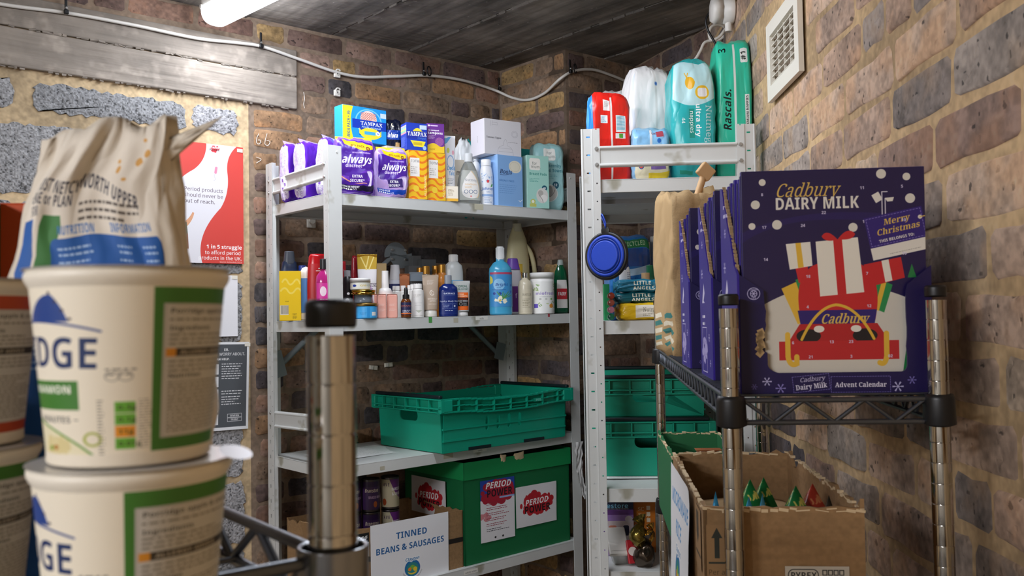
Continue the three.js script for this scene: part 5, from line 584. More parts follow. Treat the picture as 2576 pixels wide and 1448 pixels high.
notice('grey_notice', 'dark grey printed notice with white border, lowest on the blockwork', [[500, 862], [624, 1076]], tex(420, 760, (g, w, h) => { fill(g, '#eceef0'); fill(g, '#53575c', 0, 20, w - 20, h - 46); text(g, 'ER.', 244, 66, 30, '#f2f2f2', { bold: true, align: 'right' }); text(g, 'WORRY ABOUT.', 385, 104, 32, '#f2f2f2', { align: 'right' }); text(g, 'AN HELP.', 250, 148, 26, '#f2f2f2', { bold: true, align: 'right' }); for (let i = 0; i < 5; i++) { fill(g, '#e4e6e8', 60, 190 + i * 108, 96, 88); } smallprint(g, 182, 186, 200, 7, 11, '#e6e6e8', 3, 1.9); smallprint(g, 182, 420, 190, 2, 12, '#e6e6e8', 4, 1.9); smallprint(g, 182, 470, 190, 4, 11, '#e6e6e8', 5, 1.9); g.strokeStyle = '#e6e6e8'; g.lineWidth = 3; g.strokeRect(236, 622, 124, 30); g.strokeRect(236, 656, 124, 30); text(g, 'SEVERN', 298, 638, 22, '#e6e6e8', { align: 'center', bold: true }); text(g, 'TRENT', 298, 672, 22, '#e6e6e8', { align: 'center', bold: true }); }), { rot: -.02 });
notice('blank_notice', 'edge of a blank white notice half hidden by the flour bag', [[106, 421], [300, 600]], tex(64, 64, (g) => fill(g, '#eeeef0')));

// ================================================================== CABLE, CLIPS, JUNCTION BOX
const pierSide = { P: inA(pierU - .013, 0, 0), N: AX }, backFace = planeA(pierFront + .012);
{ const w = (px, py, pl) => hit(px, py, pl), a = planeA(.016), pts = [[-260, -45], [0, 10], [165, 32], [330, 62], [500, 97], [600, 108], [655, 116], [750, 148], [845, 181], [905, 193], [1000, 192], [1075, 190], [1160, 201]].map(([x, y]) => w(x, y, a)); pts.push(w(1243, 226, planeA(.03)), ...[[1290, 246], [1330, 251], [1370, 234]].map(([x, y]) => w(x, y, pierSide)), w(1412, 196, { P: inA(pierU - .012, 0, pierFront + .01), N: V3(0, 0, 1) }), ...[[1440, 180], [1490, 175], [1540, 190], [1590, 209], [1612, 208]].map(([x, y]) => w(x, y, backFace)));
  const t = thing('white_cable', 'white twin cable sagging along the brick walls below the ceiling', 'cable'); part(t, 'sheath', tube(pts, .0058, 260, 8), M(0xdedad2, .45));
  const b1 = [[1688, 186], [1720, 172], [1748, 150], [1762, 128], [1772, 108], [1786, 102]].map(([x, y]) => atDepth(x, y, 3.05)); const c = thing('white_flex', 'white flex rising behind the nappies in a loop to the junction box', 'cable'); part(c, 'sheath', tube([...b1, ...[[1812, 98], [1826, 84], [1822, 68], [1806, 62], [1790, 68], [1784, 84], [1790, 100], [1808, 94], [1826, 72]].map(([x, y], i) => atDepth(x, y, 3.03 - i * .008))], .0052, 160, 8), M(0xdcd6cc, .45));
  const k = thing('black_lead', 'thin black lead dropping behind the green nappy pack', 'cable'); part(k, 'sheath', tube([[1792, 22], [1782, 36], [1776, 52], [1780, 74], [1792, 96], [1800, 110]].map(([x, y]) => atDepth(x, y, 2.9)), .004, 40, 8), blackPlastic); }
{ const p = wallRight.worldToLocal(hit(1849, 26, planeRight)), t = thing('junction_box', 'round white junction box high on the right wall above the green nappies', 'junction box', wallRight.localToWorld(V3(p.x, p.y, .004)).toArray(), wallRight.rotation.y), wm = M(0xe3dfd8, .4), rr = [Math.PI / 2, 0, 0]; part(t, 'base', bake(lathe([[0, 0], [.04, 0], [.042, .004], [.042, .036], [0, .036]], 32), null, rr), wm); part(t, 'lid', bake(lathe([[0, .037], [.043, .037], [.043, .06], [.034, .072], [0, .074]], 8), null, rr), wm); part(t, 'spout', cyl(.011, .011, .03, 18, 0, -.052, .018), wm); }
const clip = (px, py, pl, turn, lbl, loop, n) => { const p = hit(px, py, pl), t = thing('cable_clip', lbl, 'clip', p.toArray(), turn, 'black cable clips'); part(t, 'strap', rbox(.008, .05, .004, .0015), blackPlastic, [0, .01, .004]); part(t, 'head', rbox(.014, .014, .012, .003), blackPlastic, [0, -.014, .008]); part(t, 'screw', screw().scale(.7, .7, .7), screwMat, [0, -.002, .008]); if (loop) part(t, 'loop', new THREE.TorusGeometry(.018, .0025, 8, 24), blackPlastic, [.022, .0, .012], [0, .5, 0]); };
clip(165, 20, planeA(.018), TURN_A, 'black cable clip on the lintel left of the batten light'); clip(655, 107, planeA(.014), TURN_A, 'black cable clip at the right end of the lintel'); clip(1064, 178, planeA(.016), TURN_A, 'black cable clip with an open loop on the brick wall', true); clip(1254, 216, planeA(.03), TURN_A, 'black cable clip in the corner of the pier'); clip(1432, 172, planeA(pierFront + .012), TURN_A, 'black looped cable clip on the pier edge', true);
for (const [px, py, l] of [[846, 184, 'white saddle clip just under the sagging cable'], [846, 231, 'white saddle clip on the brick above the blue tampon box']]) { const p = hit(px, py, planeA(.006)), t = thing('saddle_clip', l, 'clip', p.toArray(), TURN_A, 'white saddle clips'), m = M(0xe6e2d8, .5); part(t, 'base', rbox(.026, .024, .01, .003), m, [0, -.006, .005]); part(t, 'hook', new THREE.TorusGeometry(.01, .003, 8, 16, 4.2), m, [.002, .002, .011], [0, 0, .6]); part(t, 'screw', screw().scale(.7, .7, .7), screwMat, [-.003, -.005, .011]); }
{ const p = hit(781, 556, planeA(.006)), t = thing('wall_plate', 'small white fixing plate on the brick under the top shelf', 'plate', p.toArray(), TURN_A); part(t, 'plate', rbox(.034, .05, .01, .003), M(0xd8d4ca, .5), [0, 0, .005]); part(t, 'boss', cyl(.011, .012, .008, 18, 0, 0, .012, [Math.PI / 2, 0, 0]), M(0xc9c5bb, .5)); }
for (const [px, py, r, l] of [[939, 924, -.15, 'small tilted white tape tab on the dark brick above the crate'], [977, 917, .05, 'small level white tape tab on the dark brick above the crate']]) { const p = hit(px, py, planeA(.009)), t = thing('tape_tab', l, 'tape', p.toArray(), TURN_A, 'white tape tabs'); part(t, 'tab', rbox(.038, .016, .003, .001), M(0xd9d3c4, .6), [0, 0, 0], [0, 0, r]); part(t, 'pad', rbox(.014, .014, .004, .001), M(0xe6e2d8, .6), [-.008, 0, .002], [0, 0, r]); }

// ================================================================== RIGHT UNIT
const gB = [440, 800, 1222, 1424];
function bB(i, v, xl, xm, xr, yt, turn, depth, y0, mirror) { return boxPx(planeB(v), xl, xm, xr, gB[i], yt, turn * Math.PI / 180, depth, y0 ?? shelfYB[i] + .001, mirror); }
function cB(i, v, x0, x1, yt, y0) { return cylPx(planeB(v), x0, x1, gB[i], yt, y0 ?? shelfYB[i] + .001); }
softPack('nappy_pack', 'red nappy pack with barcode and blue side, left end of the top shelf', 'nappy pack', bB(0, .08, 1474, 1491, 1587, 231, 10, null), { color: 0xe0281f, leftTex: tex(64, 64, (g) => { fill(g, '#2a86d4'); fill(g, '#5fb2e6', 20, 0, 12, 64); }), seed: 41, amp: .006, top: .3, n: 9, front: tex(360, 760, (g, w, h) => { fill(g, '#e8291f'); for (let i = 0; i < 60; i++) fill(g, '#d4241c', (i * 37) % w, 60 + (i * 53) % 600, 3, 60); fill(g, '#f2eeea', 174, 0, 17, h); fill(g, '#f4f0ee', 110, 50, 60, 100); smallprint(g, 122, 66, 34, 6, 6, '#888', 4); fill(g, '#eef4f6', 84, 190, 64, 66); smallprint(g, 92, 198, 46, 7, 5, '#3aa0c8', 6); fill(g, '#eef4f6', 222, 190, 90, 140); for (let i = 0; i < 12; i++) fill(g, '#6fb6cc', 230, 196 + i * 10, 74, 6); fill(g, '#f0f2ee', 218, 340, 90, 44); fill(g, '#5aa83a', 250, 344, 36, 36); text(g, '✚', 290, 470, 40, '#fff'); }) });
softPack('nappy_pack', 'white nappy pack with teal edge behind the red pack', 'nappy pack', bB(0, .46, 1518, 1524, 1606, 220, 8, .14), { color: 0xeff0ee, seed: 42, amp: .008, front: tex(200, 400, (g, w, h) => { fill(g, '#eef0ee'); fill(g, '#cfe6d8', 150, 60, 50, 300); path(g, 'M176 80 q-14 80 -8 140 t-4 120', null, '#1fa29a', 9); }) });
softPack('nappy_pack', 'short sky blue nappy pack with flag print below the white one', 'nappy pack', bB(0, .08, 1590, 1594, 1688, 316, 0, .12), { color: 0x8fc6ea, seed: 43, amp: .008, front: tex(300, 360, (g, w, h) => { fill(g, '#8cc4ec'); fill(g, '#e8eaec', 136, 0, 20, 220); text(g, 'UK', 150, 40, 30, '#7a3a4a', { bold: true }); fill(g, '#b04a5a', 190, 20, 60, 50); disc(g, 210, 95, 16, '#2a6cc0'); fill(g, '#eee6c4', 0, 220, w, 140); disc(g, 60, 250, 24, '#d8584a'); ring(g, 60, 250, 24, '#3a5a9a', 6); fill(g, '#8a6fb4', 140, 230, 120, 50); fill(g, '#f0d22e', 120, 300, 180, 60); }) });
softPack('nappy_pack', 'tall plain white nappy pack behind the short blue pack', 'nappy pack', bB(0, .26, 1580, 1588, 1694, 158, 4, .15), { color: 0xf1efee, seed: 44, amp: .01, narrow: .16, top: .5, front: tex(64, 128, (g) => { fill(g, '#f0eeec'); fill(g, '#e0dcd8', 38, 0, 3, 128); fill(g, '#dfe6ee', 0, 0, 6, 128); disc(g, 40, 20, 2, '#3a6ab4'); }) });
softPack('nappy_pack', 'aqua nappy pack with a yellow bird and vertical ultra dry lettering', 'nappy pack', bB(0, .09, 1684, 1692, 1804, 138, -3, .16), { color: 0x35b9b9, seed: 45, amp: .008, narrow: .22, top: .55, front: tex(420, 1000, (g, w, h) => { fill(g, '#2fb4b6'); path(g, 'M0 0 H420 V330 Q300 420 150 400 Q60 380 0 330 Z', '#bfe6ea'); path(g, 'M150 180 q50 -20 70 40 q-10 60 -50 50 q-50 -30 -20 -90 M150 180 l-20 -40 m20 40 l10 -44', '#eab42c', '#eab42c', 8); disc(g, 290, 300, 66, '#efc02c', 56); g.fillStyle = '#f2f2f4'; g.beginPath(); g.roundRect(246, 266, 88, 70, 20); g.fill(); text(g, 'Nutmeg', 345, 400, 80, '#d6eef0', { font: 'serif', rot: Math.PI / 2 }); text(g, 'ultra dry', 250, 390, 62, '#fff', { bold: true, rot: Math.PI / 2 }); fill(g, '#1c9a8c', 164, 430, 50, 230); text(g, 'nappies', 190, 445, 50, '#fff', { rot: Math.PI / 2 }); text(g, '44', 110, 500, 42, '#fff', { rot: Math.PI / 2 }); fill(g, '#e0457e', 250, 940, 150, 50); fill(g, '#1e9a80', 60, 940, 130, 50); }) });
softPack('nappy_pack', 'tall sea green nappy pack with black script lettering, against the wall end', 'nappy pack', bB(0, .12, null, 1808, 1894, 94, -4, .16), { color: 0x35c4a0, seed: 46, amp: .006, top: .25, n: 10, front: tex(420, 1300, (g, w, h) => { fill(g, '#34c2a0'); fill(g, '#e4ece8', 204, 0, 26, h); text(g, '3', 80, 90, 120, '#101a18', { bold: true, rot: -Math.PI / 2, align: 'center' }); g.fillStyle = '#eef2f0'; g.beginPath(); g.roundRect(290, 80, 90, 150, 18); g.fill(); text(g, '#1', 330, 160, 84, '#101a18', { bold: true, rot: -Math.PI / 2, align: 'center' }); text(g, 'Rascals.', 120, 850, 124, '#101a18', { style: 'italic', bold: true, rot: -Math.PI / 2 + .02, sx: .8 }); fill(g, '#eef2f0', 330, 520, 48, 320); text(g, 'PREMIUM NAPPIES', 355, 830, 35, '#101a18', { bold: true, rot: -Math.PI / 2, sx: .95 }); }) });
// second shelf: tissue and wipes
softPack('toilet_roll_pack', 'blue toilet roll pack with a green 50% recycled band', 'toilet rolls', bB(1, .2, 1528, 1536, 1640, 590, 0, .2), { color: 0x2a6cb0, seed: 51, amp: .004, n: 10, top: .2, front: tex(460, 560, (g, w, h) => { fill(g, '#2372b8'); fill(g, '#2b7a4a', 0, 20, w, 66); text(g, '50% RECYCLED', 230, 55, 50, '#a8c8a0', { bold: true, align: 'center' }); fill(g, '#1d4f9a', 0, 90, w, 120); path(g, 'M0 200 Q200 260 460 190 V240 Q200 300 0 250 Z', '#bcd6ea'); text(g, 'Oh So', 160, 300, 60, '#1d4fa0', { style: 'italic', bold: true, font: 'serif' }); text(g, 'soft', 120, 420, 190, '#2a66b4', { bold: true, style: 'italic', font: 'serif', stroke: '#cfe0ee', lw: 10 }); }) });
{ const s = cB(1, .32, 1640, 1688, 594); const t = thing('kitchen_roll', 'white paper roll standing behind the paper bag', 'paper roll', s.p); part(t, 'roll', lathe([[s.r * .35, 0], [s.r * .97, 0], [s.r, .004], [s.r, s.h - .004], [s.r * .97, s.h], [s.r * .35, s.h - .002]], 32), M(0xe6e3dc, .85)); part(t, 'core', lathe([[s.r * .3, .002], [s.r * .3, s.h - .004]], 24), M(0xa08a68, .8, { side: THREE.DoubleSide })); }
bottle('spray_bottle', 'white lotion bottle behind the blue dog bowl', 'bottle', cB(1, .1, 1560, 1588, 648), { turn: 0, flat: .6, mat: W_(0xe2e4e6), cap: [.8, 1, .7, W_(0x1c2a5c)], label: lab(96, 128, (g) => { fill(g, '#e6e8ea'); smallprint(g, 60, 10, 30, 12, 5, '#4a5a7a', 4); }), labelSpan: [.3, .8] });
bottle('green_cap_bottle', 'bottle with a dark green cap behind the wipes', 'bottle', cB(1, .13, 1628, 1650, 667), { mat: W_(0x2e6a52), cap: [.62, 1, .95, W_(0x14603e)] });
bottle('black_cap_bottle', 'bottle with a black cap behind the wipes', 'bottle', cB(1, .14, 1649, 1668, 673), { mat: W_(0x4a4c50), cap: [.62, 1, .95, W_(0x1c1c20)] });
bottle('tan_cap_bottle', 'short bottle with a tan wooden cap behind the wipes', 'bottle', cB(1, .1, 1615, 1638, 686), { mat: W_(0x8a7a5c), cap: [.7, 1, .95, M(0xc9a476, .6)] });
// flat wipes packs: long film packs lying on the shelf with crimped ends
function wipes(name, label, s, c, front, seed, group) { const t = thing(name, label, 'wipes pack', s.p, s.turn, group), film = { bumpMap: softCrease, bumpScale: .003, roughness: .3 }; const side = new THREE.MeshStandardMaterial({ color: c, ...film }); part(t, 'pack', packGeo(s.w * .9, s.h, s.d, seed, { n: 8, amp: .004, top: .15, bottom: .1 }), [side, side, side, side, new THREE.MeshStandardMaterial({ map: front, ...film }), side]); for (const k of [-1, 1]) { const g = new THREE.CylinderGeometry(.002, s.h * .46, s.w * .07, 12, 2), p = g.attributes.position; for (let i = 0; i < p.count; i++) if (p.getY(i) > 0) { p.setX(i, p.getX(i) * 8); } part(t, 'crimped_end', bake(g, null, [0, 0, -k * Math.PI / 2]), side, [k * s.w * .47, s.h * .5, 0]).scale.z = s.d / s.h * .8; } return t; }
const teal = (c) => tex(400, 110, (g, w, h) => { fill(g, c); text(g, 'LITTLE', 120, 34, 46, '#f4f0dc', { bold: true }); text(g, 'ANGELS', 118, 78, 46, '#f4f0dc', { bold: true }); smallprint(g, 280, 30, 90, 3, 7, '#9cc8d4', 3); });
const wy = bB(1, .06, null, 1552, 1690, 762, 0, .1); wipes('wipes_pack', 'yellow wipes pack, lowest of the pile of wipes', wy, 0xf0c61e, tex(400, 110, (g, w, h) => { fill(g, '#f0c61e'); fill(g, '#f4efe0', 130, 16, 220, 80); text(g, 'Nutmeg', 190, 45, 36, '#7a7466', { font: 'serif' }); smallprint(g, 190, 70, 90, 2, 7, '#a09a86', 3); ring(g, 376, 40, 18, '#7a6a20', 4); }), 61);
const wt = bB(1, .07, null, 1544, 1690, 735, 0, .1, wy.p[1] + wy.h); wipes('wipes_pack', 'dark teal wipes pack in the middle of the pile', wt, 0x14606e, teal('#145f6c'), 62); wipes('wipes_pack', 'blue teal wipes pack on top of the pile', bB(1, .06, null, 1550, 1690, 703, 0, .1, wt.p[1] + wt.h), 0x1d7896, teal('#1d7694'), 63);
for (const [y, c, l] of [[793, 0x1f7a5a, 'green bottle lying at the shelf edge left of the wipes'], [782, 0xd088a0, 'pink bottle lying on the green one left of the wipes'], [762, 0xb05a48, 'red brown bottle lying above the pink one left of the wipes'], [742, 0xa84432, 'rust red bottle lying on top left of the wipes']]) { const k = [793, 782, 762, 742].indexOf(y), p = hit(1536, y, planeB(.08)), t = thing('lying_bottle', l, 'bottle', [p.x, shelfYB[1] + .002 + k * .0195, p.z], TURN_B), m = M(c, .2, { transmission: .2, thickness: .02 }); part(t, 'body', bake(lathe([[0, -.05], [.0085, -.05], [.0095, -.046], [.0095, .02], [.004, .03], [.004, .036], [0, .036]], 18), [0, .0095, 0], [-Math.PI / 2, 0, 0]), m); part(t, 'cap', bake(cyl(.006, .006, .014, 14, 0, .04, 0), [0, .0095, 0], [-Math.PI / 2, 0, 0]), M(0xe0dcd8, .4)); }
carton('green_tall_carton', 'narrow green carton against the upright left of the wipes', 'carton', bB(1, .16, null, 1520, 1534, 715, 0, .04), { color: 0x1d8a52 });
// collapsible bowl hanging on the upright
{ const c = atDepth(1524, 643, 2.455), t = thing('folding_dog_bowl', 'blue and black collapsible dog bowl hanging by a clip from the upright', 'bowl', c.toArray(), -.62), blue = M(0x1740b4, .45), navy = M(0x12308c, .45), rx = [Math.PI / 2, 0, 0]; const R = .064;
  part(t, 'rim', bake(new THREE.TorusGeometry(R - .004, .0062, 12, 48), [0, 0, -.004]), blackPlastic); part(t, 'outer_ring', bake(lathe([[R - .006, -.004], [R - .008, .004], [R - .015, .005], [R - .0155, 0]], 48), null, rx), blue); part(t, 'middle_ring', bake(lathe([[R - .0155, 0], [R - .017, .006], [R - .021, .0065], [R - .0215, .002]], 48), null, rx), navy); part(t, 'bowl_base', bake(lathe([[R - .0215, .002], [R - .023, .008], [R - .026, .009], [0, .0085]], 48), null, rx), blue); part(t, 'hang_tab', bake(lathe([[0, -.004], [.012, -.004], [.013, -.001], [.012, .002], [0, .002]], 20), [0, R + .004, 0], rx), blackPlastic); part(t, 'clip', tube([[0, R + .008, 0], [.004, R + .022, .004], [-.002, R + .04, .004], [-.01, R + .05, 0], [-.012, R + .044, -.002], [-.004, R + .026, -.002], [0, R + .01, -.002]], .0018, 40, 6), M(0x3a5ad0, .3, { metalness: .6 })); }
// third shelf: nested crates, paper, pen
{ const yb = shelfYB[2] + .001; const s = bB(2, .17, null, 1461, 1806, 1020, -4, .5); foodCrate('food_crate', 'green vented food crate end-on at the back of the right unit, lower of two', [s.p[0] + .012, yb, s.p[2]], TURN_B + Math.PI / 2, .52, .165, .36, { plain: true }); foodCrate('food_crate', 'green vented food crate stacked on the lower one in the right unit', [s.p[0] + .012, yb + .172, s.p[2] - .02], TURN_B + Math.PI / 2, .52, .115, .36, { plain: true });
  const c = onY(1586, 1196, yb), t = thing('printed_sheet', 'white printed sheet lying before the crates in the right unit', 'paper', [c.x + .06, yb + .001, c.z], TURN_B + .03); part(t, 'sheet', bake(sheet(.28, .13, .002), [0, .001, 0], [-Math.PI / 2, 0, 0]), P(tex(380, 180, (g) => { fill(g, '#eeeeec'); for (let i = 0; i < 11; i++) fill(g, '#b4b4b2', 20, 16 + i * 14, 340, 2); smallprint(g, 20, 10, 330, 11, 5, '#c4c4c2', 4, 2.8); }), .7));
  const a = onY(1592, 1169, yb + .006), b = onY(1650, 1166, yb + .006), k = thing('ballpoint_pen', 'black pen with a clear end on the sheet in the right unit', 'pen', a.toArray()), d = b.clone().sub(a); part(k, 'tip', rod([0, 0, 0], d.clone().multiplyScalar(.25).toArray(), .0035, 10), M(0xb9bcc0, .2)); part(k, 'barrel', rod(d.clone().multiplyScalar(.25).toArray(), d.clone().multiplyScalar(1.2).toArray(), .0048, 12), blackPlastic); }
// fourth shelf: gift boxes
carton('purple_gift_box', 'purple gift box with light blue heading on the lowest shelf of the right unit', 'box', bB(3, .17, null, 1524, 1595, 1262, -2, .08), { color: 0x7a4fa0, front: lab(300, 620, (g, w, h) => { fill(g, '#8a5fae'); fill(g, '#1d2a4a', 0, 0, w, 90); text(g, 'estore', 20, 44, 74, '#7cc4e6', { bold: true }); smallprint(g, 10, 78, 250, 1, 9, '#e6e6f0', 4); fill(g, '#6a3f8e', 0, 90, w, 60); fill(g, '#a07fc8', 0, 150, w, 70); fill(g, '#d8cbd0', 0, 220, w, 240); g.fillStyle = '#d98a72'; g.beginPath(); g.roundRect(40, 270, 80, 120, 20); g.fill(); g.fillStyle = '#2b2f4a'; g.beginPath(); g.roundRect(190, 270, 60, 120, 18); g.fill(); disc(g, 250, 200, 40, '#d8d0d8'); }) });
carton('orange_gift_box', 'orange gift box with cream script beside the purple gift box', 'box', bB(3, .2, null, 1596, 1650, 1262, 2, .08), { color: 0xc9711e, front: lab(200, 500, (g, w, h) => { fill(g, '#cc741c'); text(g, 'SC', 40, 70, 50, '#f0dcae', { font: 'serif' }); text(g, 'Tasty', 36, 130, 46, '#f0dcae', { style: 'italic', font: 'serif' }); for (let i = 0; i < 5; i++) fill(g, '#e8dcc4', 120, 40 + i * 60, 34, 40); }) });
{ const s = bB(3, .05, null, 1534, 1604, 1352, 6, .09); const t = thing('wrapped_tub', 'white lidded tub with a red sleeve in front of the gift boxes', 'tub', s.p, s.turn); part(t, 'tub', lathe([[0, 0], [.7, 0], [.98, .9], [1, .92], [0, .92]].map(([a, b]) => [a * s.w / 2, b * s.h * .55]), 4), M(0xcfd2d0, .15)).rotation.y = Math.PI / 4; part(t, 'lid', rbox(s.w * .72, .012, s.d, .004, 2), M(0xe4e0d8, .4), [-s.w * .1, s.h * .72, 0], [.75, 0, 0]); part(t, 'sleeve', rbox(s.w * .34, s.h * .8, .012, .003), M(0xb4202c, .35), [s.w * .33, s.h * .45, s.d * .35], [-.25, 0, .05]); part(t, 'sticker', disc0(), M(0xe6dcd4, .5), [s.w * .33, s.h * .5, s.d * .35 + .012], [-.25, 0, 0]); function disc0() { return cyl(.012, .012, .001, 20, 0, 0, 0, [Math.PI / 2, 0, 0]); } }
for (const [px, py, c, r, l] of [[1606, 1330, 0x8a7a3c, .03, 'crumpled olive gold foil sweet wrapper on the lowest shelf'], [1622, 1400, 0x5a5046, .036, 'crumpled dark foil sweet wrapper beneath the gold one'], [1634, 1318, 0xb98a3a, .018, 'small bright gold foil sweet twist by the orange gift box']]) { const p = hit(px, py, planeB(.06)), g = new THREE.IcosahedronGeometry(r, 4), q = g.attributes.position; for (let i = 0; i < q.count; i++) { const x = q.getX(i), y = q.getY(i), z = q.getZ(i), k = 1 + .5 * (fbm(x / r * 2 + 9, y / r * 2 + 9 + z / r * 3, 64, px, 3) - .5); q.setXYZ(i, x * k * .8, y * k, z * k * .8); } smooth(g); const t = thing('foil_sweet', l, 'sweet', [p.x, shelfYB[3] + (py > 1360 ? .03 : .085), p.z]); part(t, 'wrapper', g, M(c, .18, { metalness: .9 })); part(t, 'twist', new THREE.ConeGeometry(r * .7, r * 1.1, 9, 1, true), M(c, .2, { metalness: .9, side: THREE.DoubleSide }), [r * .3, r * 1.2, 0], [Math.PI, 0, -.4]); }

// ================================================================== RIGHT RACK
const purple = M(0x33208c, .38), purpleDark = 0x1e1250;
const snow = (g, x, y, r, c = '#b9b4d8') => { for (let i = 0; i < 6; i++) { const a = i * Math.PI / 3; path(g, `M${x} ${y} L${x + Math.cos(a) * r} ${y + Math.sin(a) * r}`, null, c, r * .16); for (const k of [.55, .8]) for (const d of [-.5, .5]) path(g, `M${x + Math.cos(a) * r * k} ${y + Math.sin(a) * r * k} L${x + Math.cos(a) * r * k + Math.cos(a + d) * r * .25} ${y + Math.sin(a) * r * k + Math.sin(a + d) * r * .25}`, null, c, r * .12); } };
const calPrint = tex(1040, 1290, (g, w, h) => {
  fill(g, '#180d46'); path(g, 'M0 420 Q300 200 1040 360 V300 Q400 180 0 360 Z', '#1e1156'); for (const [x, y, r] of [[122, 66, 20], [80, 196, 26], [58, 322, 20], [202, 316, 28], [798, 36, 28], [940, 56, 22], [958, 182, 28], [634, 342, 26]]) disc(g, x, y, r, '#d9d4c8');
  text(g, 'Cadbury', 196, 118, 108, '#d8b458', { style: 'italic', font: 'serif', sx: .82, skew: -.14 }); text(g, 'DAIRY MILK', 190, 196, 96, '#e2ddd2', { bold: true, sx: .88 });
  g.save(); g.translate(780, 168); g.rotate(-.5); fill(g, '#e2ddd2', -30, -26, 44, 52); g.restore(); path(g, 'M800 140 V280 M818 180 V280 M800 140 h30', null, '#cfcad6', 6); poly(g, [[816, 176], [868, 172], [860, 196], [830, 198]], '#e2ddd2');
  const num = [['8', 120, 138], ['11', 690, 114], ['5', 914, 112], ['22', 470, 252], ['17', 128, 330], ['24', 350, 324], ['1', 694, 310], ['10', 920, 306], ['14', 134, 518], ['19', 920, 500], ['18', 374, 622], ['7', 708, 612]];
  g.save(); g.translate(866, 330); g.rotate(-.2); g.fillStyle = '#e2ddd2'; g.fillRect(-160, 30, 330, 150); g.fillStyle = '#2a1870'; g.fillRect(-160, -70, 330, 180); g.setLineDash([10, 8]); g.strokeStyle = '#8a7ec4'; g.lineWidth = 3; g.strokeRect(-150, -60, 310, 160); g.setLineDash([]); text(g, 'Merry', -60, -24, 48, '#d8b458', { style: 'italic', font: 'serif', bold: true }); text(g, 'Christmas', -110, 28, 48, '#d8b458', { style: 'italic', font: 'serif', bold: true }); text(g, 'THIS BELONGS TO:', -104, 80, 23, '#e2ddd2', { bold: true }); disc(g, 150, -10, 12, '#d9d4c8'); path(g, 'M150 -10 h40', null, '#d8b458', 6); smallprint(g, -60, 160, 200, 1, 6, '#a9a49c', 3); g.restore();
  // snowy bank, sleigh, presents and a big fur-trimmed sack
  path(g, 'M120 780 Q520 560 960 770 V1200 H120 Z', '#cfc9bc'); poly(g, [[960, 560], [985, 640], [935, 640]], '#1d7a3e'); poly(g, [[930, 980], [960, 1180], [900, 1180]], '#1d7a3e');
  poly(g, [[220, 690], [310, 650], [370, 880], [310, 900]], '#e0b23a'); poly(g, [[300, 640], [420, 600], [440, 760], [350, 800]], '#1f8a4a'); poly(g, [[760, 640], [850, 680], [800, 840], [710, 800]], '#1f8a4a'); poly(g, [[795, 640], [820, 650], [770, 830], [745, 820]], '#e0b23a'); poly(g, [[300, 560], [370, 540], [380, 640], [320, 660]], '#c8232a');
  path(g, 'M330 880 Q280 640 400 560 Q540 500 680 560 Q800 640 750 880 Z', '#c42128'); poly(g, [[420, 420], [660, 400], [690, 720], [440, 740]], '#e6e0d2'); poly(g, [[520, 412], [570, 408], [590, 728], [540, 732]], '#c42128'); path(g, 'M545 410 q-60 -70 -90 -20 q20 40 90 20 q60 -80 100 -30 q-10 40 -100 30', '#c42128'); poly(g, [[690, 560], [900, 520], [920, 640], [720, 690]], '#c42128'); poly(g, [[790, 540], [830, 532], [850, 655], [810, 664]], '#e6e0d2'); poly(g, [[250, 430], [390, 420], [400, 560], [270, 580]], '#e6e0d2'); poly(g, [[305, 426], [335, 424], [350, 566], [318, 572]], '#e0b23a');
  path(g, 'M310 820 H760 L740 930 H330 Z', '#27166c'); text(g, 'Cadbury', 440, 872, 78, '#d8b458', { style: 'italic', font: 'serif', bold: true, sx: .8, skew: -.12 }); poly(g, [[250, 1010], [320, 900], [760, 900], [830, 1010], [860, 1110], [230, 1110]], '#b41d24'); disc(g, 370, 970, 70, '#16131c', 40); disc(g, 690, 970, 70, '#16131c', 40); disc(g, 430, 930, 30, '#e6e0d2', 20); disc(g, 640, 930, 30, '#e6e0d2', 20); fill(g, '#bd2128', 200, 1000, 680, 110); path(g, 'M330 990 Q420 800 530 790 Q650 800 740 990', null, '#e0b23a', 16); path(g, 'M250 960 V1090 Q260 1150 300 1130 V1090 M810 960 V1090 Q800 1150 770 1130', null, '#e0b23a', 30);
  num.push(['13', 500, 1006], ['23', 610, 1006], ['21', 380, 1092], ['3', 610, 1092], ['4', 368, 800], ['12', 716, 800], ['6', 280, 1008], ['02', 830, 1092]); for (const [s, x, y] of num) text(g, s, x, y, 24, '#d2cbe4', { bold: true, align: 'center' }); });
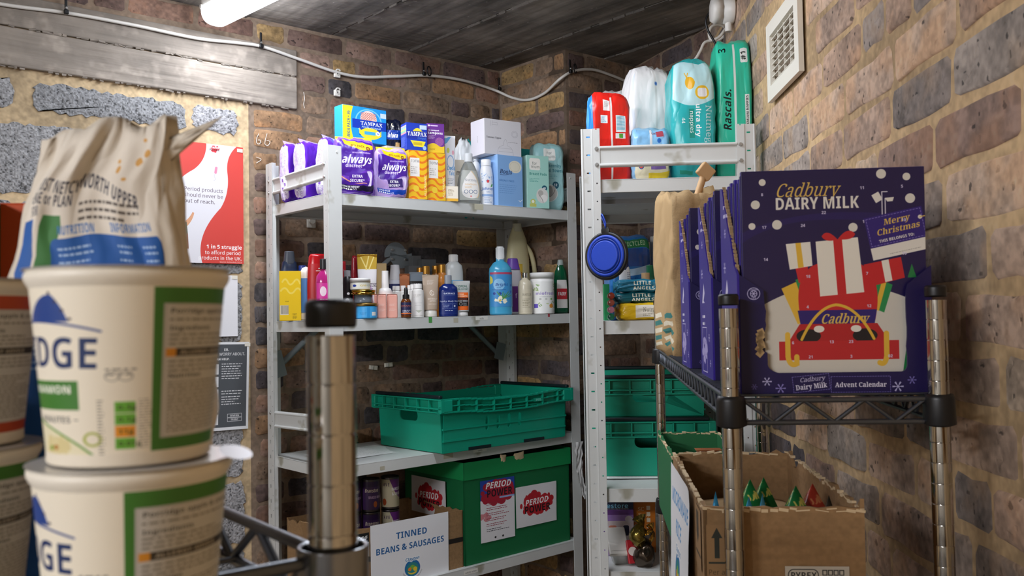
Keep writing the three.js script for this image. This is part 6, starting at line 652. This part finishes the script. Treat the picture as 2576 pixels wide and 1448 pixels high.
const trayPrint = tex(1040, 720, (g, w, h) => { fill(g, '#190f48'); disc(g, 76, 130, 36, '#190f48'); ring(g, 76, 130, 34, '#b9b4d8', 4); ring(g, 76, 130, 18, '#b9b4d8', 4); text(g, 'COCOA', 76, 106, 13, '#b9b4d8', { align: 'center', bold: true }); text(g, 'LIFE', 76, 155, 13, '#b9b4d8', { align: 'center', bold: true }); for (let i = 0; i < 6; i++) path(g, `M76 130 l${Math.cos(i * 1.047) * 15} ${Math.sin(i * 1.047) * 15}`, null, '#b9b4d8', 4);
  snow(g, 70, 670, 16, '#6a60a8'); snow(g, 140, 640, 24); snow(g, 214, 680, 26, '#8a80c0'); snow(g, 850, 676, 28); snow(g, 926, 640, 22, '#7a70b4'); g.save(); g.translate(380, 655); g.rotate(-.1); g.setLineDash([8, 6]); g.strokeStyle = '#7a70b4'; g.lineWidth = 3; g.strokeRect(-98, -48, 200, 90); g.setLineDash([]); text(g, 'Cadbury', -60, -26, 34, '#d2cbe4', { style: 'italic', font: 'serif' }); text(g, 'Dairy Milk', -86, 16, 40, '#e2ddea', { font: 'serif', bold: true, sx: .8 }); g.restore(); g.setLineDash([8, 6]); g.strokeStyle = '#7a70b4'; g.lineWidth = 3; g.strokeRect(490, 616, 320, 90); g.setLineDash([]); text(g, 'Advent Calendar', 650, 664, 38, '#e2ddea', { font: 'serif', bold: true, align: 'center', sx: .86 }); });
const sidePrint = tex(300, 720, (g, w, h) => { fill(g, '#33208c'); smallprint(g, 60, 80, 90, 2, 20, '#cfc8ee', 3); snow(g, 90, 180, 16, '#cfc8ee'); snow(g, 70, 300, 20, '#cfc8ee'); path(g, 'M60 420 l50 -80 l20 40 l-30 30 l30 10 Z', '#d8d2f0'); smallprint(g, 60, 470, 90, 2, 18, '#e6e2f4', 6); g.strokeStyle = '#cfc8ee'; g.lineWidth = 4; g.strokeRect(50, 520, 110, 180); blob(g, 105, 610, 70, '#b4aae0', 8, 30); snow(g, 220, 560, 16, '#cfc8ee'); snow(g, 240, 660, 14, '#cfc8ee'); });
const calFront = P(calPrint, .4, { clearcoat: .3, clearcoatRoughness: .25 }), trayFront = P(trayPrint, .45), traySide = P(sidePrint, .4);
function trayOfCalendars(k, s, y0, lean, W, Hc, D, count) {
  const where = ['nearest the chrome front posts', 'in the middle of the row', 'beside the paper bag'][k], t = thing('calendar_tray', 'purple torn display tray of calendars ' + where, 'display tray', s, TURN_R, 'purple display trays'); t.position.y = y0; t.rotation.order = 'YXZ'; t.rotation.x = lean;
  const th = .003, Ht = Hc * 1.0, sh = new THREE.Shape(); const fx = (q) => -W / 2 + q * W, r = rng(70 + k); // front with a torn window
  sh.moveTo(fx(0), 0); sh.lineTo(fx(1), 0); sh.lineTo(fx(1), Ht * .57); sh.lineTo(fx(.985), Ht * .56); sh.lineTo(fx(.88), Ht * .49); for (let i = 0; i <= 8; i++) sh.lineTo(fx(.868 + (r() - .5) * .006), Ht * (.46 - .33 * i / 8)); sh.quadraticCurveTo(fx(.865), Ht * .105, fx(.84), Ht * .1); sh.lineTo(fx(.2), Ht * .1); sh.quadraticCurveTo(fx(.145), Ht * .11, fx(.14), Ht * .14); for (let i = 0; i <= 12; i++) sh.lineTo(fx((i > 2 && i < 7 ? .1 : .135) + (r() - .5) * .012), Ht * (.15 + .25 * i / 12)); sh.lineTo(fx(.125), Ht * .475); sh.lineTo(fx(0), Ht * .545); sh.closePath();
  const fg = new THREE.ExtrudeGeometry(sh, { depth: th, bevelEnabled: false }); const p = fg.attributes.position, uv = fg.attributes.uv; for (let i = 0; i < p.count; i++) uv.setXY(i, p.getX(i) / W + .5, p.getY(i) / (Ht * .56)); part(t, 'front_panel', fg, trayFront, [0, 0, D / 2]);
  part(t, 'torn_edge', (() => { const l = []; for (let i = 0; i < 9; i++) l.push(box(.006 + .004 * r(), .008, .0036, fx(.105) + (r() - .5) * .004, Ht * (.19 + .012 * i), 0, [0, 0, r()])); return merge(l); })(), M(0xb89a6e, .95), [0, 0, D / 2 + th / 2]);
  for (const q of [-1, 1]) { const ss = new THREE.Shape(); ss.moveTo(-D / 2, 0); ss.lineTo(D / 2, 0); ss.lineTo(D / 2, Ht * .545); const n = 10; for (let i = 1; i <= n; i++) { const e = i / n; ss.lineTo(D / 2 - D * (.12 + .78 * Math.pow(e, 1.1)) + (r() - .5) * .01, Ht * (.545 + .43 * e)); } ss.lineTo(-D / 2, Ht * .985); ss.closePath(); const g = new THREE.ExtrudeGeometry(ss, { depth: th, bevelEnabled: false }), pp = g.attributes.position, u2 = g.attributes.uv; for (let i = 0; i < pp.count; i++) u2.setXY(i, .5 + q * pp.getX(i) / D * (q < 0 ? -1 : 1), pp.getY(i) / Ht); part(t, 'side_panel', g, traySide, [q * W / 2, 0, 0], [0, -Math.PI / 2, 0]);
    const l = []; for (let i = 0; i < 26; i++) { const e = i / 25; l.push(box(.0045, .008, .004 + .003 * r(), 0, Ht * (.545 + .43 * e), D / 2 - D * (.12 + .78 * Math.pow(e, 1.1)) + (r() - .5) * .004, [r() * .6, 0, 0])); } part(t, 'torn_edge', merge(l), M(0xa98c66, .95), [q * (W / 2 - .001), 0, 0]); }
  part(t, 'base', box(W, th, D, 0, th / 2, 0), purple); part(t, 'back_panel', box(W, Ht * .98, th, 0, Ht * .49, -D / 2), purple);
  for (let i = 0; i < count; i++) { const z = D / 2 - .006 - i * (D - .02) / count, cw = W * .965, c = thing('advent_calendar', i ? 'purple advent calendar packed in the tray ' + where : 'red sleigh advent calendar first in the tray ' + where, 'calendar', [0, 0, 0], 0, 'advent calendars'); const off = V3((hsh(i, k, 4) - .5) * .004, th + .001, z - .004).applyEuler(new THREE.Euler(lean, TURN_R, 0, 'YXZ')); c.position.set(t.position.x + off.x, t.position.y + off.y, t.position.z + off.z); c.rotation.order = 'YXZ'; c.rotation.y = TURN_R; c.rotation.x = lean; const hh = Hc - (i ? .004 + .006 * hsh(i, k, 8) : 0); part(c, 'card_box', rbox(cw, hh, .0085, .001), [purple, purple, purple, purple, i ? purple : calFront, purple], [0, hh / 2, 0]); part(c, 'end_flap', box(.0008, hh * .96, .007), M(purpleDark, .45), [-cw / 2 - .0004, hh / 2, 0]); }
}
const tr1 = boxPx(planeR(.035), null, 1866, 2338, 1014, 436, TURN_R, .14);
{ const trayAt = (v, xm) => { const s = boxPx(planeR(v), null, xm, xm + 10, 960, 500, TURN_R, .14), P0 = hit(xm, 960, planeR(v)); return P0.addScaledVector(RX, tr1.w / 2).addScaledVector(RN, -.075).toArray(); };
  const y1 = rackY(.1) + .0045, Hc = tr1.h + tr1.p[1] - y1 + .0; trayOfCalendars(0, tr1.p, y1, .035, tr1.w, Hc, .14, 6); trayOfCalendars(1, trayAt(.245, 1800), rackY(.3) + .0045, .0, tr1.w, Hc, .15, 6); trayOfCalendars(2, trayAt(.5, 1742), rackY(.58) + .0045, .0, tr1.w, Hc, .15, 6); }
// brown paper bag behind the trays
{ const s = boxPx(planeR(.88), 1658, 1700, 1830, 880, 474, TURN_R + .3, .13, rackY(.9) + .004), kraft = new THREE.MeshStandardMaterial({ color: 0xc9a878, roughness: .85, map: cardTone, bumpMap: softCrease, bumpScale: .004, side: THREE.DoubleSide }), t = thing('paper_bag', 'tall brown paper carrier bag standing behind the purple trays', 'paper bag', s.p, s.turn);
  const g = packGeo(s.w, s.h, s.d, 91, { n: 14, top: .2, bottom: .02, narrow: .05, amp: .01, tp: 3 }); const printed = new THREE.MeshStandardMaterial({ roughness: .85, bumpMap: softCrease, bumpScale: .004, side: THREE.DoubleSide, map: tex(128, 400, (g2) => { fill(g2, '#bb9c6f'); for (let i = 0; i < 5; i++) for (let j = 0; j < 2; j++) poly(g2, [[6 + j * 60, 300 + i * 19], [50 + j * 60, 294 + i * 19], [56 + j * 60, 305 + i * 19], [12 + j * 60, 311 + i * 19]], (i + j) % 2 ? '#3f7f7a' : '#e6ddc4'); }) }); part(t, 'bag', g, [kraft, printed, kraft, kraft, kraft, kraft]);
  const k = thing('wooden_spatula', 'pale wooden utensil sticking out of the paper bag', 'utensil', hit(1742, 505, planeR(.93)).toArray(), .2), wd = M(0xcfa878, .6); part(k, 'shaft', rod([0, -.02, 0], [.028, .055, 0], .0085, 4), wd); part(k, 'head', rbox(.036, .032, .018, .004, 2), wd, [.034, .068, 0], [0, 0, -.7]);
  const m = thing('rolled_card', 'roll of pale card poking from the paper bag', 'card roll', hit(1785, 486, planeR(.95)).toArray(), .2); part(m, 'roll', cyl(.016, .016, .05, 18, 0, -.01, 0, [0, 0, .3]), M(0xe4cfa0, .7)); part(m, 'core', cyl(.006, .006, .052, 12, 0, -.01, 0, [0, 0, .3]), M(0x7a5a3a, .8)); }
{ const p = hit(1915, 418, planeR(.35)), t = thing('paper_twist', 'crumpled white tissue caught between the tray and the wall', 'tissue', [RW * 0 + p.x, rackY(.35) + .305, p.z], .4), g = new THREE.ConeGeometry(.022, .05, 10, 6), q = g.attributes.position; for (let i = 0; i < q.count; i++) q.setXYZ(i, q.getX(i) + (hsh(i, 1, 9) - .5) * .008, q.getY(i), q.getZ(i) * .5 + (hsh(i, 2, 9) - .5) * .006); smooth(g); part(t, 'tissue', g, M(0xeee9e4, .8), [0, 0, 0], [0, 0, 1.9]); }
// cardboard carton with festive treats on the lower shelf
const lowY = (v) => EYE - .498 + .0045 + v * RRISE;
const bigBox = boxPx(planeR(.02), null, 1768, 2172, 1300, 1266, TURN_R, .44, lowY(.2));
bigBox.p[1] = lowY(.0);
{ const t = thing('open_carton', 'brown torn-top cardboard carton holding festive treats on the lower rack shelf', 'cardboard box', bigBox.p, bigBox.turn); t.position.y = lowY(.0); const hh = hit(1768, 1266, planeR(.02)).y - t.position.y; t.rotation.order = 'YXZ'; t.rotation.x = RRISE; openBox(t, bigBox.w, hh, .44, cardBrown, { rag: [.003, .012, .02, .03], torn: true, seed: 12 });
  const z = .22 + .0012; part(t, 'up_arrows', new THREE.PlaneGeometry(.05, .075), P(tex(128, 192, (g) => { fill(g, '#9b7952'); for (const x of [34, 78]) { fill(g, '#33362e', x - 8, 40, 16, 70); poly(g, [[x - 18, 44], [x, 10], [x + 18, 44]], '#33362e'); } fill(g, '#33362e', 6, 122, 110, 6); text(g, 'Per altro', 4, 156, 24, '#5a4a34'); }), .85), [-bigBox.w * .36, hh - .06, z]); part(t, 'fragile_label', new THREE.PlaneGeometry(.08, .03), P(tex(320, 120, (g, w, h) => { fill(g, '#c9c2b4'); g.strokeStyle = '#3a3a3a'; g.lineWidth = 5; g.beginPath(); g.roundRect(16, 16, 150, 60, 28); g.stroke(); text(g, 'PYREX', 26, 46, 44, '#2e2e2e', { bold: true }); for (let i = 0; i < 4; i++) g.strokeRect(188 + i * 28, 20, 20, 24); text(g, 'FRAGILE', 186, 72, 34, '#2e2e2e', { bold: true, sx: .82 }); }), .8), [bigBox.w * .2, hh - .09, z]);
  part(t, 'paper_sign', sheet(.24, .2, .012, 8, 10, 6), P(tex(480, 400, (g, w, h) => { fill(g, '#eceef2'); text(g, 'MICROWAVE', 240, 90, 62, '#4a94d0', { align: 'center', bold: true }); text(g, 'RICE', 240, 170, 62, '#4a94d0', { align: 'center', bold: true }); veg(g, 240, 300, 62); }), .8), [-bigBox.w / 2 - .008, hh - .1, .0], [0, -Math.PI / 2, 0]); part(t, 'side_marks', new THREE.PlaneGeometry(.06, .08), P(tex(96, 128, (g) => { fill(g, '#9b7952'); poly(g, [[20, 10], [60, 10], [60, 60], [40, 80], [20, 60]], '#4a3f2e'); path(g, 'M10 100 h76', null, '#4a3f2e', 6); }), .85), [-bigBox.w / 2 - .0015, hh - .05, .17], [0, -Math.PI / 2, 0]); }
{ // treats lie on a layer of packing inside the carton
  const inner = bigBox.p, top = hit(1768, 1266, planeR(.02)).y, pk = thing('packing_paper', 'crumpled brown packing paper filling the carton', 'packing paper', [inner[0], lowY(.2) + .008, inner[2]], TURN_R); part(pk, 'paper', packGeo(bigBox.w - .024, .17, .41, 33, { amp: .006, n: 12, top: .05, bottom: 0 }), M(0xa98a60, .9));
  const foil = (c) => M(c, .3, { metalness: .25 }), gDash = (base, dash) => P(tex(128, 128, (g, w, h) => { fill(g, base); const r = rng(5); for (let i = 0; i < 42; i++) { g.save(); g.translate(r() * w, r() * h); g.rotate((r() - .5) * 1.4); fill(g, dash, -2, -7, 4, 14); g.restore(); } }), .35), green = gDash('#1c7a3c', '#e0d268'), red = gDash('#b8402e', '#d98a5a');
  const treat = (lbl, px, py, v, hgt, m, c2) => { const p = hit(px, py, planeR(v)), t = thing('festive_treat', lbl, 'treat', [p.x, lowY(.2) + .176, p.z], .3, 'wrapped festive treats'); const hh = p.y - t.position.y; const g = new THREE.ConeGeometry(hgt * .78, Math.max(.03, hh), 4, 3); part(t, 'wrapper', bake(g, [0, Math.max(.03, hh) / 2, 0], [0, .4, 0]), m); part(t, 'fold', new THREE.ConeGeometry(hgt * .45, hgt * .7, 3), c2 || m, [hgt * .3, hgt * .22, hgt * .2], [.4, 0, .5]); };
  treat('green wrapped treat with gold dashes beside the chrome post', 1887, 1204, .16, .06, green); treat('green wrapped treat with gold dashes and a pink inner fold', 1921, 1199, .2, .055, green, foil(0xb4505a)); treat('green wrapped treat with gold dashes in the middle of the carton', 2002, 1220, .12, .06, green); treat('red wrapped treat with orange dashes near the carton corner', 2044, 1215, .15, .06, red, foil(0x8a2a22)); treat('bright blue wrapped treat at the left of the carton', 1800, 1235, .12, .024, foil(0x3aa8dc)); treat('bright blue wrapped treat between the green ones', 1884, 1247, .06, .034, foil(0x3aa8dc)); treat('small bright blue wrapped treat in front of the green fold', 1918, 1240, .07, .026, foil(0x4ab0e0)); treat('black and yellow wrapped treat at the right of the carton', 2085, 1244, .1, .03, foil(0x2a2620), foil(0xd8b84a)); }
// green tray of tubs behind the carton
{ const s = boxPx(planeR(.76), null, 1694, 1880, 1300, 1180, TURN_R, .42, lowY(.95)), t = thing('green_card_tray', 'green cardboard tray with ragged corrugated edge behind the carton', 'cardboard tray', s.p, TURN_R), gm = M(0x1f6a3c, .7, { side: THREE.DoubleSide }); const hh = hit(1690, 1148, planeR(.76)).y - s.p[1]; openBox(t, s.w, hh, .42, gm, { rag: [.01, .006, .03, .006], torn: true, seed: 21 });
  const q = V3(-.02, 0, .12).applyEuler(new THREE.Euler(0, TURN_R, 0)), o = thing('orange_tub', 'orange lidded tub standing in the green cardboard tray', 'tub', [s.p[0] + q.x, s.p[1] + .006, s.p[2] + q.z]); part(o, 'tub', lathe([[0, 0], [.034, 0], [.039, hh * .8], [0, hh * .8]], 28), M(0xd8541e, .4)); part(o, 'lid', lathe([[.042, hh * .8], [.043, hh * .83], [.042, hh * .9], [0, hh * .9]], 28), M(0xe0662a, .4));
  const b = boxPx(planeR(.62), null, 1752, 1818, 1200, 1133, TURN_R, .03, lowY(.62)); carton('brown_packet', 'rounded brown packet standing behind the carton', 'packet', b, { color: 0x9a5a2e, bevel: .012 }); }

// ================================================================== LEFT FOREGROUND
const potPrint = (c, c2, word) => tex(2048, 900, (g, w, h) => { fill(g, '#ece2cc'); const X = (deg) => (deg + 180) / 360 * w;
  path(g, `M${X(-80)} 190 Q${X(-62)} 40 ${X(-50)} 60 Q${X(-42)} 110 ${X(-38)} 200 Z`, '#1d3f86'); path(g, `M${X(-95)} 205 Q${X(-55)} 170 ${X(-18)} 250`, null, '#1d3f86', 12); for (let i = 0; i < 4; i++) disc(g, X(-52 + i * 5), 50 + i * 45, 8, '#3a2f3a'); text(g, word, X(-19), 365, 218, '#102a5c', { bold: true, align: 'right', rot: .04, sx: .72 }); fill(g, c, X(-110), 500, X(-34) - X(-110), 150); text(g, c2, X(-39), 545, 56, '#f2efe0', { bold: true, align: 'right' }); text(g, 'MINUTES ~', X(-35), 700, 44, '#4a4a4a', { bold: true, align: 'right' }); path(g, `M${X(-100)} 690 Q${X(-50)} 740 ${X(-24)} 900 H${X(-110)} Z`, '#e6dcb8'); path(g, `M${X(-100)} 690 Q${X(-50)} 730 ${X(-24)} 895`, null, '#6a9a3a', 12); blob(g, X(-60), 840, 80, '#d8c890', 6, 30); disc(g, X(-64), 850, 14, '#7a9a2a'); disc(g, X(-58), 845, 14, '#b0722e'); ring(g, X(-26), 800, 32, '#a8b03a', 12);
  smallprint(g, X(-16), 440, 120, 2, 16, '#8a8478', 3); ring(g, X(-12), 480, 24, '#a8a294', 6); ring(g, X(-4), 480, 24, '#a8a294', 6); for (let i = 0; i < 4; i++) fill(g, i === 2 ? '#e6962a' : '#6cb03a', X(-11), 610 + i * 62, X(2) - X(-11), 58); for (let i = 0; i < 4; i++) text(g, ['0.3g', '0.1g', '11g', '0.01g'][i], X(-9), 640 + i * 62, 34, '#3a4a1e', { bold: true }); smallprint(g, X(-22), 600, 26, 18, 10, '#8a8478', 5); smallprint(g, X(4), 600, 60, 18, 9, '#a39c8c', 7);
  fill(g, c, X(12), 24, X(122) - X(12), 850); fill(g, '#bcb9b2', X(18), 110, X(118) - X(18), 700); fill(g, '#cbc9c2', X(20), 120, X(116) - X(20), 680); text(g, 'Porridge apple & cinnamon', X(22), 150, 36, '#4a463e', { bold: true }); smallprint(g, X(22), 190, 460, 1, 16, '#7a7468', 3); text(g, 'Ingredients', X(22), 240, 34, '#4a463e', { bold: true }); smallprint(g, X(22), 270, 460, 3, 15, '#7a7468', 9); fill(g, '#e0962a', X(20), 345, 56, 44); fill(g, '#3a342c', X(27), 345, 400, 44); text(g, 'ALLERGY ADVICE', X(30), 368, 34, '#b8b0a0', { bold: true }); smallprint(g, X(22), 410, 460, 3, 15, '#7a7468', 11); text(g, 'Nutrition', X(22), 490, 34, '#4a463e', { bold: true }); smallprint(g, X(22), 520, 460, 14, 13, '#7a7468', 13, 1.5); });
function pot(lbl, p, turn, print, r = .0425, h = .083, group) { const t = thing('porridge_pot', lbl, 'pot', p, turn, group), rb = r * .8; part(t, 'cup', lathe([[rb, .004], [r * .965, h - .006]], 56, -Math.PI, Math.PI * 2), P(print, .5)); part(t, 'rim', lathe([[r * .955, h - .008], [r * .985, h - .006], [r * 1.01, h - .004], [r * 1.015, h - .002], [r * .99, h], [r * .93, h - .001]], 56), M(0xe9e1d0, .45)); part(t, 'foot', lathe([[0, .003], [rb * .93, .002], [rb * .97, 0], [rb * 1.005, .001], [rb * 1.005, .006]], 56), M(0xe6dcc8, .5)); part(t, 'foil_lid', lathe([[0, h - .0005], [r * .98, h - .0005], [r * 1.03, h + .0004], [r * 1.03, h + .0008], [0, h + .0006]], 56), M(0xd9d6d2, .3, { metalness: .5 })); return t; }
const greenPot = potPrint('#3f7a2a', 'CINNAMON', 'PORRIDGE'), redPot = potPrint('#b8451e', 'SYRUP', 'PORRIDGE');
{ const base = LMAT + .004, hp = .0835, z1 = .412, xc = (328 - 1288) / F * z1, z2 = .414;
  const lower = pot('cream porridge pot with green panel, lower of the near pair', [atDepth(334, 1100, z2).x, base, -z2], -.3 + .4, greenPot); lower.position.y = base;
  pot('cream porridge pot with green panel and blue lettering, on top of the near pair', [atDepth(328, 900, z1).x, base + hp + .001, -z1], .42, greenPot);
  const t = thing('peeled_lid', 'crinkled foil lid tab sticking out between the two near pots', 'foil lid', [atDepth(560, 1165, z2).x, base + hp - .002, -z2 + .0]), g = new THREE.CircleGeometry(.0075, 20); part(t, 'tab', g, M(0xe6e2e6, .25, { metalness: .4, side: THREE.DoubleSide }), [.006, .004, 0], [-1.35, .3, 0]);
  const z3 = .47, x3 = atDepth(-128, 900, z3).x; pot('porridge pot with red label, lower of the shaded pair at the side', [x3, base, -z3], .5, greenPot); pot('porridge pot with red label, on top of the shaded pair at the side', [x3, base + hp + .001, -z3], .25, redPot); }
{ // torn open flour bag
  const zb = .56, y0 = LMAT + .004, c = atDepth(225, 700, zb), H = hit(250, 322, planeZ(zb)).y - y0, t = thing('flour_bag', 'torn open white and blue paper flour bag crumpled at the top', 'flour bag', [c.x, y0, c.z], .1);
  const print = tex(1024, 1400, (g, w, h) => { fill(g, '#ddd3c3'); fill(g, '#1a56a0', 0, 300, 110, 1100); path(g, 'M200 290 Q70 420 50 1400 H190 Q190 470 330 330 L320 290 Z', '#3f7a3c'); text(g, 'POST NETCY', 90, 186, 58, '#2a2a3a', { bold: true, rot: .06 }); text(g, 'ENE or PLAN', 80, 232, 52, '#2a2a3a', { bold: true, rot: .05 }); text(g, 'FOR', 70, 276, 46, '#3a3a48', { bold: true }); text(g, 'NORTH UPPER', 420, 190, 62, '#2a2a3a', { bold: true, rot: .16 }); smallprint(g, 430, 262, 420, 3, 15, '#5a5048', 4); text(g, 'NUTRITION', 300, 338, 40, '#2f6ab0', { bold: true, rot: .05 }); text(g, 'INFORMATION', 620, 344, 40, '#2f6ab0', { bold: true, rot: -.03 }); g.fillStyle = '#15549e'; g.beginPath(); g.roundRect(240, 366, 740, 1034, 50); g.fill(); for (let i = 0; i < 9; i++) { smallprint(g, 290, 396 + i * 44, 200, 2, 12, '#9fb8d8', 30 + i); smallprint(g, 640, 396 + i * 44, 110, 2, 12, '#9fb8d8', 50 + i); smallprint(g, 800, 396 + i * 44, 110, 2, 12, '#9fb8d8', 70 + i); } const r = rng(3); for (let i = 0; i < 7; i++) disc(g, 560 + r() * 320, 40 + r() * 170, 8 + r() * 22, '#cf9a4e', 6 + r() * 10); });
  const W = .145, D = .07, g = new THREE.BoxGeometry(1, 1, 1, 26, 30, 8), p = g.attributes.position; for (let i = 0; i < p.count; i++) { let x = p.getX(i) * 2, y = p.getY(i) + .5, z = p.getZ(i) * 2; const n = 4, L = Math.pow(Math.abs(x) ** n + Math.abs(z) ** n, 1 / n), I = Math.max(Math.abs(x), Math.abs(z)); if (I > 0) { x *= I / L; z *= I / L; } const k = cl((y - .35) / .65), wv = mixv(1, .5, Math.pow(k, .8)) * (1 + .25 * cl((.3 - y) / .3) * 0), dz = mixv(1, .22, k); const nz = (fbm(x * 3 + 9, y * 7 + 9, 64, 5, 3) - .5) * .014 * (.3 + k), nx = (fbm(z * 3 + 9, y * 6 + 3, 64, 6, 3) - .5) * .02; p.setXYZ(i, x * W / 2 * wv + nx + .012 * k, y * H + k * k * (fbm(x * 1.6 + 9, 9, 64, 7, 2) - .5) * .03, z * D / 2 * dz + nz * Math.abs(z)); } smooth(g);
  const paper = { bumpMap: softCrease, bumpScale: .004, roughness: .7, side: THREE.DoubleSide }, side = new THREE.MeshStandardMaterial({ color: 0xd8cdbb, ...paper }), front = new THREE.MeshStandardMaterial({ map: print, ...paper }); part(t, 'bag', g, [side, side, side, side, front, side]);
  part(t, 'torn_corner', (() => { const q = new THREE.ConeGeometry(.012, .07, 8, 4), pp = q.attributes.position; for (let i = 0; i < pp.count; i++) pp.setZ(i, pp.getZ(i) * .3 + (hsh(i, 3, 3) - .5) * .003); return smooth(q); })(), side, [.052, H - .012, .004], [0, 0, -1.0]); }
// cartons behind the bag at the frame edge
{ const z = .72, y0 = LMAT + .004, p = atDepth(10, 620, z), t = boxPx(planeZ(z), null, -70, 92, 700, 512, .15, .06, y0); carton('orange_box', 'dark orange box behind the flour bag', 'box', t, { color: 0xc44a12, rough: .6 }); const u = boxPx(planeZ(z - .05), null, -170, -75, 700, 492, .1, .05, y0); carton('dark_green_box', 'dark green box at the frame edge before the orange box', 'box', u, { color: 0x14502a, rough: .5 }); }
carton('plum_sachet_box', 'tall plum sachet box on the near rack beside the shaded pots', 'box', { p: [-.41, LMAT + .004, -.375], w: .12, h: .165, d: .06, turn: -.75 }, { color: 0x5c1440, rough: .5 });

scene.traverse((o) => { if (o.isMesh) { o.castShadow = true; o.receiveShadow = true; } });
renderer.render(scene, camera);
